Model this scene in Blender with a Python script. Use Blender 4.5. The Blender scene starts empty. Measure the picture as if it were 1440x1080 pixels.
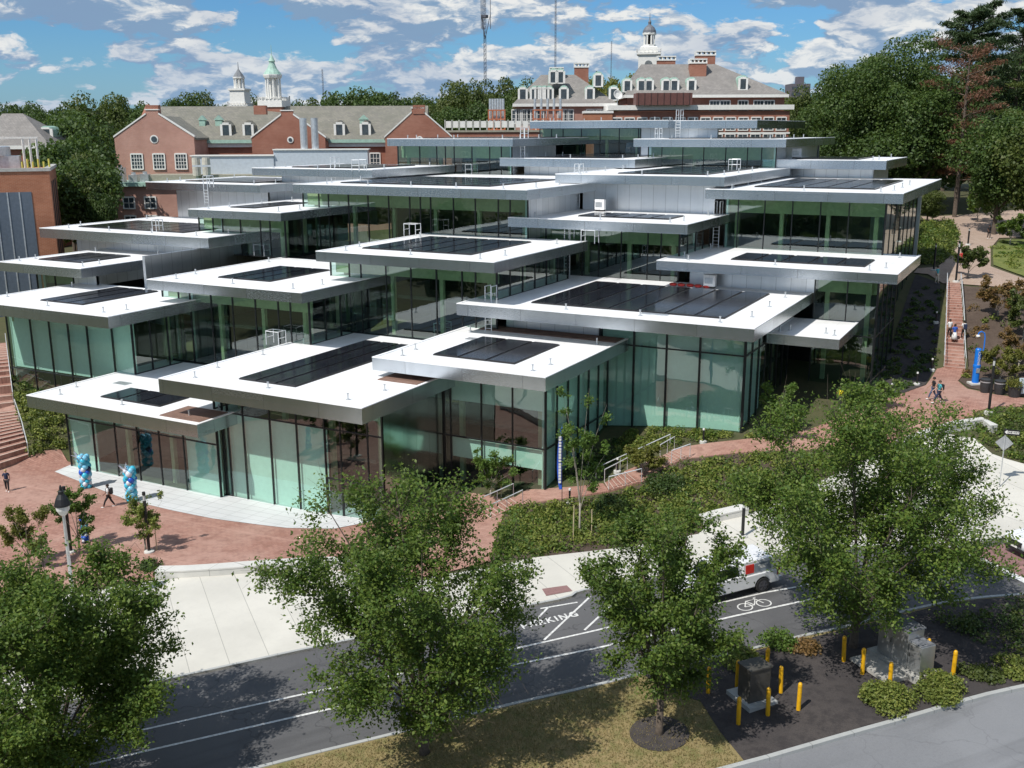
import bpy, bmesh, math, random
import numpy as np
from mathutils import Vector, Matrix, geometry
R = math.radians
scene = bpy.context.scene
COL = scene.collection
# ---------------------------------------------------------------- camera
FPX, PITCH, ROLL, YAW, CAMH = 1436.05, 0.243169, 0.003825, 0.490592, 26.412
cd = bpy.data.cameras.new('camera'); cam = bpy.data.objects.new('camera', cd); COL.objects.link(cam)
cd.sensor_width = 36.0; cd.lens = 36.0 * FPX / 1440.0; cd.clip_start = 0.5; cd.clip_end = 9000
cam.matrix_world = Matrix.Translation((0, 0, CAMH)) @ Matrix.Rotation(YAW, 4, 'Z') @ Matrix.Rotation(R(90) - PITCH, 4, 'X') @ Matrix.Rotation(-ROLL, 4, 'Z')
scene.camera = cam
# ---------------------------------------------------------------- light
SUN_AZ = R(73 + 180)          # direction towards the sun, angle from +X
SUN_EL = R(52.5)
sv = Vector((math.cos(SUN_AZ) * math.cos(SUN_EL), math.sin(SUN_AZ) * math.cos(SUN_EL), math.sin(SUN_EL)))
sd = bpy.data.lights.new('sun', 'SUN'); sd.energy = 4.6; sd.angle = R(0.53); sd.color = (1.0, 0.96, 0.9)
so = bpy.data.objects.new('sun', sd); COL.objects.link(so); so.location = (0, 0, 200)
so.rotation_euler = sv.to_track_quat('Z', 'Y').to_euler()
scene.view_settings.view_transform = 'Standard'; scene.view_settings.look = 'None'
scene.view_settings.exposure = 0.0; scene.view_settings.gamma = 1.0
scene.view_settings.use_curve_mapping = False
world = bpy.data.worlds.new('World'); scene.world = world; world.use_nodes = True
NT = world.node_tree; NT.nodes.clear()
class Nodes:
    """tiny helper to write node graphs as expressions"""
    def __init__(s, nt): s.nt = nt
    def n(s, typ, ins=None, **kw):
        nd = s.nt.nodes.new(typ)
        for k, v in kw.items(): setattr(nd, k, v)
        for k, v in (ins or {}).items(): s.put(nd.inputs[k], v)
        return nd
    def put(s, inp, v):
        if isinstance(v, bpy.types.Node): v = v.outputs[0]
        if isinstance(v, bpy.types.NodeSocket): s.nt.links.new(v, inp)
        else:
            try: inp.default_value = v
            except Exception: inp.default_value = (*v, 1.0)
    def m(s, op, a, b=0.0, c=0.0, clamp=False):
        nd = s.nt.nodes.new('ShaderNodeMath'); nd.operation = op; nd.use_clamp = clamp
        s.put(nd.inputs[0], a); s.put(nd.inputs[1], b); s.put(nd.inputs[2], c); return nd.outputs[0]
    def v(s, op, a, b=(0, 0, 0), sc=None):
        nd = s.nt.nodes.new('ShaderNodeVectorMath'); nd.operation = op
        s.put(nd.inputs[0], a); s.put(nd.inputs[1], b)
        if sc is not None: s.put(nd.inputs['Scale'], sc)
        return nd.outputs['Value'] if op in ('LENGTH', 'DOT_PRODUCT') else nd.outputs[0]
    def mix(s, f, a, b, blend='MIX'):
        nd = s.nt.nodes.new('ShaderNodeMix'); nd.data_type = 'RGBA'; nd.blend_type = blend
        s.put(nd.inputs[0], f); s.put(nd.inputs[6], a if not isinstance(a, tuple) else (*a[:3], 1)); s.put(nd.inputs[7], b if not isinstance(b, tuple) else (*b[:3], 1))
        return nd.outputs[2]
    def noise(s, vec, scale, detail=4.0, rough=0.55, out=0, **kw):
        nd = s.n('ShaderNodeTexNoise', {'Scale': scale, 'Detail': detail, 'Roughness': rough}, **kw)
        if vec is not None: s.put(nd.inputs['Vector'], vec)
        return nd.outputs[out]
    def ramp(s, f, lo, hi, a=0.0, b=1.0):
        nd = s.n('ShaderNodeMapRange', {0: f, 1: lo, 2: hi, 3: a, 4: b}); nd.interpolation_type = 'SMOOTHSTEP'; return nd.outputs[0]
    def xyz(s, v):
        nd = s.n('ShaderNodeSeparateXYZ', {0: v}); return nd.outputs
    def comb(s, x, y, z):
        return s.n('ShaderNodeCombineXYZ', {0: x, 1: y, 2: z}).outputs[0]
def build_world():
    w = Nodes(NT)
    sky = w.n('ShaderNodeTexSky'); sky.sky_type = 'NISHITA'; sky.sun_disc = False
    sky.sun_elevation = SUN_EL; sky.sun_rotation = R(90) - SUN_AZ; sky.air_density = 1.0; sky.dust_density = 0.6; sky.ozone_density = 2.0
    d = w.n('ShaderNodeTexCoord').outputs['Generated']
    x, y, z = w.xyz(d)
    zz = w.m('MAXIMUM', z, 0.0)
    K0 = 1.2
    def field(dz, warp=None):
        z1 = w.m('ADD', zz, dz) if dz else zz
        k = w.m('DIVIDE', 1.0, w.m('ADD', z1, K0))
        p = w.comb(w.m('MULTIPLY', x, k), w.m('MULTIPLY', y, k), w.m('MULTIPLY', z1, 2.0))
        if warp is None: warp = w.v('SCALE', w.v('SUBTRACT', w.noise(p, 14.0, 4, .6, out=1), (.5, .5, .5)), sc=.05)
        return w.v('ADD', p, warp), warp
    pw, warp = field(0.0)
    p2, _ = field(0.010, warp)
    def dens(q):
        big = w.noise(q, 11.0, 2, .5); fine = w.noise(q, 30.0, 7, .58)
        return w.m('ADD', w.m('MULTIPLY', big, .62), w.m('MULTIPLY', fine, .38))
    n1 = dens(pw); n2 = dens(p2)
    mask = w.ramp(n1, .438, .486)
    lit = w.ramp(w.m('SUBTRACT', n1, n2), -.030, .050)
    puff = w.ramp(w.noise(pw, 60.0, 6, .62), .32, .68)
    lit2 = w.m('MULTIPLY', lit, w.m('ADD', .35, w.m('MULTIPLY', puff, .85)), clamp=True)
    cloud = w.mix(lit2, (2.3, 3.6, 5.3), (8.3, 8.4, 8.3))
    thick = w.ramp(w.noise(pw, 6.5, 4, .55), .45, .62)
    cloud = w.mix(w.m('MULTIPLY', thick, .38), cloud, (2.2, 3.2, 5.0))
    skyc = w.mix(1.0, sky.outputs[0], (.42, .76, 1.10), blend='MULTIPLY')
    haze = w.ramp(zz, .0, .10, .28, .0)
    col = w.mix(mask, skyc, cloud)
    col = w.mix(haze, col, (3.6, 5.2, 7.2))
    bg = w.n('ShaderNodeBackground', {'Color': col, 'Strength': 0.1})
    out = w.n('ShaderNodeOutputWorld', {'Surface': bg})
build_world()
# ---------------------------------------------------------------- terrain
TP, TL = [[-52.62,52.81,-0.25254],[-68.79,52.76,28.63407],[-68.17,46.45,9.07662],[-58.43,47.65,2.23714],[-45.41,53.64,-2.60476],[-41.74,59.3,-5.41914],[-29.9,62.63,-4.21837],[-27.97,60.65,-1.37118],[-24.17,64.98,-8.40109],[-22.57,68.65,21.66838],[-20.54,68.96,-4.17417],[-19.04,71.84,-17.10319],[-17.4,70.69,23.90539],[-12.21,85.05,-1.02845],[-6.85,81.86,20.42866],[-2.95,84.59,-0.30032],[-6.93,94.38,-31.69374],[-9.11,112.78,6.68927],[-8.34,145.48,-6.20455],[-14.3,165.41,-5.545],[-5.78,165.17,6.55312],[-3.78,103.15,15.68903],[-3.66,122.53,-5.55994],[-1.74,96.73,1.82036],[-72.6,50.99,-11.81389],[-96.36,67.34,-14.19193],[-82.79,57.94,-310.52512],[-73.7,54.18,488.71036],[-83.32,58.77,307.6694],[-71.58,52.35,-5.35261],[-72.76,54.95,-335.9461],[-73.28,52.31,-192.9172],[-70.49,53.75,6.09403],[-71.58,49.91,25.89214],[-36.03,24.58,-0.74304],[-32.75,27.07,0.02071],[-27.77,32.08,-0.03332],[-21.76,39.16,-0.33986],[-18.16,42.07,-1.28999],[-13.37,46.27,-0.46438],[-8.98,50.44,1.11926],[-4.24,54.01,0.53269],[-1.14,58.88,6.24206],[-38.87,37.74,-3.46689],[-23.0,48.07,5.14308],[-15.2,57.76,-1.13395],[-8.92,67.43,-17.22622],[-20.98,31.58,0.08831],[-12.55,36.52,0.09348],[-6.54,46.79,-0.42832],[-3.7,44.62,-0.03484],[-0.45,47.9,-0.94752],[-6.26,37.65,0.22638],[-0.18,43.7,0.4292],[-0.57,69.08,-6.40009],[-42.15,41.15,8.90981],[-115.0,78.0,4.7333],[-125.0,110.0,-1.94034],[-95.0,112.0,0.28223],[-60.0,125.0,1.27891],[-20.0,140.0,5.68314],[-200.0,200.0,0.1022],[0.0,250.0,-0.33267],[100.0,200.0,0.12299],[150.0,60.0,-0.04818],[60.0,30.0,-0.09051],[20.0,0.0,-0.16955],[-20.0,-60.0,0.34028],[-150.0,0.0,0.09827],[-110.0,25.0,-1.13513],[-300.0,100.0,-0.01841],[300.0,300.0,-0.02395],[-300.0,400.0,1e-05],[60.0,90.0,0.44694],[0.0,500.0,-0.07081]], [18.00626, 0.36767, 1.27154]
TP = np.array(TP)
def terr_np(X, Y):
    X = np.clip(np.asarray(X, float), -320, 320); Y = np.clip(np.asarray(Y, float), -60, 420)
    sh = X.shape; X = X.ravel(); Y = Y.ravel(); out = TL[0] + TL[1] * X / 50 + TL[2] * Y / 50
    for a, b, w in TP:
        d2 = ((X - a) ** 2 + (Y - b) ** 2) / 2500.0
        out = out + w * 0.5 * d2 * np.log(d2 + 1e-12)
    return out.reshape(sh)
def terr(x, y): return float(terr_np(np.array([x]), np.array([y]))[0])
# ---------------------------------------------------------------- materials
MATS = {}
def mat(name, fn):
    if name in MATS: return MATS[name]
    m = bpy.data.materials.new(name); m.use_nodes = True; nt = m.node_tree; nt.nodes.clear()
    w = Nodes(nt); sh = fn(w); w.n('ShaderNodeOutputMaterial', {'Surface': sh}); MATS[name] = m; return m
def pbr(w, col, rough=.6, metal=0.0, bump=None, bstr=.3, spec=.5, **extra):
    ins = {'Base Color': col if not isinstance(col, tuple) else (*col[:3], 1), 'Roughness': rough, 'Metallic': metal, 'Specular IOR Level': spec}
    ins.update(extra)
    b = w.n('ShaderNodeBsdfPrincipled', ins)
    if bump is not None:
        bn = w.n('ShaderNodeBump', {'Height': bump, 'Strength': bstr, 'Distance': .02}); w.nt.links.new(bn.outputs[0], b.inputs['Normal'])
    return b
def simple(name, col, rough=.6, metal=0.0, var=.12, scale=3.0, spec=.5):
    def f(w):
        p = w.n('ShaderNodeTexCoord').outputs['Object']
        n = w.noise(p, scale, 5, .6)
        c = w.mix(w.ramp(n, .3, .7), tuple(a * (1 - var) for a in col), tuple(min(1, a * (1 + var)) for a in col))
        return pbr(w, c, rough, metal, spec=spec)
    return mat(name, f)
def geo_pos(w): return w.n('ShaderNodeNewGeometry').outputs['Position']
def two_noise(w, p, s1, s2): return w.noise(p, s1, 6, .6), w.noise(p, s2, 5, .65)
def m_asphalt(name, c0, c1, patch, crack=.5):
    def f(w):
        p = geo_pos(w); a, b = two_noise(w, p, .25, 9.0)
        fine = w.noise(p, 60, 2, .7)
        c = w.mix(w.ramp(a, .3, .7), c0, c1)
        c = w.mix(w.m('MULTIPLY', w.ramp(b, .45, .7), .35), c, patch); d_ = w.noise(p, .07, 3, .5); c = w.mix(w.m('MULTIPLY', w.ramp(d_, .48, .53), .3), c, tuple(v * 1.35 for v in c1))
        c = w.mix(w.m('MULTIPLY', w.ramp(fine, .45, .75), .45), c, tuple(v * 1.9 for v in c0))
        # worn wheel tracks and stains along the street
        q = w.v('MULTIPLY', w.n('ShaderNodeVectorRotate', {'Vector': p, 'Angle': -R(50)}, rotation_type='Z_AXIS').outputs[0], (.06, 1.1, 1))
        t = w.noise(q, 1.0, 3, .5)
        c = w.mix(w.m('MULTIPLY', w.ramp(t, .5, .68), .35), c, tuple(v * .62 for v in c0))
        v = w.n('ShaderNodeTexVoronoi', {'Vector': w.v('ADD', p, w.v('SCALE', w.noise(p, .8, 3, .6, out=1), sc=1.6)), 'Scale': .22}, feature='DISTANCE_TO_EDGE')
        cr = w.ramp(v.outputs[0], .0, .012, 1, 0)
        c = w.mix(w.m('MULTIPLY', cr, crack), c, tuple(v * .4 for v in c0))
        return pbr(w, c, .9, bump=fine, bstr=.25)
    return mat(name, f)
def m_concrete(name, c, joints=None, ang=0.0, var=.12, stain=.2):
    def f(w):
        p = geo_pos(w); a, b = two_noise(w, p, .35, 5.0)
        col = w.mix(w.ramp(a, .3, .7), tuple(v * (1 - var) for v in c), tuple(v * (1 + var * .6) for v in c))
        col = w.mix(w.m('MULTIPLY', w.ramp(b, .5, .75), stain), col, tuple(v * .6 for v in c))
        if joints:
            q = w.n('ShaderNodeVectorRotate', {'Vector': p, 'Angle': -ang}, rotation_type='Z_AXIS').outputs[0]
            x, y, z = w.xyz(q)
            fx = w.m('PINGPONG', x, joints[0] / 2); fy = w.m('PINGPONG', y, joints[1] / 2)
            j = w.m('MAXIMUM', w.m('LESS_THAN', fx, .018), w.m('LESS_THAN', fy, .018))
            cell = w.n('ShaderNodeTexWhiteNoise', {0: w.comb(w.m('FLOOR', w.m('DIVIDE', x, joints[0])), w.m('FLOOR', w.m('DIVIDE', y, joints[1])), 0)}).outputs[0]
            col = w.mix(w.m('MULTIPLY', cell, .22), col, tuple(v * .7 for v in c))
            col = w.mix(w.m('MULTIPLY', j, .55), col, tuple(v * .3 for v in c))
        return pbr(w, col, .85)
    return mat(name, f)
def m_brickpave(name, c0, c1, ang=0.0):
    def f(w):
        p = geo_pos(w)
        q = w.n('ShaderNodeVectorRotate', {'Vector': p, 'Angle': -ang}, rotation_type='Z_AXIS').outputs[0]
        b = w.n('ShaderNodeTexBrick', {'Vector': q, 'Color1': (*c0, 1), 'Color2': (*c1, 1), 'Mortar': tuple(v * .55 for v in c0) + (1,), 'Scale': 1.0, 'Mortar Size': .012, 'Brick Width': .44, 'Row Height': .22, 'Bias': 0.0})
        a, s = two_noise(w, p, .18, 1.6)
        c = w.mix(w.m('MULTIPLY', w.ramp(a, .4, .62), .6), b.outputs[0], (c1[0] * 1.12, c1[1] * 1.3, c1[2] * 1.35))
        c = w.mix(w.m('MULTIPLY', w.ramp(s, .45, .7), .5), c, tuple(v * .62 for v in c0))
        x, y, z = w.xyz(q)
        j = w.m('LESS_THAN', w.m('PINGPONG', y, 3.0), .12)
        c = w.mix(w.m('MULTIPLY', j, .3), c, (.5, .3, .24))
        return pbr(w, c, .85)
    return mat(name, f)
def m_ground(name, c0, c1, c2, s=1.0):
    def f(w):
        p = geo_pos(w)
        a = w.noise(p, .12 * s, 5, .6); b = w.noise(p, 1.4 * s, 6, .65); c = w.noise(p, 14 * s, 4, .7)
        col = w.mix(w.ramp(a, .35, .65), c0, c1)
        col = w.mix(w.m('MULTIPLY', w.ramp(b, .42, .66), .7), col, c2)
        col = w.mix(w.m('MULTIPLY', w.ramp(c, .4, .7), .5), col, tuple(v * .5 for v in c0))
        return pbr(w, col, .95, bump=c, bstr=.5, spec=.2)
    return mat(name, f)
def wallcoord(w):
    p = w.n('ShaderNodeTexCoord').outputs['Object']; x, y, z = w.xyz(p)
    return w.comb(w.m('ADD', x, y), z, 0)
def m_brick(name, c0, c1, mort, scale=1.0):
    def f(w):
        q = wallcoord(w)
        b = w.n('ShaderNodeTexBrick', {'Vector': q, 'Color1': (*c0, 1), 'Color2': (*c1, 1), 'Mortar': (*mort, 1), 'Scale': scale, 'Mortar Size': .012, 'Brick Width': .42, 'Row Height': .14})
        p = w.n('ShaderNodeTexCoord').outputs['Object']
        a = w.noise(p, .35, 5, .6)
        c = w.mix(w.m('MULTIPLY', w.ramp(a, .35, .7), .5), b.outputs[0], tuple(v * .72 for v in c0))
        return pbr(w, c, .9, spec=.2)
    return mat(name, f)
def m_slate(name, c0, c1, c2):
    def f(w):
        p = w.n('ShaderNodeTexCoord').outputs['Object']; x, y, z = w.xyz(p)
        q = w.comb(w.m('ADD', x, w.m('MULTIPLY', y, .0)), w.m('ADD', z, w.m('MULTIPLY', y, .35)), 0)
        b = w.n('ShaderNodeTexBrick', {'Vector': q, 'Color1': (*c0, 1), 'Color2': (*c1, 1), 'Mortar': tuple(v * .6 for v in c0) + (1,), 'Scale': 1.0, 'Mortar Size': .02, 'Brick Width': .5, 'Row Height': .3})
        a = w.noise(p, .5, 6, .7); s = w.noise(p, 3.0, 4, .7)
        c = w.mix(w.m('MULTIPLY', w.ramp(a, .4, .65), .6), b.outputs[0], c2)
        c = w.mix(w.m('MULTIPLY', w.ramp(s, .5, .7), .5), c, tuple(v * .7 for v in c0))
        return pbr(w, c, .75, spec=.3)
    return mat(name, f)
def m_metal(name, col, rough, seam=0.0, var=.25):
    """brushed zinc / stainless sheet: every sheet a slightly different tone and polish, soft waviness"""
    def f(w):
        p = w.n('ShaderNodeTexCoord').outputs['Object']; x, y, z = w.xyz(p)
        u = w.m('ADD', x, y)
        cell = w.n('ShaderNodeTexWhiteNoise', {0: w.comb(w.m('FLOOR', w.m('DIVIDE', u, seam or 3.6)), w.m('FLOOR', w.m('DIVIDE', z, 3.0)), 1)}).outputs[0]
        st = w.noise(w.comb(w.m('MULTIPLY', u, 1.6), w.m('MULTIPLY', z, .35), 0), 1.0, 5, .65)
        c = w.mix(w.m('MULTIPLY', cell, var), col, tuple(v * .72 for v in col))
        c = w.mix(w.m('MULTIPLY', w.ramp(st, .4, .75), .3), c, tuple(v * .75 for v in col))
        if seam:
            j = w.m('LESS_THAN', w.m('PINGPONG', u, seam / 2), .018)
            c = w.mix(w.m('MULTIPLY', j, .6), c, tuple(v * .25 for v in col))
        fine = w.noise(w.comb(w.m('MULTIPLY', u, 3.0), w.m('MULTIPLY', z, 90.0), 0), 1.0, 2, .5)
        rg = w.m('ADD', rough, w.m('ADD', w.m('MULTIPLY', cell, .05), w.m('MULTIPLY', fine, .06)))
        wav = w.noise(p, .55, 3, .5)
        return pbr(w, c, rg, 1.0, bump=wav, bstr=.5)
    return mat(name, f)
def m_glass(name, tint, refl=.16):
    def f(w):
        p = w.n('ShaderNodeTexCoord').outputs['Object']
        wav = w.noise(p, .45, 2, .5)
        bn = w.n('ShaderNodeBump', {'Height': wav, 'Strength': .35, 'Distance': .02})
        gl = w.n('ShaderNodeBsdfGlossy', {'Color': (.88, .97, .95, 1), 'Roughness': .015}); w.nt.links.new(bn.outputs[0], gl.inputs['Normal'])
        tr = w.n('ShaderNodeBsdfTransparent', {'Color': (*tint, 1)})
        lw = w.n('ShaderNodeLayerWeight', {'Blend': .5}).outputs['Facing']
        f5 = w.m('POWER', lw, 4.0)
        fac = w.m('ADD', refl, w.m('MULTIPLY', f5, 1 - refl), clamp=True)
        return w.n('ShaderNodeMixShader', {0: fac, 1: tr.outputs[0], 2: gl.outputs[0]})
    return mat(name, f)
def m_leaf(name, c0, c1, c2, trans=.35, patch=.35):
    def f(w):
        g = w.n('ShaderNodeNewGeometry'); p = g.outputs['Position']
        oi = w.n('ShaderNodeObjectInfo').outputs['Random']
        r = g.outputs['Random Per Island']
        c = w.mix(w.ramp(r, .1, .9), c0, c1)
        n = w.noise(p, patch, 3, .6)
        c = w.mix(w.m('MULTIPLY', w.ramp(n, .45, .7), .55), c, c2)
        c = w.mix(w.m('MULTIPLY', oi, .3), c, tuple(v * .6 for v in c0))
        df = pbr(w, c, .55, spec=.35)
        tl = w.n('ShaderNodeBsdfTranslucent', {'Color': w.mix(.5, c, (.16, .26, .03))})
        return w.n('ShaderNodeMixShader', {0: trans, 1: df.outputs[0], 2: tl.outputs[0]})
    return mat(name, f)
def white_fn(w):
    p = w.n('ShaderNodeTexCoord').outputs['Object']; x, y, z = w.xyz(p)
    a = w.noise(p, .35, 6, .65); b = w.noise(w.comb(w.m('MULTIPLY', x, 1.0), w.m('MULTIPLY', y, .25), z), 1.6, 5, .7)
    c = w.mix(w.ramp(a, .42, .75), (.88, .885, .885), (.76, .76, .745)); c = w.mix(w.m('MULTIPLY', w.ramp(b, .58, .75), .35), c, (.60, .59, .56))
    j = w.m('MAXIMUM', w.m('LESS_THAN', w.m('PINGPONG', x, 1.5), .022), w.m('LESS_THAN', w.m('PINGPONG', y, 6.0), .022))
    return pbr(w, w.mix(w.m('MULTIPLY', j, .30), c, (.5, .5, .5)), .5)
M_WHITE = mat('white_membrane', white_fn)
M_COPING = simple('coping_metal', (.72, .73, .74), .35, 0.6, var=.05)
M_FASCIA = m_metal('zinc_fascia', (.60, .635, .67), .20, 4.6)
M_CLAD = m_metal('zinc_cladding', (.74, .76, .78), .34, 1.25)
M_POL = m_metal('polished_cladding', (.42, .52, .50), .10, 1.6)
M_SOFFIT = simple('soffit_panel', (.42, .44, .45), .5, .4)
M_MULL = simple('black_mullion', (.012, .014, .015), .4)
M_GLASS = m_glass('clear_glass', (.56, .76, .68), .15)
M_GLASS2 = m_glass('tinted_glass', (.64, .83, .775), .15)
M_SHADE = simple('roller_shade', (.80, .86, .80), .9, var=.03)
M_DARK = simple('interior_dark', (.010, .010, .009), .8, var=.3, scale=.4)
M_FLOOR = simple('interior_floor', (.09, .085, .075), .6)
M_OLIVE = simple('timber_column', (.44, .43, .27), .7, var=.08)
M_PAVER = simple('brown_paver', (.20, .12, .09), .8, var=.15, scale=2)
M_STONE = m_concrete('pale_stone', (.60, .59, .55), (2.4, 50), R(5), .08, .25)
M_APRON = m_concrete('stone_paving', (.62, .63, .63), (1.5, .75), R(0), .06, .1)
M_SIDEWALK = m_concrete('sidewalk_concrete', (.58, .56, .50), (1.9, 60.0), R(52), .08, .12)
M_KERB = m_concrete('kerb_concrete', (.40, .41, .40), (2.0, 100), R(52), .12, .3)
M_ASPH = m_asphalt('asphalt', (.080, .080, .083), (.102, .102, .104), (.066, .066, .069))
M_ASPH2 = m_asphalt('worn_asphalt', (.16, .165, .175), (.19, .195, .205), (.125, .13, .14), .22)
M_PAINT = simple('road_paint', (.62, .62, .60), .7, var=.22, scale=7)
M_BRICKP = m_brickpave('brick_paving', (.32, .16, .12), (.40, .22, .17), R(0))
M_BRICKX = m_brickpave('brick_crossing', (.20, .10, .09), (.25, .13, .12), R(52))
M_TAN = m_ground('tan_paving', (.40, .30, .24), (.45, .35, .28), (.36, .26, .20), .5)
M_GROUND = m_ground('ground_soil', (.085, .080, .045), (.10, .10, .045), (.06, .075, .03))
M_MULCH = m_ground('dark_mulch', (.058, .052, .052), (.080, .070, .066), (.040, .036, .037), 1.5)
M_BROWNMULCH = m_ground('brown_mulch', (.095, .070, .055), (.12, .09, .07), (.07, .05, .04), 1.5)
M_DRYGRASS = m_ground('dry_lawn', (.31, .235, .12), (.25, .205, .095), (.12, .145, .045), 1.3)
M_LAWN = m_ground('green_lawn', (.14, .17, .05), (.19, .20, .06), (.09, .13, .03), .8)
M_STEEL = simple('galvanised_steel', (.62, .64, .65), .4, .7)
M_LADDER = simple('ladder_metal', (.75, .77, .78), .45, .4)
M_BLACK = simple('black_paint', (.014, .014, .015), .45)
M_BARK = simple('bark', (.11, .085, .065), .95, var=.3, scale=6)
M_BARKL = simple('pale_bark', (.30, .27, .22), .95, var=.2, scale=6)
# ---------------------------------------------------------------- mesh helpers
class MB:
    def __init__(s): s.v = []; s.f = []; s.m = []; s.cm = 0; s.T = None
    def P(s, p):
        if s.T is not None: p = s.T @ Vector(p)
        s.v.append(tuple(p)); return len(s.v) - 1
    def face(s, pts):
        ids = [s.P(p) for p in pts]; s.f.append(ids); s.m.append(s.cm)
    def box(s, x0, x1, y0, y1, z0, z1):
        c = [s.P((x, y, z)) for z in (z0, z1) for x, y in ((x0, y0), (x1, y0), (x1, y1), (x0, y1))]
        for q in ((0, 3, 2, 1), (4, 5, 6, 7), (0, 1, 5, 4), (1, 2, 6, 5), (2, 3, 7, 6), (3, 0, 4, 7)):
            s.f.append([c[i] for i in q]); s.m.append(s.cm)
        return s
    def cyl(s, a, b, r0, r1=None, n=8, cap=True):
        a = Vector(a); b = Vector(b); r1 = r0 if r1 is None else r1
        d = (b - a); d.normalize(); t = Vector((0, 0, 1)) if abs(d.z) < .9 else Vector((1, 0, 0))
        u = d.cross(t).normalized(); w = d.cross(u)
        A = [s.P(a + (u * math.cos(i * 2 * math.pi / n) + w * math.sin(i * 2 * math.pi / n)) * r0) for i in range(n)]
        B = [s.P(b + (u * math.cos(i * 2 * math.pi / n) + w * math.sin(i * 2 * math.pi / n)) * r1) for i in range(n)]
        for i in range(n): s.f.append([A[i], A[(i + 1) % n], B[(i + 1) % n], B[i]][::-1]); s.m.append(s.cm)
        if cap: s.f.append(A); s.m.append(s.cm); s.f.append(B[::-1]); s.m.append(s.cm)
        return s
    def tube(s, pts, r, n=6):
        for a, b in zip(pts[:-1], pts[1:]): s.cyl(a, b, r, r, n)
        return s
    def lathe(s, prof, c=(0, 0, 0), n=16, sq=False):
        rings = []
        for r, z in prof:
            ring = []
            for i in range(n):
                a = (i + (.5 if sq else 0)) * 2 * math.pi / n
                k = r / (math.cos(math.pi / n) if sq else 1)
                ring.append(s.P((c[0] + k * math.cos(a), c[1] + k * math.sin(a), c[2] + z)))
            rings.append(ring)
        for A, B in zip(rings[:-1], rings[1:]):
            for i in range(n): s.f.append([A[i], A[(i + 1) % n], B[(i + 1) % n], B[i]]); s.m.append(s.cm)
        s.f.append(rings[0][::-1]); s.m.append(s.cm); s.f.append(rings[-1]); s.m.append(s.cm)
        return s
    def ball(s, c, r, n=10, m=6, sc=(1, 1, 1)):
        prof = [(max(.001, r * math.sin(math.pi * i / m)), -r * math.cos(math.pi * i / m)) for i in range(m + 1)]
        s0 = len(s.v); s.lathe(prof, (0, 0, 0), n)
        for i in range(s0, len(s.v)):
            x, y, z = s.v[i]; s.v[i] = (c[0] + x * sc[0], c[1] + y * sc[1], c[2] + z * sc[2])
        return s
    def prism(s, prof, y0, y1):
        """profile of (x, z) extruded along y"""
        A = [s.P((x, y0, z)) for x, z in prof]; B = [s.P((x, y1, z)) for x, z in prof]; n = len(prof)
        for i in range(n): s.f.append([A[i], A[(i + 1) % n], B[(i + 1) % n], B[i]]); s.m.append(s.cm)
        s.f.append(A[::-1]); s.m.append(s.cm); s.f.append(B); s.m.append(s.cm)
        return s
    def build(s, name, mats, parent=None, smooth=False, bevel=0, loc=None):
        me = bpy.data.meshes.new(name); me.from_pydata(s.v, [], s.f)
        mats = mats if isinstance(mats, (list, tuple)) else [mats]
        for m in mats: me.materials.append(m)
        if len(mats) > 1: me.polygons.foreach_set('material_index', s.m)
        if smooth: me.polygons.foreach_set('use_smooth', [True] * len(me.polygons))
        me.update()
        bm = bmesh.new(); bm.from_mesh(me); bmesh.ops.recalc_face_normals(bm, faces=bm.faces); bm.to_mesh(me); bm.free()
        o = bpy.data.objects.new(name, me); COL.objects.link(o)
        if parent is not None: o.parent = parent
        if loc: o.location = loc
        if bevel:
            b = o.modifiers.new('bevel', 'BEVEL'); b.width = bevel; b.segments = 2; b.limit_method = 'ANGLE'
        return o
def tag(o, label=None, cat=None, group=None, kind=None):
    if label: o['label'] = label
    if cat: o['category'] = cat
    if group: o['group'] = group
    if kind: o['kind'] = kind
    return o
def thing(name, loc, label, cat, group=None, rz=0.0, scale=1.0):
    o = bpy.data.objects.new(name, None); COL.objects.link(o); o.location = loc; o.rotation_euler = (0, 0, rz); o.scale = (scale,) * 3
    o.empty_display_size = .5
    return tag(o, label, cat, group)
def copy_tree(root, loc, rz=0.0, scale=None, label=None, group=None):
    r = root.copy(); COL.objects.link(r); r.location = loc; r.rotation_euler = (0, 0, rz)
    if scale is not None: r.scale = scale if isinstance(scale, tuple) else (scale,) * 3
    if label: r['label'] = label
    if group: r['group'] = group
    for ch in list(root.children):
        c = ch.copy(); COL.objects.link(c); c.parent = r
        for g in list(ch.children):
            d = g.copy(); COL.objects.link(d); d.parent = c
    return r
def fast_mesh(name, V, nper, mats, parent=None, mi=None):
    """V: (N*nper, 3) vertices of N separate polygons with nper corners each"""
    me = bpy.data.meshes.new(name); nv = len(V); nf = nv // nper
    me.vertices.add(nv); me.vertices.foreach_set('co', np.ascontiguousarray(V, np.float32).ravel())
    me.loops.add(nv); me.loops.foreach_set('vertex_index', np.arange(nv, dtype=np.int32))
    me.polygons.add(nf); me.polygons.foreach_set('loop_start', np.arange(0, nv, nper, dtype=np.int32))
    me.update(calc_edges=True)
    for m in (mats if isinstance(mats, (list, tuple)) else [mats]): me.materials.append(m)
    if mi is not None: me.polygons.foreach_set('material_index', mi.astype(np.int32))
    o = bpy.data.objects.new(name, me); COL.objects.link(o)
    if parent is not None: o.parent = parent
    return o
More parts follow.
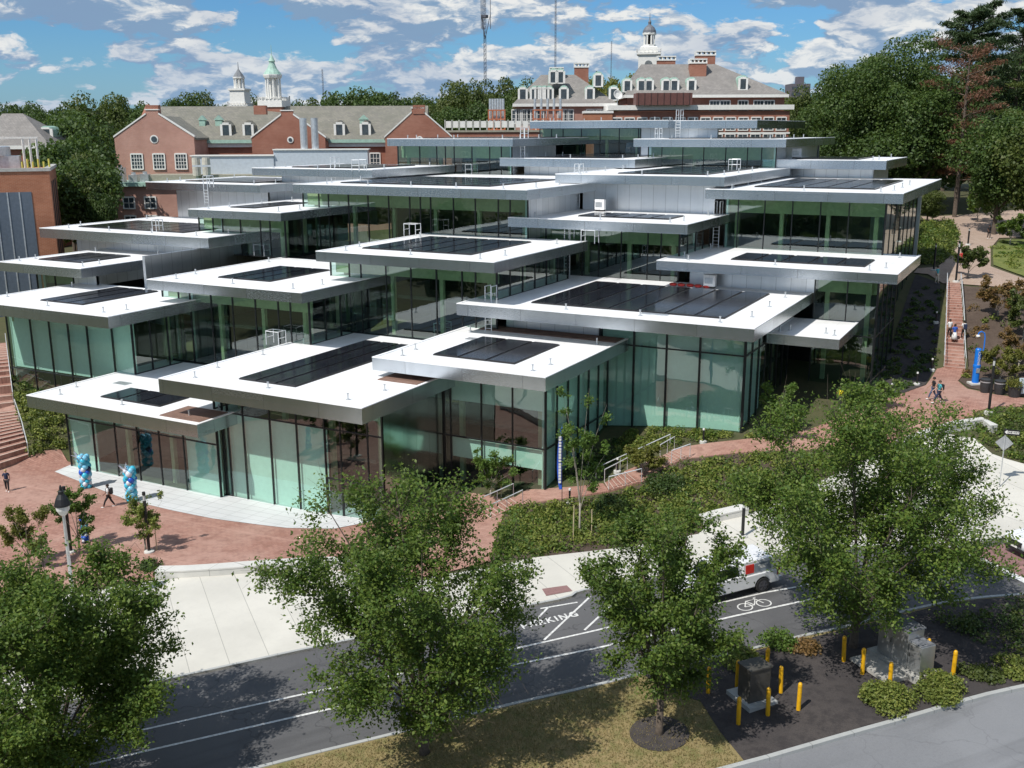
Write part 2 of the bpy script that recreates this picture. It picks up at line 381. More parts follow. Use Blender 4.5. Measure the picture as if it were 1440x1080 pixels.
def leaf_quads(P, size, rng, up=.0, fold=.0, aspect=.62, jitter=.35, out=None):
    n = len(P); N = rng.normal(size=(n, 3)); N[:, 2] += up
    if out is not None: N += out
    N /= np.linalg.norm(N, axis=1)[:, None] + 1e-9
    T = np.cross(N, rng.normal(size=(n, 3))); T /= np.linalg.norm(T, axis=1)[:, None] + 1e-9
    B = np.cross(N, T); s = size * (1 + jitter * rng.uniform(-1, 1, n))[:, None]
    V = np.empty((n, 4, 3)); V[:, 0] = P - T * s * .5; V[:, 2] = P + T * s * .5
    V[:, 1] = P + B * s * .5 * aspect + N * s * fold; V[:, 3] = P - B * s * .5 * aspect + N * s * fold
    return V.reshape(-1, 3)
# ---------------------------------------------------------------- ground sheets
def xygrid(lo, hi, flo, fhi, fine, coarse):
    g = list(np.arange(flo, fhi + .01, fine)); s = fine; v = fhi
    while v < hi: s *= 1.35; v += s; g.append(v)
    s = fine; v = flo
    while v > lo: s *= 1.35; v -= s; g.insert(0, v)
    return np.array(g)
def build_ground():
    gx = xygrid(-3500, 3500, -110, 20, 1.5, 0); gy = xygrid(-600, 5200, 10, 180, 1.5, 0)
    X, Y = np.meshgrid(gx, gy); Z = terr_np(X, Y)
    V = np.stack([X, Y, Z], -1).reshape(-1, 3); nx = len(gx); ny = len(gy)
    F = [(j * nx + i, j * nx + i + 1, (j + 1) * nx + i + 1, (j + 1) * nx + i) for j in range(ny - 1) for i in range(nx - 1)]
    me = bpy.data.meshes.new('ground'); me.from_pydata(V.tolist(), [], F); me.materials.append(M_GROUND)
    me.polygons.foreach_set('use_smooth', [True] * len(F))
    o = bpy.data.objects.new('ground', me); COL.objects.link(o); o['kind'] = 'structure'
build_ground()
def pip(x, y, poly):
    c = np.zeros(len(x), bool); n = len(poly)
    for i in range(n):
        x0, y0 = poly[i]; x1, y1 = poly[(i + 1) % n]
        if y0 == y1: continue
        k = ((y0 > y) != (y1 > y)) & (x < (x1 - x0) * (y - y0) / (y1 - y0) + x0); c ^= k
    return c
def resample(poly, step, closed=True):
    out = []; n = len(poly)
    for i in range(n if closed else n - 1):
        a = np.array(poly[i][:2], float); b = np.array(poly[(i + 1) % n][:2], float); k = max(1, int(np.hypot(*(b - a)) / step))
        for j in range(k): out.append(tuple(a + (b - a) * j / k))
    if not closed: out.append(tuple(poly[-1][:2]))
    return out
def smooth_line(pts, it=2):
    for _ in range(it):
        q = [pts[0]]
        for a, b in zip(pts[:-1], pts[1:]):
            q.append((.75 * a[0] + .25 * b[0], .75 * a[1] + .25 * b[1])); q.append((.25 * a[0] + .75 * b[0], .25 * a[1] + .75 * b[1]))
        q.append(pts[-1]); pts = q
    return pts
def zone(name, poly, m, off, skirt=.0, step=1.0, kind='structure', label=None, cat=None):
    b = resample(poly, step); nb = len(b)
    xs = [p[0] for p in b]; ys = [p[1] for p in b]
    gx, gy = np.meshgrid(np.arange(min(xs) + step * .37, max(xs), step), np.arange(min(ys) + step * .37, max(ys), step))
    gx = gx.ravel(); gy = gy.ravel(); k = pip(gx, gy, poly); inner = list(zip(gx[k], gy[k]))
    B = np.array(b)
    inner = [q for q in inner if ((B[:, 0] - q[0]) ** 2 + (B[:, 1] - q[1]) ** 2).min() > (step * .35) ** 2]
    pts = [Vector(p) for p in b] + [Vector((float(p[0]), float(p[1]))) for p in inner]
    V, E, F, _, _, _ = geometry.delaunay_2d_cdt(pts, [], [list(range(nb))], 1, 1e-4)
    va = np.array([(p.x, p.y) for p in V]); z = terr_np(va[:, 0], va[:, 1]) + off
    verts = [(p[0], p[1], float(h)) for p, h in zip(va, z)]; faces = [list(f) for f in F]
    if skirt:
        s0 = len(verts); tb = terr_np(np.array(xs), np.array(ys))
        for i in range(nb): verts.append((xs[i], ys[i], float(tb[i] + off))); verts.append((xs[i], ys[i], float(tb[i] + off - skirt)))
        for i in range(nb): j = (i + 1) % nb; faces.append([s0 + 2 * i, s0 + 2 * j, s0 + 2 * j + 1, s0 + 2 * i + 1])
    me = bpy.data.meshes.new(name); me.from_pydata(verts, [], faces); me.materials.append(m); me.update()
    o = bpy.data.objects.new(name, me); COL.objects.link(o); tag(o, label, cat, kind=kind)
    return o
def strip(name, line, width, m, off, h=0.0, side=0.0, step=1.0, kind='structure', parent=None):
    """ribbon following a ground line; h > 0 gives it side faces (a kerb or a wall)"""
    P = np.array(resample(line, step, False)); T = np.gradient(P, axis=0); T /= np.linalg.norm(T, axis=1)[:, None] + 1e-9
    N = np.c_[-T[:, 1], T[:, 0]]; A = P + N * (side + width / 2); Bq = P + N * (side - width / 2)
    za = terr_np(A[:, 0], A[:, 1]); zb = terr_np(Bq[:, 0], Bq[:, 1])
    if h > .3: za = zb = np.maximum(za, zb)
    V = []; F = []
    for i in range(len(P)):
        V += [(*A[i], za[i] + off), (*Bq[i], zb[i] + off)]
        if h: V += [(*A[i], za[i] + off - h), (*Bq[i], zb[i] + off - h)]
    k = 4 if h else 2
    for i in range(len(P) - 1):
        a = i * k; b = a + k; F.append((a, a + 1, b + 1, b))
        if h: F.append((a, b, b + 2, a + 2)); F.append((a + 1, a + 3, b + 3, b + 1))
    if h: F += [(0, 2, 3, 1), (len(V) - 4, len(V) - 3, len(V) - 1, len(V) - 2)]
    me = bpy.data.meshes.new(name); me.from_pydata([tuple(map(float, v)) for v in V], [], F); me.materials.append(m); me.update()
    o = bpy.data.objects.new(name, me); COL.objects.link(o)
    if kind: o['kind'] = kind
    if parent is not None: o.parent = parent
    return o
FAR = smooth_line([(-48.48, 17.33), (-43.57, 22.66), (-39.43, 27.23), (-34.93, 32.24), (-30.26, 37.41), (-25.82, 41.89), (-22.95, 44.48), (-21.17, 46.23), (-21.07, 47.03), (-19.85, 48.10), (-15.30, 52.43), (-10.40, 57.12), (-7.50, 58.71), (-3.32, 59.71), (-0.46, 63.09), (3.00, 66.47), (7.83, 69.58)], 1)
NEAR = smooth_line([(-39.64, 13.36), (-35.73, 17.87), (-30.16, 23.96), (-26.70, 28.09), (-22.35, 32.68), (-19.78, 35.57), (-16.41, 38.91), (-15.02, 40.51), (-10.82, 44.65), (-8.81, 46.92), (-7.26, 48.33), (-5.39, 50.50), (-3.47, 52.46), (-1.72, 53.85), (0.42, 55.10), (3.31, 56.49), (7.07, 57.54)], 1)
LOW = smooth_line([(-35.04, 11.30), (-28.51, 17.07), (-19.85, 25.08), (-13.63, 31.15), (-8.91, 35.77), (-5.26, 39.73), (-3.49, 41.58), (-0.97, 44.36), (0.80, 46.00), (4.10, 48.91), (8.11, 52.36)], 1)
zone('road', FAR + [(8.21, 53.43), (2.59, 32.23), (-7.76, 21.93), (-20.79, 11.47), (-34.28, 9.48)], M_ASPH, .03, .3, 1.5)
zone('lower_road', LOW + [(16.86, 58.10), (17.55, 51.06), (2.62, 29.32), (-7.03, 20.04), (-20.79, 11.47), (-31.58, 8.37)], M_ASPH2, .06, .3, 1.5)
zone('verge', NEAR + LOW[::-1], M_DRYGRASS, .16, .3, 1.2)
zone('mulch_bed', [(-14.77, 40.48), (-10.76, 44.43), (-7.21, 48.05), (-3.44, 52.20), (-1.70, 53.61), (0.43, 54.85), (4.25, 56.19), (4.10, 49.10), (0.80, 46.18), (-0.99, 44.53), (-3.51, 41.73), (-5.29, 39.88), (-8.79, 36.06), (-10.29, 37.64), (-11.71, 39.44), (-13.28, 39.70)], M_MULCH, .19, 0, 1.0)
strip('kerb', NEAR, .18, M_KERB, .20, .35, 0)
strip('kerb', LOW, .22, M_KERB, .22, .4, 0)
strip('kerb', FAR, .16, M_KERB, .165, .3, .08)
BACK = [(8.06, 73.83), (2.94, 73.28), (-0.42, 73.81), (-1.53, 74.21), (-2.45, 74.65), (-3.76, 76.58), (-5.64, 76.60), (-7.73, 74.47), (-10.80, 70.11), (-13.06, 65.20), (-15.15, 60.78), (-17.18, 58.42), (-17.42, 56.62), (-20.60, 53.58), (-25.58, 50.23), (-27.26, 48.29), (-30.09, 45.77), (-34.64, 45.07), (-37.63, 44.15), (-39.92, 42.60), (-43.33, 40.16), (-45.33, 38.64), (-48.16, 35.94), (-54.80, 29.53), (-61.10, 23.00)]
zone('pavement', FAR + BACK, M_SIDEWALK, .15, .3, 1.2)
zone('brick_plaza', [(-75.11, 41.96), (-74.45, 46.68), (-73.05, 50.69), (-73.21, 52.24), (-72.28, 54.55), (-70.26, 53.57), (-56.96, 52.71), (-45.99, 54.35), (-42.21, 59.98), (-36.93, 60.26), (-33.66, 59.73), (-31.90, 59.23), (-31.33, 57.75), (-30.03, 54.19), (-27.79, 49.24), (-30.25, 46.03), (-34.64, 45.07), (-37.63, 44.15), (-39.99, 42.69), (-43.57, 40.39), (-45.66, 38.94), (-48.82, 36.48), (-56.57, 30.61)], M_BRICKP, .07, 0, 1.2)
zone('stone_apron', [(-69.00, 51.32), (-69.29, 53.12), (-57.20, 52.94), (-45.79, 54.11), (-42.21, 59.98), (-39.44, 58.40), (-39.43, 53.13), (-40.85, 51.04), (-43.93, 49.89), (-46.41, 49.58), (-49.94, 49.18), (-53.99, 49.14), (-58.68, 49.29)], M_APRON, .10, 0, 1.2)
zone('brick_terrace', [(-10.88, 81.87), (-9.54, 84.32), (-8.36, 87.89), (-8.15, 93.68), (-7.51, 94.41), (-6.67, 94.58), (-5.86, 93.80), (-6.16, 90.50), (-5.21, 87.89), (-2.98, 86.64), (-1.05, 86.37), (3.29, 85.55), (3.29, 82.52), (-0.96, 84.13), (-2.77, 83.31), (-4.02, 81.65), (-4.34, 79.22), (-5.24, 77.30), (-8.69, 74.46), (-12.23, 72.39), (-14.34, 70.69), (-16.83, 69.56), (-17.43, 71.20), (-14.31, 75.04)], M_BRICKP, .08, .2, 1.0)
zone('upper_path', [(-9.98, 112.12), (-11.81, 115.40), (-13.26, 115.64), (-13.17, 117.65), (-11.33, 119.17), (-10.77, 125.59), (-11.33, 140.06), (-15.51, 148.52), (-17.90, 158.49), (-8.68, 166.99), (6.10, 179.30), (5.61, 153.73), (-6.77, 144.50), (-7.10, 134.55), (-6.29, 122.89), (-2.76, 117.58), (4.94, 117.83), (4.88, 114.43), (-2.53, 112.46), (-8.25, 112.27)], M_TAN, .10, 0, 2.0)
zone('upper_lawn', [(-6.80, 133.66), (-6.50, 142.69), (5.58, 152.19), (4.97, 119.33), (-2.82, 118.84), (-6.08, 123.96)], M_LAWN, .12, 0, 2.0)
zone('slope_bed', [(-8.13, 111.79), (-2.49, 111.62), (4.87, 113.81), (4.68, 86.22), (-1.08, 86.96), (-3.01, 87.19), (-5.18, 88.44), (-6.08, 90.78), (-5.67, 94.15)], M_BROWNMULCH, .06, 0, 1.5)
zone('planting_bed', [(-25.68, 50.42), (-20.68, 53.78), (-17.48, 56.81), (-17.27, 58.71), (-15.23, 61.07), (-13.10, 65.40), (-10.84, 70.30), (-8.10, 74.34), (-12.19, 72.18), (-16.80, 69.45), (-20.12, 67.64), (-21.53, 67.01), (-22.85, 65.68), (-23.61, 62.84), (-25.59, 60.69), (-28.85, 59.43), (-31.25, 58.03), (-29.94, 54.21), (-27.82, 49.46)], M_BROWNMULCH, .06, 0, 1.2)
zone('brick_crossing', [(-2.78, 59.91), (0.35, 56.72), (3.29, 53.82), (7.02, 56.71), (7.78, 68.85), (3.00, 65.50), (-0.42, 62.20)], M_BRICKX, .05, 0, 1.0)
zone('painted_shade_bed', [(-10.93, 82.14), (-12.12, 84.84), (-12.97, 115.10), (-10.27, 112.31), (-9.00, 102.24), (-8.37, 94.30), (-8.44, 88.14), (-9.57, 84.56)], M_MULCH, .05, 0, 1.2)  # dark mulch colour laid here to deepen the building's shadow on the slope
# painted lines
strip('road_marking', [(-40.14, 20.57), (-34.09, 27.56), (-28.70, 33.23), (-24.17, 37.82), (-20.95, 41.14), (-18.85, 43.35)], .13, M_PAINT, .045)
strip('road_marking', [(-18.85, 43.35), (-16.05, 46.38), (-13.46, 49.02), (-11.83, 50.80), (-10.59, 51.93), (-7.96, 54.63)], .13, M_PAINT, .045)
strip('road_marking', [(-38.78, 19.74), (-32.44, 26.78), (-26.51, 33.02), (-20.95, 39.11), (-17.81, 42.13), (-12.58, 47.70), (-9.39, 50.97), (-5.74, 54.62), (-2.07, 58.37)], .14, M_PAINT, .045)
strip('road_marking', [(-2.97, 59.95), (0.34, 56.99), (2.36, 55.19)], .45, M_PAINT, .062)
for a in ([(-21.86, 43.00), (-21.88, 44.97)], [(-20.57, 41.82), (-20.29, 46.89)], [(-19.10, 43.48), (-18.84, 46.59)], [(-22.20, 44.68), (-20.66, 46.04)]): strip('road_marking', a, .12, M_PAINT, .045)
for a in ([(-41.59, 40.57), (-34.61, 32.73)], [(-40.48, 41.75), (-33.62, 33.85)]): pass
def ground_text(txt, p0, p1, size, sx):
    cu = bpy.data.curves.new('t', 'FONT'); cu.body = txt; cu.size = size; cu.align_x = 'CENTER'; cu.align_y = 'CENTER'; cu.space_character = 1.25; cu.offset = .02
    o = bpy.data.objects.new('t', cu); COL.objects.link(o)
    dg = bpy.context.evaluated_depsgraph_get(); me = bpy.data.meshes.new_from_object(o.evaluated_get(dg)); bpy.data.objects.remove(o)
    c = ((p0[0] + p1[0]) / 2, (p0[1] + p1[1]) / 2); a = math.atan2(p1[1] - p0[1], p1[0] - p0[0])
    for v in me.vertices:
        x = v.co.x * sx; y = v.co.y; X = c[0] + x * math.cos(a) - y * math.sin(a); Y = c[1] + x * math.sin(a) + y * math.cos(a)
        v.co = (X, Y, terr(X, Y) + .05)
    me.materials.append(M_PAINT); o = bpy.data.objects.new('road_lettering', me); COL.objects.link(o); o['kind'] = 'structure'
ground_text('PARKING', (-21.89, 42.91, 1.64), (-20.46, 44.52, 1.78), .74, .86)
def bike_symbol():
    a0 = Vector((-12.68, 48.31, 2.22)[:2]); a1 = Vector((-11.07, 49.96, 2.36)[:2]); u = (a1 - a0).normalized(); w = Vector((-u.y, u.x)); c = (a0 + a1) / 2 + w * .25
    def ring(cx, cy, r, n=20): return [tuple(c + u * (cx + r * math.cos(i * math.tau / n)) + w * (cy + r * math.sin(i * math.tau / n))) for i in range(n + 1)]
    def ln(*p): return [tuple(c + u * x + w * y) for x, y in p]
    for L in (ring(-.55, -.12, .38), ring(.55, -.12, .38), ln((-.55, -.12), (-.2, .42), (.35, .42), (.0, -.12), (-.55, -.12)), ln((.55, -.12), (.32, .58), (.5, .62)), ln((-.2, .42), (.0, -.12))):
        strip('road_marking', L, .07, M_PAINT, .046, step=.5)
bike_symbol()
zone('inspection_cover', [(-23.05, 46.56), (-21.95, 47.43), (-21.36, 46.92), (-22.45, 45.88)], M_BRICKX, .165, 0, 1.0)
#@@PART2@@
# ---------------------------------------------------------------- the glass student centre
SL = {'R1':(-69.30,-51.45,49.85,6.65,0.95,3.17), 'R2':(-55.21,-37.53,50.20,9.48,1.06,3.20), 'R3':(-41.97,-28.30,57.58,10.90,0.92,3.63), 'R4':(-40.95,-17.49,67.53,13.34,0.91,4.69), 'R6':(-30.09,-10.58,82.56,15.63,0.79,3.00), 'R7':(-78.46,-65.46,55.02,12.28,0.95,3.72), 'R8':(-67.99,-51.31,61.53,14.27,0.83,2.92), 'R9':(-54.15,-37.25,67.00,16.80,0.83,3.54), 'R10':(-89.98,-78.65,63.64,14.29,0.87,3.05), 'R11':(-96.57,-72.33,73.42,16.47,1.00,3.13), 'R12':(-77.44,-65.49,76.13,18.90,0.78,2.55), 'R13':(-67.28,-41.29,80.23,21.38,0.85,3.59), 'R14':(-44.72,-27.61,83.05,18.71,0.83,3.25), 'R15':(-28.90,-11.85,91.59,21.19,0.86,3.43), 'R16':(-44.31,-27.32,92.12,22.27,0.84,3.10), 'R17':(-95.15,-77.70,87.21,20.74,0.85,3.14), 'R18':(-82.10,-65.42,90.97,22.40,0.81,3.13), 'R19':(-73.12,-55.92,105.05,25.51,0.85,3.15), 'R20':(-58.61,-41.78,106.89,23.32,0.92,3.14), 'R21':(-44.68,-27.12,113.69,25.42,0.88,3.16), 'R22':(-30.66,-17.16,117.08,23.15,0.95,3.18), 'R23':(-62.77,-43.76,122.77,27.58,0.91,3.17)}      # x0, x1, y front, z top, thickness, front setback
REAR = {'R1': 64.2, 'R2': 70.3, 'R3': 72.0, 'R4': 86.6, 'R6': 96.3, 'R7': 67.5, 'R8': 78.9, 'R9': 84.2, 'R10': 76.8, 'R11': 90.5, 'R12': 94.2, 'R13': 109.0,
        'R14': 95.6, 'R15': 120.3, 'R16': 117.2, 'R17': 104.0, 'R18': 108.0, 'R19': 130.0, 'R20': 126.5, 'R21': 140.0, 'R22': 133.0, 'R23': 150.0}
ZB = {'R1': -.6, 'R2': -.6, 'R3': -.2, 'R4': 1.5, 'R6': 4.0, 'R7': -.4, 'R8': 6.5, 'R9': 9.3, 'R10': 5.5, 'R11': 8.0, 'R12': 14.2, 'R13': 16.6, 'R14': 13.2,
      'R15': 10.0, 'R16': 18.5, 'R17': 9.0, 'R18': 16.3, 'R19': 21.2, 'R20': 21.2, 'R21': 22.0, 'R22': 13.0, 'R23': 23.0}
OX = 1.75
centre = thing('student_center', (0, 0, 0), 'large glass and zinc building of stacked flat white roofed pavilions covered in solar panels', 'building')
def fmap(face, c):
    """local wall coordinates (s along the wall, d outwards, z) -> world"""
    if face == 'F': return lambda s, d, z: (s, c - d, z)
    if face == 'R': return lambda s, d, z: (c + d, s, z)
    if face == 'L': return lambda s, d, z: (c - d, s, z)
    return lambda s, d, z: (s, c + d, z)
def wbox(mb, f, s0, s1, d0, d1, z0, z1):
    a = f(s0, d0, z0); b = f(s1, d1, z1)
    mb.box(min(a[0], b[0]), max(a[0], b[0]), min(a[1], b[1]), max(a[1], b[1]), z0, z1)
def glazing(parent, face, c, s0, s1, z0, z1, mull=None, rails=(), shades=(), cols=True, beam=True, glass=None, sp=2.3, colz=None, mw=.09):
    f = fmap(face, c)
    if mull is None:
        n = max(1, round((s1 - s0) / sp)); mull = [s0 + (s1 - s0) * i / n for i in range(1, n)]
    mull = sorted(m_ for m_ in mull if s0 + .15 < m_ < s1 - .15)
    edges = [s0] + mull + [s1]
    g = MB()
    for a, b in zip(edges[:-1], edges[1:]): g.face([f(a + .02, .0, z0), f(b - .02, .0, z0), f(b - .02, .0, z1), f(a + .02, .0, z1)])
    w = g.build('glass_wall', glass or M_GLASS, parent)
    m = MB()
    for k, a in enumerate([s0 + mw / 2] + mull + [s1 - mw / 2]): wbox(m, f, a - mw / 2, a + mw / 2, -.12, .05, z0, z1)
    for z in [z0 + .06, z1 - .06] + list(rails): wbox(m, f, s0 + .01, s1 - .01, -.10, .035, z - .05, z + .05)
    m.build('mullion_frame', M_MULL, w)
    for (a, b, za, zb) in shades:
        k = MB(); wbox(k, f, a, b, -.34, -.28, za, zb); k.build('window_shade', M_SHADE, w)
    if beam:
        bz = 1.5; k = MB(); wbox(k, f, s0 + .2, s1 - .2, -.75, -.55, z1 - bz, z1 + .1); k.build('ceiling_beam', M_OLIVE, w)
    if cols:
        n = max(1, round((s1 - s0) / 5.6))
        for i in range(n + 1):
            s = s0 + .9 + (s1 - s0 - 1.8) * i / n
            k = MB(); wbox(k, f, s - .17, s + .17, -1.3, -.96, z0, z1 - .02); k.build('column', M_OLIVE, w)
    return w
def cladding(parent, face, c, s0, s1, z0, z1):
    f = fmap(face, c); k = MB(); wbox(k, f, s0, s1, -.3, .0, z0, z1); return k.build('metal_wall', M_CLAD, parent)
M_PV = None
def pv_fn(w):
    p = w.n('ShaderNodeTexCoord').outputs['Object']; x, y, z = w.xyz(p)
    gx = w.m('LESS_THAN', w.m('PINGPONG', x, .52), .012); gy = w.m('LESS_THAN', w.m('PINGPONG', y, .85), .016)
    j = w.m('MAXIMUM', gx, gy)
    n = w.noise(p, .35, 3, .6)
    c = w.mix(w.ramp(n, .3, .7), (.010, .011, .015), (.020, .021, .028))
    c = w.mix(w.m('MULTIPLY', j, .6), c, (.06, .06, .065))
    return pbr(w, c, w.m('ADD', .08, w.m('MULTIPLY', n, .12)), spec=.6)
M_PV = mat('solar_glass', pv_fn)
ANCH = None
def anchor_mesh():
    m = MB(); m.cyl((0, 0, 0), (0, 0, .05), .16, .16, 8); m.cyl((0, 0, .05), (0, 0, .42), .055, .055, 6); m.cyl((0, 0, .40), (0, 0, .46), .08, .08, 6)
    o = m.build('roof_anchor', M_STEEL); me = o.data; bpy.data.objects.remove(o); return me
ANCH = anchor_mesh()
def roof(name, x0, x1, y0, y1, z, T, pv=None, npv=3, anchors=True, paver=None):
    r = MB(); r.box(x0 + .16, x1 - .16, y0 + .16, y1 - .1, z - .1, z - .015)
    ro = r.build('roof_slab', M_WHITE, centre)
    f = MB(); e = .16
    f.box(x0, x1, y0, y0 + .12, z - T, z); f.box(x0, x1, y1 - .12, y1, z - T, z)
    f.box(x1 - .12, x1, y0 + .12, y1 - .12, z - T, z); f.box(x0, x0 + .12, y0 + .12, y1 - .12, z - T, z)
    f.build('fascia', M_FASCIA, ro)
    s = MB(); s.box(x0 + .12, x1 - .12, y0 + .12, y1 - .12, z - T + .02, z - T + .08); s.build('soffit', M_SOFFIT, ro)
    c = MB()
    for (a, b, cc, d) in ((x0 - .01, x1 + .01, y0 - .01, y0 + .22), (x1 - .22, x1 + .01, y0 + .22, y1), (x0 - .01, x0 + .22, y0 + .22, y1)): c.box(a, b, cc, d, z - .02, z + .035)
    c.build('coping', M_WHITE, ro)
    if pv is None: pv = (x0 + 3.2, x1 - 3.2, y0 + 3.2, y1 - 3.5)
    a0, a1, b0, b1 = pv
    if npv and a1 - a0 > 2 and b1 - b0 > 1.5:
        w = (a1 - a0) / npv
        for i in range(npv):
            p = MB(); p.box(a0 + w * i, a0 + w * (i + 1) - .26, b0, b1, z + .07, z + .11); po = p.build('solar_panel', M_PV, ro)
            q = MB(); q.box(a0 + w * i + (.0 if i else -.05), a0 + w * (i + 1) - (.0 if i < npv - 1 else .2), b0 - .05, b1 + .05, z - .01, z + .06); q.build('panel_rack', M_BLACK, ro)
    if anchors:
        pts = []
        for t in np.linspace(.12, .88, max(2, int((x1 - x0) / 5))): pts.append((x0 + (x1 - x0) * t, y0 + 1.4))
        for t in np.linspace(.25, .8, max(1, int((min(y1, y0 + 18) - y0) / 6))): pts += [(x0 + 1.3, y0 + (min(y1, y0 + 18) - y0) * t), (x1 - 1.4, y0 + (min(y1, y0 + 18) - y0) * t)]
        for a, b in pts:
            o = bpy.data.objects.new('roof_anchor', ANCH); COL.objects.link(o); o.parent = ro; o.location = (a, b, z - .015)
    if paver:
        q = MB(); q.box(paver[0], paver[1], paver[2], paver[3], z - .02, z + .05); q.build('paver_strip', M_PAVER, ro)
    return ro
def pvbox(fl, fr, rr):
    """solar field from three measured corners"""
    return (fl[0], (fr[0] + rr[0]) / 2, (fl[1] + fr[1]) / 2, rr[1])
def s(n): return SL[n]
PV = {'R1': (pvbox((-63.66, 52.24, 6.65), (-57.15, 52.08, 6.65), (-57.28, 55.04, 6.65)), 3), 'R2': (pvbox((-49.91, 52.72, 9.48), (-43.34, 52.66, 9.48), (-45.98, 67.68, 9.48)), 3),
      'R3': (pvbox((-38.47, 60.24, 10.90), (-31.63, 60.15, 10.90), (-31.81, 67.26, 10.90)), 3), 'R4': (pvbox((-35.82, 70.41, 13.34), (-20.05, 70.41, 13.34), (-20.36, 82.97, 13.34)), 7),
      'R6': (pvbox((-24.55, 85.99, 15.63), (-13.36, 85.80, 15.63), (-13.38, 90.70, 15.63)), 5), 'R7': (pvbox((-77.27, 58.23, 12.28), (-70.96, 57.98, 12.28), (-72.59, 67.23, 12.28)), 3),
      'R8': (pvbox((-63.29, 65.20, 14.27), (-57.11, 65.07, 14.27), (-57.61, 73.06, 14.27)), 3), 'R9': (pvbox((-51.82, 70.38, 16.80), (-40.84, 70.38, 16.80), (-41.19, 80.86, 16.80)), 5),
      'R10': (pvbox((-88.19, 66.71, 14.29), (-82.20, 66.58, 14.29), (-81.80, 72.60, 14.29)), 3), 'R11': (pvbox((-93.78, 76.36, 16.47), (-77.22, 76.09, 16.47), (-79.10, 84.37, 16.47)), 6),
      'R12': (pvbox((-75.08, 79.75, 18.90), (-70.53, 79.72, 18.90), (-72.83, 88.13, 18.90)), 3), 'R13': (pvbox((-64.14, 84.04, 21.38), (-46.27, 83.71, 21.38), (-47.40, 98.42, 21.38)), 8),
      'R14': (pvbox((-39.42, 87.13, 18.71), (-30.28, 86.87, 18.71), (-30.64, 91.13, 18.71)), 5), 'R15': (pvbox((-25.76, 96.38, 21.19), (-14.73, 97.18, 21.19), (-14.75, 114.32, 21.19)), 5),
      'R16': (pvbox((-39.04, 96.12, 22.27), (-28.30, 94.88, 22.27), (-31.65, 114.46, 22.27)), 5)}
for n, (x0, x1, y, z, T, oy) in SL.items():
    pv, k = PV.get(n, (None, 4))
    y1 = REAR[n]
    if n == 'R7': x0 -= 4.6
    if n == 'R10': x0 -= .4
    if pv: pv = (pv[0], min(pv[1], x1 - 1.2), pv[2], min(pv[3], y1 - 1.2))
    pave = {'R3': (x0 + 1.5, x1 - .3, y1 - 1.9, y1 - .15), 'R2': (x1 - 3.6, x1 - .3, s('R3')[2] - .6, s('R3')[2] + 3.2), 'R1': (x1 - 4.2, x1 - .3, s('R2')[2] + .2, s('R2')[2] + 3)}.get(n)
    roof(n, x0, x1, y, y1, z, T, pv, k, True, pave)
# lower ledge beside the front left roof, and the canopy at the right entrance
roof('ledge', s('R1')[0] - .9, s('R1')[0] + 6, 51.4, 58.6, 6.25, .8, (0, 0, 0, 0), 0, False)
roof('canopy', -19.1, -13.66, 77.55, 85.5, 11.17, .78, (0, 0, 0, 0), 0, True)
def XS(y, *px): return px
W = {}
def front(n): return s(n)[2] + s(n)[5]
def top(n): return s(n)[3] - s(n)[4] + .05
def right(n): return s(n)[1] - OX
# ---- front walls
yF = 52.9
m1 = [(-68.97, 52.90, -0.07)[0], (-65.96, 52.90, -0.14)[0], (-63.45, 52.90, -0.10)[0], (-61.03, 52.90, -0.18)[0], (-58.67, 52.90, -0.26)[0], (-56.14, 52.90, -0.18)[0], (-52.71, 52.90, -0.03)[0]]
glazing(centre, 'F', yF, m1[0], m1[-1], -.3, top('R1'), m1[1:-1], rails=(4.15,), shades=[(m1[0] + .05, m1[1], -.3, 5.7), (m1[1], m1[5], 4.2, 5.7), (m1[5], m1[6] - .05, -.3, 5.7)], glass=M_GLASS2, cols=True, beam=False)
glazing(centre, 'R', m1[-1], yF, 53.6, -.3, top('R1'), [], glass=M_GLASS2, cols=False, beam=False)
glazing(centre, 'L', m1[0], yF, 62, -.3, top('R1'), glass=M_GLASS2, cols=False, beam=False, sp=1.6, shades=[(54, 62, -.3, 5.5)])
yF = 53.5; x1 = right('R2') + .9
m2 = [(-52.16, 53.50, -0.26)[0], (-50.66, 53.50, 0.28)[0], (-48.16, 53.50, 0.21)[0], (-45.74, 53.50, 0.20)[0], (-43.28, 53.50, 4.10)[0], (-41.92, 53.50, 4.30)[0], (-39.63, 53.50, 4.65)[0]]
glazing(centre, 'F', yF, m1[-1], x1, -.3, top('R2'), m2, rails=(6.55,), shades=[(m1[-1], m2[4], -.3, 6.5), (m1[-1], x1 - .1, 7.55, 8.5)], glass=M_GLASS2, beam=False)
for a, b in ((m2[4] + .1, m2[5]), (m2[5] + .05, m2[6] - .05), (m2[6] + .05, x1 - .1)):
    k = MB(); k.box(a, b, yF - .02, yF + .02, 2.9, 3.05); k.box(a, a + .07, yF - .03, yF + .02, .1, 2.9); k.box(b - .07, b, yF - .03, yF + .02, .1, 2.9); k.build('door_frame', M_MULL, centre)
cladding(centre, 'R', x1, yF + .02, front('R3'), -.3, top('R2')).data.materials[0] = M_POL
glazing(centre, 'L', s('R2')[0] + OX, yF + .02, 64, 6.6, top('R2'), cols=False)
yF = front('R3'); x0, x1 = x1, right('R3')
m3 = [(-39.32, 61.20, 5.20)[0], (-37.78, 61.20, 5.41)[0], (-35.20, 61.20, 5.75)[0], (-32.67, 61.20, 6.09)[0]]
glazing(centre, 'F', yF, x0 + .02, x1, .0, top('R3'), m3[1:], rails=(4.75,), shades=[(x0 + .4, x1 - .1, 7.4, 9.95), (x0 + .4, x1 - .1, 3.1, 4.7)], glass=M_GLASS2, beam=False)
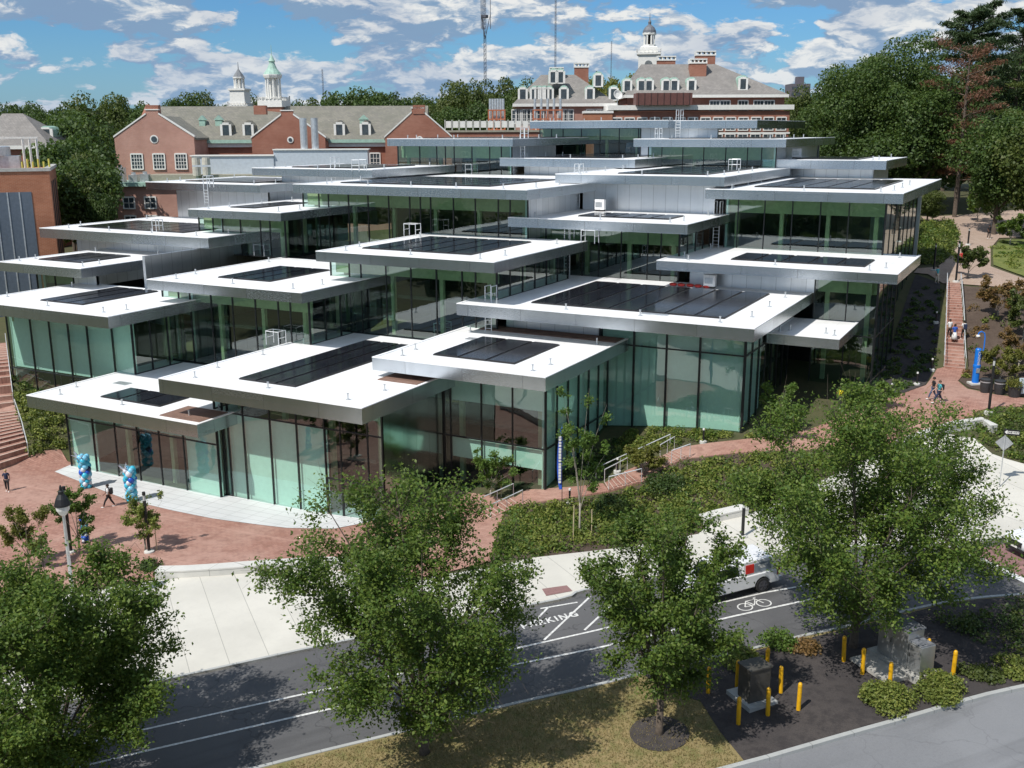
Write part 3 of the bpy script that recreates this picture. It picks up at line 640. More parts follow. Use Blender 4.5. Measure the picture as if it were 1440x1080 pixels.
glazing(centre, 'R', x1, yF, front('R4'), .8, top('R3'), rails=(4.75,), shades=[(yF + .1, front('R4') - .2, 1.5, 9.95)], glass=M_GLASS2, beam=False, cols=False, sp=1.7)
yF = front('R4'); x0, x1 = x1, right('R4'); cladding(centre, 'F', yF - .05, s('R4')[0] + 1.9, x0 - .82, 10.85, top('R4'))
m4 = [(-27.94, 72.20, 9.57)[0], (-25.30, 72.20, 9.83)[0], (-22.69, 72.20, 10.09)[0]]
glazing(centre, 'F', yF, x0 - .8, x1, 2.5, top('R4'), m4, rails=(10.35,), shades=[(x0 - .6, x1 - .1, 2.5, 12.4)], glass=M_GLASS2, beam=False, cols=False, mw=.14)
glazing(centre, 'R', x1, yF, front('R6'), 3.0, top('R4'), rails=(10.35,), shades=[(yF + .2, yF + 5.5, 3.0, 12.4)], glass=M_GLASS2, beam=False, cols=True, sp=2.0)
yF = front('R6'); x1 = right('R6'); xs = (-17.39, 85.60, 14.30)[0]
cladding(centre, 'F', yF, s('R6')[0] + 2, xs, 13.3, top('R6'))
glazing(centre, 'F', yF, xs, x1, 4.5, top('R6'), [(-14.74, 85.60, 13.02)[0]], rails=(10.0,))
glazing(centre, 'R', x1, yF, REAR['R6'] - .6, 4.5, top('R6'), rails=(10.0,), cols=False)
yF = front('R7'); x1 = right('R7'); xl = (-83.22, 58.70, 5.03)[0]
m7 = [(-79.98, 58.70, 5.73)[0], (-77.49, 58.70, 5.73)[0], (-75.08, 58.70, 5.78)[0], (-72.70, 58.70, 5.79)[0], (-69.64, 58.70, 6.70)[0]]
glazing(centre, 'F', yF, xl, x1, 1.0, top('R7'), m7, rails=(5.6,), shades=[(xl + .1, x1 - .1, 5.7, 11.2)], glass=M_GLASS2, beam=False, cols=False)
glazing(centre, 'R', x1, yF, front('R8') + .1, 6.6, top('R7'), cols=True, beam=False)
glazing(centre, 'L', xl, yF, 66, 1.5, top('R7'), cols=False, shades=[(yF + .2, 66, 3, 11)], glass=M_GLASS2)
yF = front('R8'); x1 = right('R8')
m8 = [(-67.50, 64.40, 11.93)[0], (-66.17, 64.40, 12.03)[0], (-63.72, 64.40, 12.21)[0], (-61.29, 64.40, 12.39)[0], (-58.76, 64.40, 12.58)[0], (-56.30, 64.40, 12.76)[0], (-55.02, 64.40, 12.85)[0]]
glazing(centre, 'F', yF, (-69.49, 64.40, 11.78)[0], x1, 6.6, top('R8'), m8)
glazing(centre, 'R', x1, yF, front('R9') + .1, 9.4, top('R8'), beam=False)
yF = front('R9'); x1 = right('R9')
m9 = [(-53.48, 70.50, 14.84)[0], (-52.25, 70.50, 14.92)[0], (-49.67, 70.50, 15.07)[0], (-47.17, 70.50, 15.22)[0], (-44.67, 70.50, 15.37)[0], (-42.23, 70.50, 15.51)[0], (-40.97, 70.50, 15.59)[0]]
glazing(centre, 'F', yF, (-55.51, 70.50, 14.72)[0], x1, 9.4, top('R9'), m9)
glazing(centre, 'R', x1, yF, front('R13') + .1, 13.25, top('R9'), beam=False)
yF = front('R12'); x1 = right('R12')
m12 = [(-76.71, 78.70, 17.75)[0], (-75.40, 78.70, 17.79)[0], (-73.01, 78.70, 17.88)[0], (-70.39, 78.70, 17.97)[0], (-69.16, 78.70, 18.02)[0]]
glazing(centre, 'F', yF, (-78.68, 78.70, 17.68)[0], x1, 14.2, top('R12'), m12)
glazing(centre, 'R', x1, yF, front('R13') + .1, 14.2, top('R12'), beam=False)
cladding(centre, 'F', front('R18'), s('R12')[0] + 4, right('R18'), 16.3, top('R18'))
yF = front('R13'); x1 = right('R13')
m13 = [(-67.01, 83.80, 19.72)[0], (-65.79, 83.80, 19.75)[0], (-63.28, 83.80, 19.82)[0], (-60.89, 83.80, 19.88)[0], (-58.42, 83.80, 19.95)[0], (-55.95, 83.80, 20.02)[0], (-54.73, 83.80, 20.05)[0], (-53.56, 83.80, 20.08)[0], (-51.01, 83.80, 20.15)[0], (-48.61, 83.80, 20.21)[0], (-46.15, 83.80, 20.28)[0], (-44.91, 83.80, 20.31)[0]]
glazing(centre, 'F', yF, (-69.10, 83.80, 20.02)[0], x1, 14.2, top('R13'), m13)
cladding(centre, 'R', x1, yF + .02, 95, 16.7, top('R13'))
yF = front('R14'); x1 = right('R14')
m14 = [(-44.91, 86.20, 17.19)[0], (-42.44, 86.20, 17.16)[0], (-38.68, 86.20, 17.25)[0], (-37.06, 86.20, 17.32)[0], (-34.86, 86.20, 17.41)[0], (-32.32, 86.20, 17.46)[0], (-31.07, 86.20, 17.51)[0]]
glazing(centre, 'F', yF, x1 - 14.4, x1, 13.25, top('R14'), m14)
glazing(centre, 'R', x1, yF, front('R15') + .1, 13.25, top('R14'), beam=False, cols=False)
yF = front('R15'); x1 = right('R15'); xl = (-28.00, 95.00, 19.79)[0]
m15 = [(-26.75, 95.00, 19.95)[0], (-24.26, 95.00, 20.02)[0], (-21.73, 95.00, 20.03)[0], (-19.23, 95.00, 20.04)[0], (-16.74, 95.00, 20.04)[0]]
glazing(centre, 'F', yF, xl, x1, 13.3, top('R15'), m15)
glazing(centre, 'R', x1, yF, 116, 9.5, top('R15'), beam=False, cols=False, sp=3.0)
cladding(centre, 'L', xl, yF + .02, 118, 13.3, top('R15'))
# zinc clad upper blocks
cladding(centre, 'F', front('R10'), s('R10')[0] + 6.5, right('R10'), 5.5, top('R10'))
glazing(centre, 'F', front('R10') + .01, s('R10')[0] + 1, s('R10')[0] + 6.4, 5.5, top('R10'), cols=False)
cladding(centre, 'R', right('R10'), front('R10') + .02, 80, 12.2, top('R10'))
cladding(centre, 'F', front('R11'), s('R11')[0] + 1.8, right('R11'), 8.0, top('R11'))
cladding(centre, 'R', right('R11'), front('R11') + .02, 92, 12.2, top('R11'))
cladding(centre, 'R', right('R7') - 6.4, 66.6, 77.0, 12.2, 15.4)
for n, zb, ye in (('R16', 18.6, 118), ('R17', 9, 100), ('R18', 16.3, 106), ('R20', 21.2, 127), ('R22', 14, 131)):
    cladding(centre, 'F', front(n) + (.03 if n == 'R18' else 0), s(n)[0] + 1.6, right(n), zb, top(n))
    cladding(centre, 'R', right(n), front(n) + .05, ye, zb, top(n)); cladding(centre, 'L', s(n)[0] + 1.6, front(n) + .05, ye, zb, top(n))
yF = front('R19'); x1 = right('R19')
glazing(centre, 'F', yF, (-73.80, 108.20, 24.21)[0], x1, 21.2, top('R19'), [(-70.54, 108.20, 24.23)[0], (-68.07, 108.20, 24.24)[0], (-66.85, 108.20, 24.25)[0], (-65.60, 108.20, 24.25)[0], (-63.12, 108.20, 24.26)[0], (-60.68, 108.20, 24.28)[0], (-59.10, 108.20, 24.28)[0]])
cladding(centre, 'R', x1, yF + .02, 120, 21.2, top('R19'))
glazing(centre, 'L', (-73.80, 108.20, 24.21)[0], yF, 118, 21.2, top('R19'), cols=False)
yF = front('R21'); x1 = right('R21')
glazing(centre, 'F', yF, (-44.06, 116.90, 24.04)[0], x1, 22.1, top('R21'), [(-42.33, 116.90, 24.05)[0], (-39.76, 116.90, 24.07)[0], (-37.24, 116.90, 24.08)[0], (-34.65, 116.90, 24.10)[0], (-32.14, 116.90, 24.11)[0], (-30.53, 116.90, 24.12)[0]])
cladding(centre, 'R', x1, yF + .02, 138, 18, top('R21'))
yF = front('R23'); x1 = right('R23')
glazing(centre, 'F', yF, (-62.95, 126.00, 25.82)[0], x1 - 3.0, 23.1, top('R23'), [(-61.15, 126.00, 25.82)[0], (-59.47, 126.00, 25.81)[0], (-56.80, 126.00, 25.81)[0], (-54.16, 126.00, 25.81)[0], (-51.48, 126.00, 25.80)[0], (-48.85, 126.00, 25.80)[0], (-47.25, 126.00, 25.80)[0]])
cladding(centre, 'F', yF + .04, x1 - 3.0, x1 + 7, 22, top('R23'))
roof('R23b', s('R23')[1] - .5, s('R23')[1] + 10.5, 124.5, 150, 27.53, .95, (0, 0, 0, 0), 0, False)
# rear and left shells keep the building closed from other sides
for n, zb in (('R1', -.5), ('R2', 0), ('R3', 1), ('R4', 3), ('R6', 5), ('R8', 6.6), ('R9', 9.4), ('R12', 14.3), ('R13', 14.2), ('R14', 13.3), ('R15', 10), ('R10', 5.5), ('R11', 8), ('R23', 23.1), ('R21', 22), ('R19', 21.2)):
    x0, x1, y, z, T, oy = s(n)
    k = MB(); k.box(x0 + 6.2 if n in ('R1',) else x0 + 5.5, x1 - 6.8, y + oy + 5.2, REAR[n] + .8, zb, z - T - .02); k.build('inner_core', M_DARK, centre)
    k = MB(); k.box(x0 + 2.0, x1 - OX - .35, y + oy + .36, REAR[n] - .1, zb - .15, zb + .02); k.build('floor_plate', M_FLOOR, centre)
    if z - T - zb > 6.2 and n not in ('R15', 'R13'):
        zm = zb + (z - T - zb) * .5; k = MB(); k.box(x0 + 2.0, x1 - OX - .8, y + oy + 1.6, REAR[n] - .2, zm - .2, zm + .1); k.build('floor_plate', M_FLOOR, centre)
    if n in ('R11', 'R10', 'R23', 'R21', 'R19', 'R15', 'R13'):
        cladding(centre, 'B', REAR[n] - .6, x0 + 1.6, x1 - OX, zb, z - T)
    if n in ('R11', 'R10', 'R12', 'R8'): cladding(centre, 'L', x0 + 1.6, y + oy + .3, REAR[n] - .6, zb, z - T)
# roof access ladders and guard hoops: welded to the building
def ladder(x, y, z0, z1, face='F', w=.55):
    m = MB(); u = (1, 0) if face == 'F' else (0, 1)
    P = lambda s_, z: (x + u[0] * s_, y + u[1] * s_, z)
    d = (0, -.45) if face == 'F' else (.45, 0)
    for s_ in (-w / 2, w / 2): m.cyl(P(s_, z0), P(s_, z1 + 1.2), .04, .04, 5)
    n = int((z1 - z0) / .32)
    for i in range(n): z = z0 + .3 + i * .32; m.cyl(P(-w / 2, z), P(w / 2, z), .025, .025, 4)
    for s_ in (-w / 2, w / 2):
        a = P(s_, z1 + 1.2); b = (a[0] - d[0] * 2.0, a[1] - d[1] * 2.0, a[2]); m.cyl(a, b, .04, .04, 5); m.cyl(b, (b[0], b[1], z1), .04, .04, 5)
        c = (a[0] - d[0] * 2.0, a[1] - d[1] * 2.0, z1 + .6); m.cyl((a[0], a[1], z1 + .6), c, .03, .03, 4)
    return m.build('ladder', M_LADDER, centre)
def hoops(x, y, z, face='F'):
    m = MB(); u = Vector((1, 0, 0)) if face == 'F' else Vector((0, 1, 0)); v = Vector((0, 1, 0)) if face == 'F' else Vector((1, 0, 0)); c = Vector((x, y, z))
    for k in (0, 1.3):
        for a, b in ((-.45, .45),):
            p = [c + u * a + v * k, c + u * a + v * k + Vector((0, 0, 1.15)), c + u * b + v * k + Vector((0, 0, 1.15)), c + u * b + v * k]
            m.tube(p, .035, 5); m.cyl(c + u * a + v * k + Vector((0, 0, .6)), c + u * b + v * k + Vector((0, 0, .6)), .03, .03, 4)
    for a in (-.45, .45): m.cyl(c + u * a + Vector((0, 0, 1.12)), c + u * a + v * 1.3 + Vector((0, 0, 1.12)), .03, .03, 4)
    return m.build('guard_hoop', M_LADDER, centre)
def lad(p, zr, face='F'): ladder(p[0], p[1], p[2], zr, face)
lad((-39.17, 69.40, 10.90), 13.34); lad((-39.46, 84.62, 13.34), 16.8); lad((-83.94, 70.75, 14.29), 16.47) if False else None
ladder(s('R10')[1] - 3.5, front('R11') - .6, 14.3, 16.47); lad((-79.39, 80.77, 18.90), 20.74); ladder(-72.5, front('R18') - .7, 18.9, 22.4)
lad((-28.58, 94.39, 15.63), 18.71); lad((-42.90, 94.19, 18.71), 21.38 + .6); lad((-43.61, 118.61, 22.27), 25.42); lad((-56.41, 108.46, 23.32), 25.51); lad((-41.13, 118.83, 25.42), 27.5); lad((-35.50, 160.69, 21.19), 23.15)
for p, f in (((-56.38, 63.33, 9.48), 'R'), ((-54.70, 81.32, 16.80), 'R'), ((-71.41, 79.12, 14.27), 'R'), ((-45.43, 71.93, 9.48), 'F'), ((-63.12, 107.37, 21.38), 'F'), ((-64.75, 87.18, 22.40), 'F'), ((-79.94, 91.88, 18.90), 'F'), ((-37.09, 82.87, 16.80), 'R'), ((-30.91, 106.93, 22.27), 'F')):
    hoops(p[0], p[1], p[2], f)
for p, zt in (((-35.20, 59.10, 9.48), 0),): pass
for a, b, c, d, z in ((-39.4, -38.2, 66.0, 66.8, 10.9), (-26.5, -24.5, 69.6, 70.2, 13.34), (-66.4, -65.0, 55.6, 56.4, 6.65)):
    k = MB(); k.box(a, b, c, d, z - .01, z + .04); k.build('roof_hatch', M_STEEL, centre)
# condenser units and sandbags stand loose on the roofs
def condenser(loc, label, rz=0):
    t = thing('condenser_unit', loc, label, 'condenser', 'white condenser units on the roofs', rz)
    m = MB(); m.box(-.5, .5, -.25, .25, .15, 1.15); m.build('housing', M_WHITE, t, bevel=.04)
    m = MB(); m.cyl((.08, .26, .65), (.08, .29, .65), .33, .33, 16); m.build('fan_grille', M_BLACK, t); m = MB(); m.box(-.4, .3, -.27, -.25, .4, .9); m.build('service_panel', M_STEEL, t)
    m = MB(); m.box(-.45, .45, -.2, -.12, 0, .15); m.box(-.45, .45, .12, .2, 0, .15); m.build('foot_rail', M_BLACK, t)
condenser((-25.82, 84.15, 13.34), 'white condenser unit beside red bags on the large front right roof')
condenser((-40.05, 93.48, 18.71), 'white condenser unit against the zinc wall on a middle roof')
condenser((-47.66, 142.20, 25.42), 'white condenser unit on the far roof below the topmost pavilion')
condenser((-27.90, 122.39, 23.15), 'white condenser unit at the left end of the far right roof')
M_RED = simple('red_bag', (.55, .05, .04), .8, var=.3)
rng0 = random.Random(4)
p0 = (-27.48, 84.23, 13.34)
for i in range(5):
    m = MB(); m.ball((0, 0, .12), .3, 10, 6, (1.2, .8, .5)); m.ball((.25, .02, .14), .12, 8, 5, (1, 1, .7))
    o = m.build('sandbag', M_RED, smooth=True, loc=(p0[0] - 1.6 + i * .75, p0[1] + rng0.uniform(-.2, .2), p0[2] + .0))
    tag(o, ['leftmost red bag of the row near the condenser unit', 'second red bag from the left near the condenser unit', 'middle red bag of the row near the condenser unit', 'fourth red bag from the left near the condenser unit', 'rightmost red bag touching the condenser unit'][i], 'bag', 'red bags on the front right roof')
#@@PART3@@
# ---------------------------------------------------------------- campus buildings behind
M_BR1 = m_brick('red_brick', (.30, .115, .075), (.36, .15, .10), (.34, .26, .21))
M_BR2 = m_brick('orange_brick', (.35, .135, .075), (.42, .17, .095), (.42, .28, .2))
M_BRP = m_brick('pink_brick', (.42, .22, .17), (.47, .25, .2), (.45, .36, .3))
M_SLATE = m_slate('slate_roof', (.20, .19, .165), (.26, .245, .20), (.15, .15, .12))
M_SLATE2 = m_slate('grey_slate_roof', (.23, .215, .20), (.29, .27, .25), (.17, .16, .15))
M_TRIM = simple('white_trim', (.72, .71, .67), .7, var=.06)
M_COPPER = simple('green_copper', (.32, .48, .40), .6, var=.12)
M_PANE = simple('window_glass', (.05, .065, .075), .08, var=.3, scale=2)
M_GPANEL = simple('grey_panel', (.13, .16, .20), .45, .3, var=.08)
M_TANROOF = simple('tan_roof', (.30, .28, .22), .8)
M_ORANGE = simple('rust_frame', (.40, .13, .06), .7)
M_BROWNB = simple('brown_screen', (.13, .055, .045), .6)
def bthing(name, org, az, z0, label, cat='building', group=None):
    return thing(name, (org[0], org[1], z0), label, cat, group, R(az))
def window(parent, x, y, z, w, h, face='F', rows=2, cols=2, arch=False, pane=None):
    """white framed sash window on a wall; y is the wall plane"""
    d = -1 if face == 'F' else 1
    def bx(m, a, b, p, q, za, zb):
        if face == 'F': m.box(a, b, y - q, y - p, za, zb)
        else: m.box(y + p, y + q, a, b, za, zb)
    m = MB(); t = .16
    bx(m, x - w / 2 - t, x - w / 2, 0, .14, z - t, z + h + t); bx(m, x + w / 2, x + w / 2 + t, 0, .14, z - t, z + h + t)
    bx(m, x - w / 2, x + w / 2, 0, .14, z + h, z + h + t + .05); bx(m, x - w / 2 - .1, x + w / 2 + .1, 0, .2, z - t, z)
    for i in range(1, cols): a = x - w / 2 + w * i / cols; bx(m, a - .035, a + .035, .02, .1, z, z + h)
    for i in range(1, rows): b = z + h * i / rows; bx(m, x - w / 2, x + w / 2, .02, .095, b - .035, b + .035)
    o = m.build('window', M_TRIM, parent)
    m = MB(); bx(m, x - w / 2, x + w / 2, .005, .06, z, z + h); m.build('pane', pane or M_PANE, o)
def gable(parent, x0, x1, y0, y1, zb, ze, za, wall, roofm, flip=False, cap=True):
    """brick gable wing whose gable end faces the front"""
    xm = (x0 + x1) / 2; m = MB()
    m.prism([(x0, zb), (x1, zb), (x1, ze), (xm + .9, za - .2), (xm + .9, za + .5), (xm - .9, za + .5), (xm - .9, za - .2), (x0, ze)], y0, y0 + .5)
    m.box(x0, x0 + .3, y0 + .5, y1, zb, ze - .3); m.box(x1 - .3, x1, y0 + .5, y1, zb, ze - .3)
    m.build('gable_wall', wall, parent)
    m = MB(); e = .12
    m.prism([(x0 - .2, ze - .15), (xm, za - .25), (x1 + .2, ze - .15), (x1 + .2, ze - .45), (xm, za - .6), (x0 - .2, ze - .45)], y0 + .55, y1)
    r = m.build('roof', roofm, parent)
    m = MB()
    for a, b in ((x0 - .1, xm - .9), (x1 + .1, xm + .9)):
        m.prism([(a, ze - .05), (b, za - .1), (b, za + .12), (a, ze + .18)], y0 - .1, y0 + .5)
    m.box(xm - 1.0, xm + 1.0, y0 - .1, y0 + .6, za + .5, za + .65); m.build('coping', M_TRIM, r)
    return r
def dormer(parent, x, y, z, w=1.5, h=1.9, depth=3.2, m_side=None, arch=True):
    m = MB(); n = 7 if arch else 2
    if arch: top = [(x + w / 2 * math.cos(math.pi * i / n), z + h - w / 2 + w / 2 * math.sin(math.pi * i / n)) for i in range(n + 1)]
    else: top = [(x + w / 2, z + h * .72), (x, z + h), (x - w / 2, z + h * .72)]
    m.prism([(x + w / 2, z)] + top + [(x - w / 2, z)], y, y + depth); o = m.build('dormer', m_side or M_COPPER, parent)
    m = MB(); s = .12; iw = w * .62
    m.box(x - w / 2 - .05, x - iw / 2, y - .12, y + .1, z, z + h * .78); m.box(x + iw / 2, x + w / 2 + .05, y - .12, y + .1, z, z + h * .78)
    m.box(x - iw / 2, x + iw / 2, y - .12, y + .1, z + h * .74, z + h * .88); m.box(x - iw / 2, x + iw / 2, y - .12, y + .1, z - .05, z + .15); m.build('frame', M_TRIM, o)
    m = MB(); m.box(x - iw / 2, x + iw / 2, y - .07, y + .02, z + .15, z + h * .74); m.build('pane', M_PANE, o)
def hip(parent, x0, x1, y0, y1, ze, za, rx0, rx1, m_, name='roof'):
    ym = (y0 + y1) / 2; m = MB()
    a, b, c, d = (x0, y0, ze), (x1, y0, ze), (x1, y1, ze), (x0, y1, ze); e, f = (rx0, ym, za), (rx1, ym, za)
    m.face([a, b, f, e]); m.face([b, c, f]); m.face([c, d, e, f]); m.face([d, a, e]); m.face([d, c, b, a])
    r = m.build(name, m_, parent)
    m = MB(); m.box(x0 - .1, x1 + .1, y0 - .1, y1 + .1, ze - .55, ze - .02); m.build('cornice', M_TRIM, r)
    return r
def chimney(parent, x0, x1, y0, y1, z0, z1):
    m = MB(); m.box(x0, x1, y0, y1, z0, z1); c = m.build('chimney', M_BR1, parent)
    m = MB(); m.box(x0 - .12, x1 + .12, y0 - .12, y1 + .12, z1, z1 + .25); n = 5
    for i in range(n): a = x0 + (x1 - x0) * i / (n - 1); m.box(a - .12, a + .12, y0, y1, z1 + .25, z1 + .7)
    m.box(x0 - .1, x1 + .1, y0 - .1, y1 + .1, z1 + .7, z1 + .9); m.build('chimney_cap', M_TRIM, c)
# --- long brick hall with three gables
o = (-123.20, 107.86, 20.92)
H = bthing('brick_hall', o, 30, 12.0, 'long red brick hall with grey slate roof and three front gables behind the glass centre')
m = MB(); m.box(.2, 47.5, 8, 26, 0, 13.2); m.build('wall', M_BR1, H)
m = MB(); m.prism([(7.3, 13.2), (17, 18.4), (26.7, 13.2)], .3, 45); 
m.v = [(y, x, z) for x, y, z in m.v]
rf = m.build('roof', M_SLATE, H)
m = MB(); m.box(0, 47.7, 7.2, 7.9, 12.7, 13.2); m.build('cornice', M_COPPER, rf)
m = MB(); m.box(0, 47.6, 7.55, 7.95, 12.1, 12.68); m.build('eaves_trim', M_TRIM, H)
m = MB(); m.prism([(7.2, 12.6), (17, 18.7), (26.8, 12.6)], -.25, .28); m.v = [(y, x, z) for x, y, z in m.v]; m.build('end_parapet', M_BR1, H)
gable(H, 0, 11.5, 0, 15, 0, 13.7, 17.0, M_BRP, M_SLATE); gable(H, 19, 30, 4, 16, 0, 13.5, 16.9, M_BR1, M_SLATE); gable(H, 39, 49, 4, 20, 0, 13.5, 17.2, M_BR1, M_SLATE)
for x in (3.0, 6.2, 9.4): window(H, x, 0, 9.2, 1.5, 2.0, rows=4, cols=4)
for x in (2.4,): window(H, x, 0, 4.2, 1.5, 1.3, cols=2); window(H, x, 0, .6, 1.5, 2.6, cols=2)
m = MB(); m.cyl((5.75, -.08, 13.4), (5.75, .2, 13.4), .6, .6, 16); m.build('round_window', M_TRIM, H); m = MB(); m.cyl((5.75, -.14, 13.4), (5.75, .1, 13.4), .42, .42, 16); m.build('round_pane', M_PANE, H)
for x in (24.8, 44.2): m = MB(); m.cyl((x, 3.9, 13.2), (x, 4.2, 13.2), .48, .48, 16); m.build('round_window', M_TRIM, H); m = MB(); m.cyl((x, 3.84, 13.2), (x, 4.1, 13.2), .28, .28, 16); m.build('round_pane', M_PANE, H)
for x in (14.2, 17.6, 31.6, 35.6): dormer(H, x, 8.6, 13.5, 1.6, 2.6, 3.4, M_SLATE, False)
for x in (31.5, 35, 37): window(H, x, 8, 9.0, 1.4, 2.0, rows=3, cols=3)
for x in (20.5, 44.2, 5.75): m = MB(); m.box(x - .9, x + .9, 3.9 if x > 8 else 0.1, 5.2 if x > 8 else 1.4, 16.9, 18.2); m.build('chimney', M_BR1, H)
for x, w in ((9.5, .9), (34.5, 1.2), (12.0, 1.0)):
    m = MB(); m.box(x, x + w, 11.2, 12.2, 14.8, 16.2); m.prism([(x - .2, 16.2), (x + w / 2, 16.9), (x + w + .2, 16.2)], 11.1, 12.3); m.build('roof_vent', M_COPPER, rf)
# --- flat roofed annex with roof plant in front of the hall
A = bthing('brick_annex', o, 30, 12.0, 'low flat roofed brick annex with grey roof plant in front of the long hall')
m = MB(); m.box(0.4, 44, -7, -.3, -1, 7.0); m.build('wall', M_BRP, A)
m = MB(); m.box(-.2, 44.6, -7.6, .2, 7.0, 7.55); m.build('cornice', M_COPPER, A)
m = MB(); m.box(6, 44, -6, -1, 7.56, 8.5); m.build('parapet', M_TANROOF, A)
for x in (3.6, 6.6): window(A, x, -7, 4.0, 1.4, 1.4); window(A, x, -7, .4, 1.4, 2.4)
m = MB(); m.box(11.8, 23.5, -3.2, -.6, 8.5, 11.0); m.box(23.5, 37, -3.0, -.6, 8.5, 11.8); m.build('plant_room', M_GPANEL if 0 else simple('pale_blue_panel', (.52, .58, .63), .5, .2, var=.06), A)
m = MB(); m.box(11.6, 23.6, -3.4, -.5, 11.0, 11.15); m.box(23.4, 37.2, -3.2, -.5, 11.8, 11.95); m.build('plant_room_roof', M_TRIM, A)
for x in (27.8, 29.4): m = MB(); m.cyl((x, -2, 11.95), (x, -2, 16.3), .52, .52, 14); m.build('flue', M_STEEL, A)
for x, h in ((1.8, 2.0), (3.6, 1.0), (5.2, 1.1)): m = MB(); m.box(x, x + 1.2, -6.4, -5.2, 7.56, 7.56 + h); m.cyl((x + .6, -5.8, 7.5 + h), (x + .6, -5.8, 7.9 + h), .3, .3, 10); m.build('roof_fan', M_STEEL, A)
for x in (13.3, 14.7): m = MB(); m.cyl((x, -6.6, 7.9), (x, -6.6, 8.4), .2, .2, 8); m.cyl((x, -6.6, 8.4), (x, -6.6, 9.6), .55, .6, 12); m.cyl((x, -6.6, 9.9), (x, -6.6, 10.9), .6, .55, 12); m.build('cooling_fan', simple('cream_metal', (.55, .53, .45), .5), A)
# --- cupola towers
def cupola(name, px_pt, z0, label, kind):
    t = thing(name, (px_pt[0], px_pt[1], z0), label, 'tower')
    if kind == 1:
        m = MB(); m.box(-1.9, 1.9, -1.9, 1.9, -6, 0); m.box(-2.2, 2.2, -2.2, 2.2, 0, .3); m.lathe([(1.7, .3), (1.6, 3.4), (1.85, 3.5), (1.85, 3.9)], n=4, sq=True); m.build('tower_base', M_TRIM, t)
        m = MB()
        for i in range(8): a = math.tau * (i + .5) / 8; m.box(-.12 + 1.0 * math.cos(a), .12 + 1.0 * math.cos(a), -.12 + 1.0 * math.sin(a), .12 + 1.0 * math.sin(a), 3.9, 6.1)
        m.lathe([(.55, 3.9), (.55, 6.0)], n=8); m.lathe([(1.35, 6.0), (1.35, 6.3)], n=8); m.build('lantern', M_TRIM, t)
        m = MB(); m.lathe([(1.3, 6.3), (.9, 6.9), (.5, 7.4), (.1, 8.0), (.05, 9.4)], n=8); m.build('spire', simple('lead_roof', (.17, .18, .19), .6), t); rr = 2.0
    elif kind == 2:
        m = MB(); m.box(-2.0, 2.0, -2.0, 2.0, -6, -.4); m.build('brick_base', M_BR1, t)
        m = MB(); m.box(-2.2, 2.2, -2.2, 2.2, -.4, .7); m.lathe([(1.9, .7), (1.9, 1.0)], n=4, sq=True); m.build('tower_base', M_TRIM, t)
        m = MB()
        for i in range(8): a = math.tau * (i + .5) / 8; m.cyl((1.2 * math.cos(a), 1.2 * math.sin(a), 1.0), (1.2 * math.cos(a), 1.2 * math.sin(a), 4.5), .17, .14, 8)
        m.lathe([(.7, 1.0), (.7, 4.5)], n=8); m.lathe([(1.6, 4.5), (1.75, 4.9), (1.75, 5.1)], n=8); m.build('lantern', M_TRIM, t)
        m = MB(); m.lathe([(1.6, 5.1), (1.35, 5.5), (.85, 6.1), (.55, 6.8), (.45, 7.2), (.62, 7.3), (.3, 7.9), (.06, 8.4), (.04, 10)], n=12); m.build('dome', M_COPPER, t); rr = 2.1
    else:
        m = MB(); m.box(-2.6, 2.6, -2.6, 2.6, -6, 5.4); m.box(-3.0, 3.0, -3.0, 3.0, 5.4, 5.9); m.lathe([(2.3, 5.9), (2.2, 7.2), (1.9, 7.4)], n=4, sq=True); m.build('tower_base', M_TRIM, t)
        m = MB(); 
        for sx in (-1, 1): m.cyl((0, -2.62, 3.0), (0, -2.75, 3.0), .95, .95, 20)
        m.cyl((2.62, 0, 3.0), (2.75, 0, 3.0), .95, .95, 20); m.build('clock_face', simple('clock_grey', (.30, .33, .34), .6), t)
        m = MB()
        for i in range(8): a = math.tau * (i + .5) / 8; m.box(-.2 + 1.35 * math.cos(a), .2 + 1.35 * math.cos(a), -.2 + 1.35 * math.sin(a), .2 + 1.35 * math.sin(a), 7.2, 10.4)
        m.lathe([(1.75, 10.3), (1.75, 10.8)], n=8); m.lathe([(1.7, 7.2), (1.7, 7.9)], n=8); m.build('lantern', M_TRIM, t)
        m = MB(); m.lathe([(.9, 7.9), (.9, 10.3)], n=8); m.build('dark_core', M_DARK, t)
        m = MB(); m.lathe([(1.7, 10.8), (1.6, 11.4), (1.2, 12.1), (.6, 12.6), (.35, 12.8), (.42, 13.4), (.1, 14.0), (.05, 15.6)], n=14); m.build('dome', simple('slate_dome', (.14, .15, .17), .5), t); rr = 3.0
    zb = {1: .3, 2: .7, 3: 5.9}[kind]; m = MB()
    for i in range(4):
        for k in range(7):
            q = -rr + 2 * rr * k / 6; x, y = [(q, -rr), (rr, q), (q, rr), (-rr, q)][i]; h = .85 if k in (0, 6) else .55; m.box(x - .08, x + .08, y - .08, y + .08, zb, zb + h)
    for a, b, c, d in ((-rr, rr, -rr - .06, -rr + .06), (-rr, rr, rr - .06, rr + .06), (-rr - .06, -rr + .06, -rr, rr), (rr - .06, rr + .06, -rr, rr)): m.box(a, b, c, d, zb + .5, zb + .6)
    m.build('balustrade', M_TRIM, t); t.rotation_euler = (0, 0, R(20)); return t
c1 = cupola('cupola_tower', (-137.09, 149.94, 30.80), 30.8, 'white wooden cupola with dark pointed cap, left of the two above the slate roof', 1)
c2 = cupola('cupola_tower', (-114.36, 132.90, 30.87), 30.6, 'white cupola with green copper bell dome on brick base above the slate roof', 2)
c2.scale = (.92,) * 3; c1.scale = (.86,) * 3
c3 = cupola('clock_tower', (-97.57, 257.46, 38.99), 39.6, 'tall white clock tower with grey dome behind the right campus halls', 3)
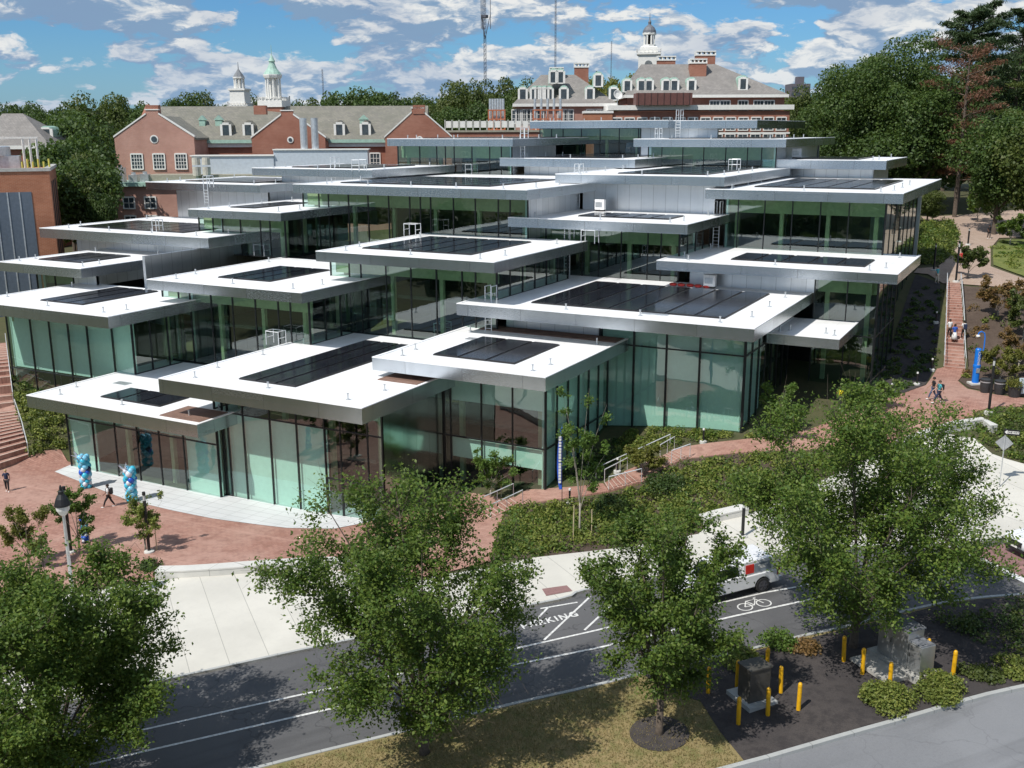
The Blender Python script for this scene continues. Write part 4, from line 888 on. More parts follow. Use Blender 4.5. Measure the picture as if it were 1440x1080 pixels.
# --- right hand halls
def hall(name, px0, px1, yb, ze, za, dep, rise0, rise1, label, dorm, chims, wallm=None, zb=14.0, wide=17, win=()):
    f = 1436.0; x0 = (px0 - 720) * dep / f; x1 = (px1 - 720) * dep / f
    rt = Vector((math.cos(YAW), math.sin(YAW))); fw = Vector((-math.sin(YAW), math.cos(YAW)))
    org = rt * x0 + fw * (dep * .985); L = x1 - x0
    t = thing(name, (org.x, org.y, zb), label, 'building', None, YAW)
    m = MB(); m.box(.5, L - .5, .6, wide - .6, 0, ze - zb - .3); m.build('wall', wallm or M_BR1, t)
    rf = hip(t, 0, L, 0, wide, ze - zb, za - zb, L * rise0, L * rise1, M_SLATE2)
    for p, zz in dorm: dormer(t, (p - 720) * dep / f - x0, 1.3, ze - zb + .5 + zz, 1.7, 2.7, 3.2)
    for p0_, p1_, z0_, z1_, y_ in chims: k = dep / f; chimney(t, (p0_ - 720) * k - x0, (p1_ - 720) * k - x0, y_, y_ + 2.2, z0_ - zb, z1_ - zb)
    for p in win: window(t, (p - 720) * dep / f - x0, .6, ze - zb - 3.4, 1.7, 2.2, rows=3, cols=3)
    return t
hall('brick_hall', 723, 862, 0, 31.2, 36.6, 195, .28, .62, 'red brick hall with hipped grey roof and two square chimneys right of the treeline',
     [(736, 0), (752, 0), (758, 0), (765, 0), (771, 0), (791, 0), (826, 0), (858, 0), (777, 3), (786, 3), (837, 2.4)], [(774, 792, 33, 37.0, 7), (809, 828, 34, 37.9, 9)], M_BRP, win=(728, 734, 740, 748, 757, 790, 797, 828, 838, 850))
hall('brick_hall', 872, 1090, 0, 32.8, 38.7, 200, .13, .6, 'large brick hall with hipped roof, green dormers and tall chimneys below the clock tower',
     [(876, 0), (895, 0), (905, 0), (928, 0), (939, 0), (962, 0), (1031, .3)], [(924, 948, 35, 39.4, 9), (964, 986, 35.5, 38.6, 5), (977, 1003, 37, 40.3, 9)], None, win=(993, 1007, 1031, 1052, 1066))
rt = Vector((math.cos(YAW), math.sin(YAW))); fw = Vector((-math.sin(YAW), math.cos(YAW)))
def at(px, dep): v = rt * ((px - 720) * dep / 1436) + fw * dep * .985; return (v.x, v.y)
q = at(850, 186); W2 = thing('brick_wing', (q[0], q[1], 14), 'low brick wing with white cornice and dark windows before the largest hall', 'building', None, YAW)
m = MB(); m.box(.3, 31.6, .3, 10, 0, 15.6); m.build('wall', M_BR1, W2); m = MB(); m.box(0, 32.2, -.2, 10.2, 15.8, 16.6); m.build('cornice', M_TRIM, W2)
for i in range(14): window(W2, 1.6 + i * 2.2, .3, 12.4, 1.5, 2.0, rows=1)
for i in range(14): window(W2, 1.6 + i * 2.2, .3, 9.6, 1.5, 2.0, rows=1)
m = MB(); m.box(.2, 31.8, .18, .5, 11.7, 12.0); m.build('string_course', M_TRIM, W2)
q = at(888, 184); t = thing('roof_screen', (q[0], q[1], 30.6), 'dark brown plant screen box standing on the low wing roof', 'plant screen', None, YAW); m = MB(); m.box(0, 9.6, .5, 5, 0, 2.0); m.build('screen', M_BROWNB, t); m = MB()
for i in range(9): m.box(.3 + i * 1.1, .36 + i * 1.1, .44, .5, 0, 2.05)
m.build('rib', M_BLACK, t)
q = at(819, 186); t = thing('brick_block', (q[0], q[1], 14), 'small orange brick block with white coping beside the dish antenna', 'building', None, YAW); m = MB(); m.box(0, 4.8, 0, 5, 0, 15.3); m.build('wall', M_BR2, t); m = MB(); m.box(-.15, 4.95, -.15, 5.1, 15.3, 15.7); m.build('coping', M_TRIM, t)
q = at(630, 168); t = thing('plant_building', (q[0], q[1], 13), 'low brick building with white railings behind the far glass pavilion', 'building', None, YAW)
m = MB(); m.box(0, 15.5, 0, 8, 0, 13.2); m.box(15.5, 24, 2, 9, 0, 12.6); m.build('wall', M_BR1, t); m = MB(); m.box(-.2, 15.7, -.2, 8.2, 13.2, 13.5); m.box(15.7, 24.2, 1.8, 9, 12.6, 13.0); m.build('roof', M_TANROOF, t)
m = MB()
for i in range(14): m.box(.3 + i * 1.1, 1.1 + i * 1.1, .3, .5, 13.9, 14.9)
for i in range(15): m.box(.1 + i * 1.1, .2 + i * 1.1, .2, .3, 13.5, 15.1)
m.build('railing', M_TRIM, t)
for i, (a, n) in enumerate(((690, 6), (750, 5))):
    q = at(a, 172); t = thing('exhaust_stack', (q[0], q[1], 26.5), ('row of silver exhaust stacks on rust coloured frame, left one before the trees', 'row of silver exhaust stacks on rust coloured frame before the hipped hall')[i], 'exhaust stacks', None, YAW)
    m = MB(); w = 2.6 if i == 0 else 4.6
    for x in np.linspace(0, w, 5): m.box(x - .1, x + .1, -.1, .1, 0, 3.2); m.box(x - .1, x + .1, 1.5, 1.7, 0, 3.2)
    for z in (0.0, 1.6, 3.0): m.box(-.1, w + .1, -.14, .1, z, z + .2)
    m.build('frame', M_ORANGE, t)
    for k in range(n): x = .25 + k * (w - .5) / (n - 1); m = MB(); m.cyl((x, .8, 1.2), (x, .8, 4.9), .21, .21, 10); m.build('stack', M_STEEL, t)
q = at(862, 187); t = thing('satellite_dish', (q[0], q[1], 30.6), 'white satellite dish on short mast between the two brick halls', 'satellite dish', None, YAW)
m = MB(); m.cyl((0, 0, 0), (0, 0, 1.6), .08, .08, 6); m.build('mast', M_STEEL, t); m = MB(); m.lathe([(.05, 0), (.5, .08), (.85, .3), (.8, .34), (.4, .14)], n=16); o_ = m.build('dish', M_TRIM, t); o_.rotation_euler = (R(70), 0, .4); o_.location = (0, 0, 1.7)
# --- left buildings
o1 = (-98.61, 77.00, 22.30)
L1 = bthing('brick_lab_building', o1, 49, 6.0, 'orange brick building with tall blue grey panels at the left edge')
zt = o1[2] - 6
m = MB(); m.box(-30, 0, 0, 15, -6, zt); m.build('wall', M_BR2, L1)
m = MB(); m.box(-30.1, .15, -.12, .5, zt, zt + .35); m.box(-.5, .15, .5, 15, zt, zt + .35); m.build('coping', simple('stone_coping', (.42, .41, .38), .8), L1)
for a, b in ((-14, -2.0),):
    m = MB(); m.box(a, b, -.06, .3, -5, zt - 2.2); pn = m.build('wall_panel', M_GPANEL, L1)
    m = MB()
    for i in range(1, 10): x = a + (b - a) * i / 10; m.box(x - .06, x + .06, -.12, -.05, -5, zt - 2.2)
    m.build('panel_rib', M_STEEL, pn)
for y in (2.4, 6.0, 9.6): m = MB(); m.box(-.1, .04, y, y + 1.6, 0, zt - 1.2); m.build('wall_slot', M_DARK, L1)
t = thing('roof_chiller', (o1[0] - 5.0, o1[1] - 1.5, o1[2] + .05), 'round grey chiller tank on the orange brick building roof', 'chiller', None, R(49))
m = MB(); m.box(-4.0, 1.2, 2.6, 5.2, 0, 1.5); m.build('base_box', M_STEEL, t); m = MB(); m.lathe([(1.9, 1.5), (1.9, 2.5), (1.7, 2.6)], c=(-1.6, 3.9, 0), n=20); m.build('tank', M_STEEL, t)
t = thing('pipe_rack', (o1[0] - 1.4, o1[1] + 1.2, o1[2] + .05), 'white pipe rack with yellow valves on the orange brick roof', 'pipe rack', None, R(49))
m = MB()
for x in (-2.6, -1.9, -1.2): m.cyl((x, 2, 0), (x, 2, 3.4), .09, .09, 6); m.cyl((x, 3.4, 0), (x, 3.4, 3.4), .09, .09, 6)
m.box(-5.0, -1.0, 1.9, 2.1, 3.4, 3.6); m.build('rack', M_TRIM, t); m = MB()
for i in range(6): m.cyl((-2.8 + i * .55, 1.4, 0), (-2.8 + i * .55, 1.4, .9 + .3 * (i % 2)), .12, .12, 6)
m.build('valve', simple('yellow_valve', (.55, .5, .10), .5), t)
rt2 = (-141.27, 98.46, 21.81); t = thing('slate_roof_hall', (rt2[0], rt2[1], 8), 'brick hall with hipped slate roof and green dormer behind the orange building', 'building', None, YAW)
zz = 16.6
m = MB(); m.box(.4, 10.2, .4, 11.6, 0, zz); m.build('wall', M_BR1, t); hip(t, 0, 10.8, 0, 12, zz, zz + 4.6, 1.5, 4.6, M_SLATE2); dormer(t, 8.2, 5.0, zz + .8, 2.0, 2.0, 3)
q = at(1105, 620); t = thing('apartment_tower', (q[0], q[1], 14), 'dark distant apartment tower just above the trees on the right', 'building', None, YAW)
m = MB(); m.box(-5, 6, 0, 14, 0, 38); m.box(-1, 3, 3, 8, 38, 42); m.build('wall', simple('dark_brick', (.12, .11, .13), .8), t)
for k in range(3):
    m = MB(); m.box(-4.6, 5.6, -.1, .1, 35 - k * 3.4, 36.4 - k * 3.4); m.build('window_band', M_PANE, t)
# --- masts on the horizon
def mast(px, top, dep, w, label, head=False):
    q = at(px, dep); z1 = 26.4 + (184 - top) * dep / 1436; t = thing('radio_mast', (q[0], q[1], 14), label, 'mast')
    m = MB(); h = z1 - 14; n = int(h / (w * 3.0))
    for k in range(3): a = math.tau * k / 3; m.cyl((w * math.cos(a), w * math.sin(a), 0), (w * math.cos(a), w * math.sin(a), h), w * .16, w * .16, 4)
    for i in range(min(n, 60)):
        z = h * i / min(n, 60); z2 = h * (i + 1) / min(n, 60)
        for k in range(3): a = math.tau * k / 3; b = math.tau * (k + 1) / 3; m.cyl((w * math.cos(a), w * math.sin(a), z), (w * math.cos(b), w * math.sin(b), z2), w * .1, w * .1, 3)
    m.build('lattice', simple('mast_grey', (.10, .10, .12), .6), t)
    if head:
        m = MB(); m.lathe([(2.2, h - 20), (2.2, h - 18.6)], n=8)
        for k in range(3): a = math.tau * k / 3 + .4; m.cyl((3.3 * math.cos(a), 3.3 * math.sin(a), h - 26), (3.3 * math.cos(a), 3.3 * math.sin(a), h), .22, .15, 4); m.cyl((0, 0, h - 32), (3.3 * math.cos(a), 3.3 * math.sin(a), h - 18), .2, .2, 4)
        m.build('antenna', MATS['mast_grey'], t)
mast(686, -6, 620, .8, 'lattice radio mast with triple antenna head above the trees', True); mast(779, -40, 600, .5, 'thin tall mast rising behind the left hipped hall and out of frame')
mast(853, 70, 700, .35, 'thin short mast between the two hipped halls'); mast(470, 104, 700, .5, 'small distant mast above the trees right of the cupolas')
# ---------------------------------------------------------------- trees
LF_A = m_leaf('leaf_elm', (.070, .132, .021), (.165, .225, .038), (.038, .078, .015), .34, .9)
LF_B = m_leaf('leaf_dark', (.050, .090, .022), (.090, .140, .034), (.030, .058, .014), .28, .15)
LF_O = m_leaf('leaf_oak', (.052, .098, .022), (.105, .155, .036), (.030, .058, .016), .32, .45)
LF_C = m_leaf('leaf_olive', (.075, .105, .025), (.12, .145, .035), (.05, .08, .02), .3, .15)
LF_Y = m_leaf('leaf_yellow', (.15, .16, .03), (.23, .22, .05), (.10, .12, .025), .35, .3)
LF_G = m_leaf('leaf_fresh', (.10, .18, .035), (.17, .26, .05), (.07, .13, .02), .4, .6)
LF_P = m_leaf('needle_pine', (.035, .065, .025), (.065, .10, .035), (.022, .042, .016), .15, .2)
LF_R = m_leaf('needle_brown', (.13, .055, .03), (.20, .09, .05), (.08, .04, .025), .1, .3)
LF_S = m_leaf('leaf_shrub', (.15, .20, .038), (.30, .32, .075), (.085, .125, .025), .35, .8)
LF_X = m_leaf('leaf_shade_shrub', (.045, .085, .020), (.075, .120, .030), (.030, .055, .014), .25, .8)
LF_T = m_leaf('leaf_autumn', (.22, .13, .05), (.28, .17, .07), (.14, .11, .04), .35, .6)
def bg_tree(label, cat, loc, h, rad, m_leafs, seed, n=9000, size=.5, name='broadleaf_tree', group=None, shape='round', low=.18, nb=34):
    rng = np.random.default_rng(seed); t = thing(name, loc, label, cat, group)
    P = []; O = []
    c = rng.normal(size=(nb, 3)); c /= np.linalg.norm(c, axis=1)[:, None]; c *= (rng.uniform(.25, .78, nb) ** .7)[:, None]
    hh = h * (1 - low) / 2; cz = h * low + hh
    for i in range(nb):
        cc = c[i]; r = rng.uniform(.24, .42) * (34 / nb) ** .4; k = int(n / nb * (r / (.33 * (34 / nb) ** .4)) ** 2)
        d = rng.normal(size=(k, 3)); d /= np.linalg.norm(d, axis=1)[:, None]; rr = r * rng.uniform(.72, 1.12, k)[:, None]
        p = cc + d * rr; P.append(p); O.append(d)
    P = np.concatenate(P); O = np.concatenate(O)
    if shape == 'cone': w = np.clip(1.05 - (P[:, 2] + 1) / 2, .08, 1)[:, None]; P[:, :2] *= w * 1.15
    if shape == 'round': w = np.where(P[:, 2:3] < -.2, .85, 1.0); P[:, :2] *= w
    P = P * np.array([rad, rad, hh]) + np.array([0, 0, cz])
    P[:, 2] = np.maximum(P[:, 2], h * low * .6)
    V = leaf_quads(P, size, rng, up=.5, out=O * 1.1, fold=.12, aspect=.8)
    fast_mesh('crown', V, 4, m_leafs, t)
    m = MB(); m.cyl((0, 0, -1), (0, 0, h * .45), max(.25, h * .02), max(.15, h * .012), 8)
    for k in range(5): a = k * 2.4; m.cyl((0, 0, h * (low + .04 * k)), (rad * .5 * math.cos(a), rad * .5 * math.sin(a), h * (low + .25 + .05 * k)), h * .010, h * .004, 5)
    m.build('trunk', M_BARK, t); return t
protos = [bg_tree('', 'tree', (0, 0, 0), 20, 8, LF_B, 11, 11000, .62), bg_tree('', 'tree', (0, 0, 0), 20, 8, LF_C, 12, 11000, .62), bg_tree('', 'tree', (0, 0, 0), 20, 7, LF_B, 13, 9000, .62),
          bg_tree('', 'tree', (0, 0, 0), 20, 8, LF_C, 14, 9000, .62), bg_tree('', 'tree', (0, 0, 0), 20, 7, LF_Y, 15, 8000, .6)]
used = set()
def put_tree(pi, T, rad, label, group, sink=0.0):
    x, y, z, h = T; base = protos[pi]; r0 = (8, 8, 7, 8, 7)[pi]; sc = (rad / r0, rad / r0, h / 20.0)
    if pi not in used: used.add(pi); base.location = (x, y, z); base.scale = sc; base['label'] = label; base['group'] = group; base.rotation_euler = (0, 0, x * 1.7); return base
    return copy_tree(base, (x, y, z), x * 1.7 + y, sc, label, group)
GL = 'trees of the far treeline'
LBL = ['tall dark green tree of the far treeline', 'olive green tree of the far treeline', 'rounded dark tree of the far treeline', 'light olive tree of the far treeline', 'yellow green tree standing out of the far treeline']
rr = random.Random(9); cnt = {}; ORD = ['', 'first', 'second', 'third', 'fourth', 'fifth', 'sixth', 'seventh', 'eighth', 'ninth', 'tenth', 'eleventh', 'twelfth', 'thirteenth', 'fourteenth', 'fifteenth', 'sixteenth', 'seventeenth']
SH = ['dark green tree', 'olive green tree', 'rounded dark tree', 'light olive tree', 'yellow green tree']
def place_names(px):
    if px < 165: return 'above the left buildings'
    if px < 320: return 'left of the cupolas'
    if px < 480: return 'around the cupolas'
    if px < 600: return 'right of the cupolas'
    if px < 770: return 'below the antenna mast'
    if px < 900: return 'between the two hipped halls'
    return 'left of the huge oak'
for T, px, pi in (((-280.0, 194.4, 10.5, 25.9),-25,0),((-283.1, 204.2, 10.8, 26.3),8,1),((-260.0, 193.6, 11.0, 25.8),35,0),((-290.4, 223.2, 11.3, 25.6),62,2),((-258.8, 205.7, 11.5, 23.8),90,0),((-235.1, 195.4, 11.8, 24.7),128,0),((-238.6, 205.0, 12.1, 24.2),155,1),((-266.9, 235.7, 12.3, 24.7),178,3),((-270.4, 245.3, 12.5, 24.2),200,0),
    ((-258.0, 240.5, 12.7, 24.1),222,2),((-253.7, 242.8, 12.8, 24.4),243,0),((-226.4, 223.0, 13.0, 25.1),266,2),((-229.4, 232.8, 13.2, 24.3),290,3),((-239.7, 250.2, 13.3, 23.6),312,0),((-231.6, 254.6, 13.6, 23.7),352,1),((-228.8, 256.1, 13.7, 23.2),366,0),((-211.2, 254.0, 14.1, 23.3),420,0),((-220.0, 272.2, 14.1, 22.3),441,3),((-209.3, 266.4, 14.3, 22.5),462,0),
    ((-178.9, 236.8, 14.4, 24.9),490,0),((-187.1, 255.4, 14.5, 23.8),512,1),((-174.8, 244.8, 14.6, 24.8),530,2),((-174.4, 250.7, 14.7, 24.6),548,0),((-176.8, 260.9, 14.8, 23.1),566,0),((-179.0, 271.2, 14.8, 21.1),584,3),((-169.2, 264.9, 14.9, 21.7),606,1),((-160.4, 258.1, 15.0, 23.3),624,0),((-148.7, 247.2, 15.1, 23.9),645,3),((-147.9, 253.3, 15.1, 23.3),664,0),((-139.6, 246.3, 15.2, 23.9),683,1),
    ((-140.8, 257.1, 15.2, 24.8),704,3),((-134.9, 254.6, 15.3, 24.9),724,0),((-128.9, 252.0, 15.3, 24.4),745,1),((-129.7, 217.2, 15.0, 18.6),650,0),((-123.5, 220.5, 15.2, 18.8),690,2),((-118.2, 223.4, 15.3, 19.1),725,0),((-138.2, 218.4, 14.9, 17.3),612,3),((-129.9, 262.9, 15.3, 23.9),765,2),((-121.0, 279.2, 15.4, 27.4),838,4),((-90.0, 226.9, 15.6, 23.4),884,4),
    ((-115.8, 281.9, 15.4, 22.5),866,0),((-74.7, 292.4, 15.3, 20.9),1075,1),((-69.2, 283.8, 15.3, 21.8),1092,4),((-61.0, 265.3, 15.4, 21.3),1112,1),((-57.4, 267.2, 15.3, 22.0),1135,0),((-57.4, 232.9, 15.5, 16.1),1088,3),((-51.3, 259.0, 15.3, 19.6),1160,0)):
    sec = place_names(px); cnt[sec] = cnt.get(sec, 0) + 1
    put_tree(pi, T, rr.uniform(5.6, 7.6) * (T[3] / 20) ** .3, SH[pi] + ', ' + ORD[cnt[sec]] + ' of those ' + sec, GL)
# wooded mass by the left buildings
GM = 'trees beside the left brick building'
for T, pi, rad, lb in (((-140.8, 113.9, 9.8, 21.8),0,7.5,'large dark tree between the slate hall and the long brick hall'), ((-119.9, 96.4, 9.5, 18.0),0,6,'large dark tree filling the gap left of the long hall'), ((-159.6, 126.8, 10.2, 20.7),2,8.5,'dark tree behind the orange brick building roof plant'), ((-166.4, 140.4, 10.9, 22.4),1,7,'olive tree at the left end of the long hall roof'),
    ((-126.5, 104.4, 9.6, 17.8),2,4.6,'rounded mid green tree touching the left gable of the long hall'), ((-111.6, 91.7, 9.4, 15.4),0,5.5,'dark tree right behind the orange brick building'), ((-114.5, 94.8, 9.5, 14.0),3,3.8,'lighter green small tree below the left gable'), ((-114.5, 97.0, 9.7, 15.4),0,2.2,'narrow dark tree against the left gable wall'),
    ((-109.8, 90.4, 9.3, 12.6),1,3.9,'low olive tree above the leftmost zinc roof'), ((-106.0, 90.1, 9.2, 10.7),2,1.9,'dark rounded bush tree at the foot of the left gable'), ((-112.8, 91.1, 9.3, 13.1),0,3.6,'dark low tree beside the orange brick corner')):
    put_tree(pi, T, rad, lb, GM)
# trees on the near side of the street, behind and beside the viewpoint: the glass mirrors them
GN = 'street trees on the near side outside the picture'
for i, (x, y, h, w) in enumerate(((-118, 12, 17, 'farthest left'), (-99, 6, 18, 'second from the far left'), (-82, 9, 16, 'third from the far left'), (-67, 2, 18, 'fourth from the far left'), (-53, -3, 17, 'fifth from the far left'), (-41, -9, 18, 'sixth from the far left'), (-29, -14, 17, 'seventh from the far left'),
        (-15, -17, 18, 'straight behind the viewpoint on its left'), (2, -18, 17, 'straight behind the viewpoint'), (17, -12, 18, 'behind the viewpoint on its right'), (30, -3, 17, 'third from the far right'), (43, 8, 18, 'second from the far right'), (56, 20, 17, 'farthest right'))):
    put_tree((0, 2)[i % 2], (x, y, terr(x, y), h), 7.5, 'dark leafy tree across the street, ' + w, GN)
# the wood on the right
GR = 'trees in the wood on the right'
T = (-25.2, 167.6, 14.6, 26.3); bg_tree('huge dark green oak with rounded crown behind the right pavilions', 'tree', T[:3], T[3], 10.5, LF_O, 31, 46000, .36, 'oak_tree', GR, nb=80)
T = (-31.8, 172.0, 15.0, 22.6); bg_tree('broad dark tree forming the left shoulder of the huge oak', 'tree', T[:3], T[3], 7.0, LF_O, 32, 24000, .36, 'oak_tree', GR, nb=60)
T = (-19.3, 161.5, 14.3, 20.1); bg_tree('dark tree filling under the right side of the huge oak', 'tree', T[:3], T[3], 6.5, LF_O, 33, 22000, .36, 'oak_tree', GR, nb=60)
T = (-7.6, 147.1, 13.1, 15.9); bg_tree('lighter green leafy tree leaning over the upper path', 'tree', T[:3], T[3], 6.0, LF_O, 34, 26000, .32, 'broadleaf_tree', GR, nb=60)
T = (-3.0, 142.7, 12.7, 15.5); bg_tree('mid green tree at the right edge above the lawn', 'tree', T[:3], T[3], 5.5, LF_C, 35, 11000, .42, 'broadleaf_tree', GR)
for T, pi, rad, lb in (((-23.4, 159.3, 14.4, 13.2),0,6,'dark undergrowth tree right behind the far zinc roofs'), ((-18.5, 167.7, 14.4, 12.1),2,6,'low dark tree at the wood edge above the upper path'), ((-15.1, 180.9, 15.0, 12.1),0,6.5,'shaded tree in the back of the right wood'), ((-19.6, 218.7, 15.3, 24.0),0,7.5,'dark tree closing the gap behind the brown pine'), ((-14.3, 221.5, 15.3, 26.6),2,8,'tall dark tree between the two green pines'), ((-8.5, 224.6, 15.3, 28.4),0,8,'tall dark tree behind the right edge pine'), ((-9.3, 201.2, 15.3, 13.0),0,8,'tall shaded tree far in the right wood'),
    ((-20.1, 206.9, 15.3, 16.2),2,7,'dark tree behind the brown pine'), ((-14.0, 221.6, 15.3, 16.5),0,8,'dark tall tree behind the green pines'), ((-29.9, 167.3, 14.8, 13.4),0,6,'dark low tree left under the huge oak'), ((-5.1, 214.9, 15.3, 17.5),2,8,'dark tree at the right edge behind the pine'), ((-16.3, 151.7, 13.9, 4.4),1,2.6,'small olive tree at the corner of the right glass pavilion')):
    put_tree(pi, T, rad, lb, GR)
def pine(label, T, rad, mats, seed, n=26, size=.55, bare=.35, brown=(), top=.45, k0=46):
    x, y, z, h = T; rng = np.random.default_rng(seed); t = thing('pine_tree', (x, y, z), label, 'tree', GR)
    m = MB(); m.cyl((0, 0, -1), (0, 0, h * .97), h * .014, h * .004, 8); P = []; mi = []
    for i in range(n):
        f = bare + (1 - bare) * (i + .5) / n; zz_ = h * f; g = (f - bare) / (1 - bare); L = rad * (1.0 - (1 - top) * g ** 2) * rng.uniform(.55, 1.1); a = i * 2.399 + rng.uniform(-.5, .5)
        d = np.array([math.cos(a), math.sin(a), .05 + .45 * g]); m.cyl((0, 0, zz_), tuple(d * L + np.array([0, 0, zz_])), h * .004, .03, 4)
        nc = 7
        for s_ in np.linspace(.3, 1.0, nc):
            w = L * .16 * (1.25 - .5 * s_); lat = np.array([-math.sin(a), math.cos(a), 0]) * rng.uniform(-1, 1) * L * .22; c = d * L * s_ + lat + np.array([0, 0, zz_ + .15])
            k = int(k0 * (.6 + s_)); q = rng.normal(size=(k, 3)) * np.array([w, w, w * .30]) + c; P.append(q)
            b = 1 if any(lo < f < hi for lo, hi in brown) and rng.random() < .8 else 0; mi.append(np.full(k, b))
    P = np.concatenate(P); V = leaf_quads(P, size, rng, up=.6, aspect=.22); fast_mesh('crown', V, 4, mats, t, np.concatenate(mi)); m.build('trunk', M_BARK, t); return t
pine('tall green pine with layered branches at the top of the wood', (-16.4, 192.8, 15.2, 29.7), 6.2, [LF_P, LF_R], 41, 20, .75, .74, top=.55, k0=85)
pine('pine with rust brown dead branches beside the big oak', (-13.6, 160.0, 14.1, 22.5), 5.6, [LF_R, LF_R], 42, 26, .5, .22, top=.75, k0=36)
pine('big green pine with flat layered boughs at the right edge', (-8.0, 176.7, 14.9, 28.1), 6.6, [LF_P, LF_R], 43, 30, .65, .34, k0=80)
pine('olive green pine cut by the right edge of the picture', (-3.0, 170.2, 14.8, 28.3), 6.0, [LF_C, LF_R], 44, 26, .65, .35, k0=80)
#@@PART4@@
# ---------------------------------------------------------------- street trees in the foreground
def street_tree(label, base, h, rad, seed, n_leaf, leafm, bark=None, name='elm_tree', size=.115, low=.2, nl=10, group='street trees in the foreground', lean=(0, 0), nsub=12, ntw=9, flat=1.0, trunk_r=None):
    rng = np.random.default_rng(seed); t = thing(name, base, label, 'tree', group)
    m = MB(); tr = trunk_r or h * .014; th = h * low
    m.lathe([(tr * 1.7, -.1), (tr * 1.15, .35), (tr, th)], n=10)
    cz = h * (low + (1 - low) * .52); hz = h - cz; twigs = []; bt = []
    def bound(d):
        return rad * rng.uniform(.80, 1.10)
    for i in range(nl):
        a = i * 2.399 + rng.uniform(-.3, .3); e = (i + .5) / nl
        # limb end on the crown ellipsoid: the first limbs go sideways, the last go up
        el = -.45 + 1.65 * e; k = rng.uniform(.70, .90)
        end = np.array([math.cos(a) * math.cos(el) * rad * k + lean[0], math.sin(a) * math.cos(el) * rad * k + lean[1], cz + math.sin(el) * hz * k])
        s0 = np.array([0, 0, th * (.72 + .5 * e)]); mid = s0 * .5 + end * .5 + np.array([0, 0, h * .05]) - np.array([end[0], end[1], 0]) * .12
        pts = [s0 + (2 * (mid - s0)) * u * (1 - u) * 1.0 + (end - s0) * u * u + (0) for u in np.linspace(0, 1, 7)]
        pts = [(1 - u) ** 2 * s0 + 2 * u * (1 - u) * mid + u * u * end for u in np.linspace(0, 1, 7)]
        for j in range(6):
            r0 = tr * .46 * (1 - j / 7.5); r1 = tr * .46 * (1 - (j + 1) / 7.5); m.cyl(pts[j], pts[j + 1], r0, r1, 6, False)
        for q in range(nsub):
            u = rng.uniform(.28, 1.0); b = (1 - u) ** 2 * s0 + 2 * u * (1 - u) * mid + u * u * end
            out = b - np.array([lean[0] * .5, lean[1] * .5, cz - hz * .5]); out /= np.linalg.norm(out) + 1e-6
            d = out * .8 + rng.normal(size=3) * .55 + np.array([0, 0, .25]); d /= np.linalg.norm(d); L = rad * rng.uniform(.22, .42)
            c = b + d * L
            w = (c - np.array([lean[0], lean[1], cz])) / np.array([rad, rad, hz]); wl = np.linalg.norm(w)
            if wl > 1.08: c = np.array([lean[0], lean[1], cz]) + w / wl * np.array([rad, rad, hz]) * rng.uniform(.95, 1.1)
            m.cyl(tuple(b), tuple(c), tr * .12, tr * .05, 4, False)
            for g in range(ntw):
                v = rng.uniform(.25, 1.05); s1 = b + (c - b) * v; dd = (c - b) / (np.linalg.norm(c - b) + 1e-6) + rng.normal(size=3) * .75 + np.array([0, 0, .12]); dd /= np.linalg.norm(dd)
                L2 = rng.uniform(.55, 1.25) * rad / 5.5; e2 = s1 + dd * L2
                if g % 2 == 0: m.cyl(tuple(s1), tuple(e2), tr * .04, tr * .02, 3, False)
                twigs.append((s1, e2))
    m.build('trunk', bark or M_BARK, t, smooth=True)
    k = n_leaf // len(twigs); A = np.repeat(np.array([a for a, b in twigs]), k, 0); B = np.repeat(np.array([b for a, b in twigs]), k, 0); n = len(A)
    u = rng.uniform(0, 1.12, n)[:, None]; P = A + (B - A) * u + rng.normal(size=(n, 3)) * np.array([.19, .19, .13]) * (rad / 5.5) ** .5
    P[:, 2] -= .04; Q = (P - np.array([lean[0], lean[1], cz])) / np.array([rad, rad, hz]); ql = np.linalg.norm(Q, axis=1)
    lim = 1.02 + .07 * np.sin(Q[:, 0] * 9 + seed) * np.sin(Q[:, 1] * 8 + Q[:, 2] * 7); P = P[ql < lim * (1 + .05 * rng.normal(size=n))]
    V = leaf_quads(P, size, rng, up=1.1, fold=.10, aspect=.60); fast_mesh('crown', V, 4, leafm, t)
    return t
tT1 = (-33.81, 23.60, 0.27, 10.36); tT2 = (-21.01, 31.46, 1.12, 12.50); tT3 = (-12.55, 36.52, 1.67, 10.26); tT4 = (-6.52, 46.66, 2.37, 12.61)
street_tree('big dense green street tree at the lower left corner', tT1[:3], tT1[3], 5.7, 101, 112000, LF_A, low=.12, nl=15, size=.158)
street_tree('wide airy street tree in the middle with trunk in the dry verge', tT2[:3], tT2[3], 5.7, 102, 80000, LF_A, low=.14, nl=15, size=.15, lean=(-.7, -.4))
street_tree('smaller rounded street tree between the two wide ones with mulch ring', tT3[:3], tT3[3], 3.75, 103, 42000, LF_A, low=.2, nl=12, size=.15)
street_tree('broad spreading street tree on the right beside the big steel cabinet', tT4[:3], tT4[3], 6.9, 104, 94000, LF_A, low=.13, nl=16, size=.155)
pc = tT3; zone('mulch_ring', [(pc[0] + 1.25 * math.cos(a * math.tau / 20), pc[1] + 1.25 * math.sin(a * math.tau / 20)) for a in range(20)], M_MULCH, .20, 0, .6)
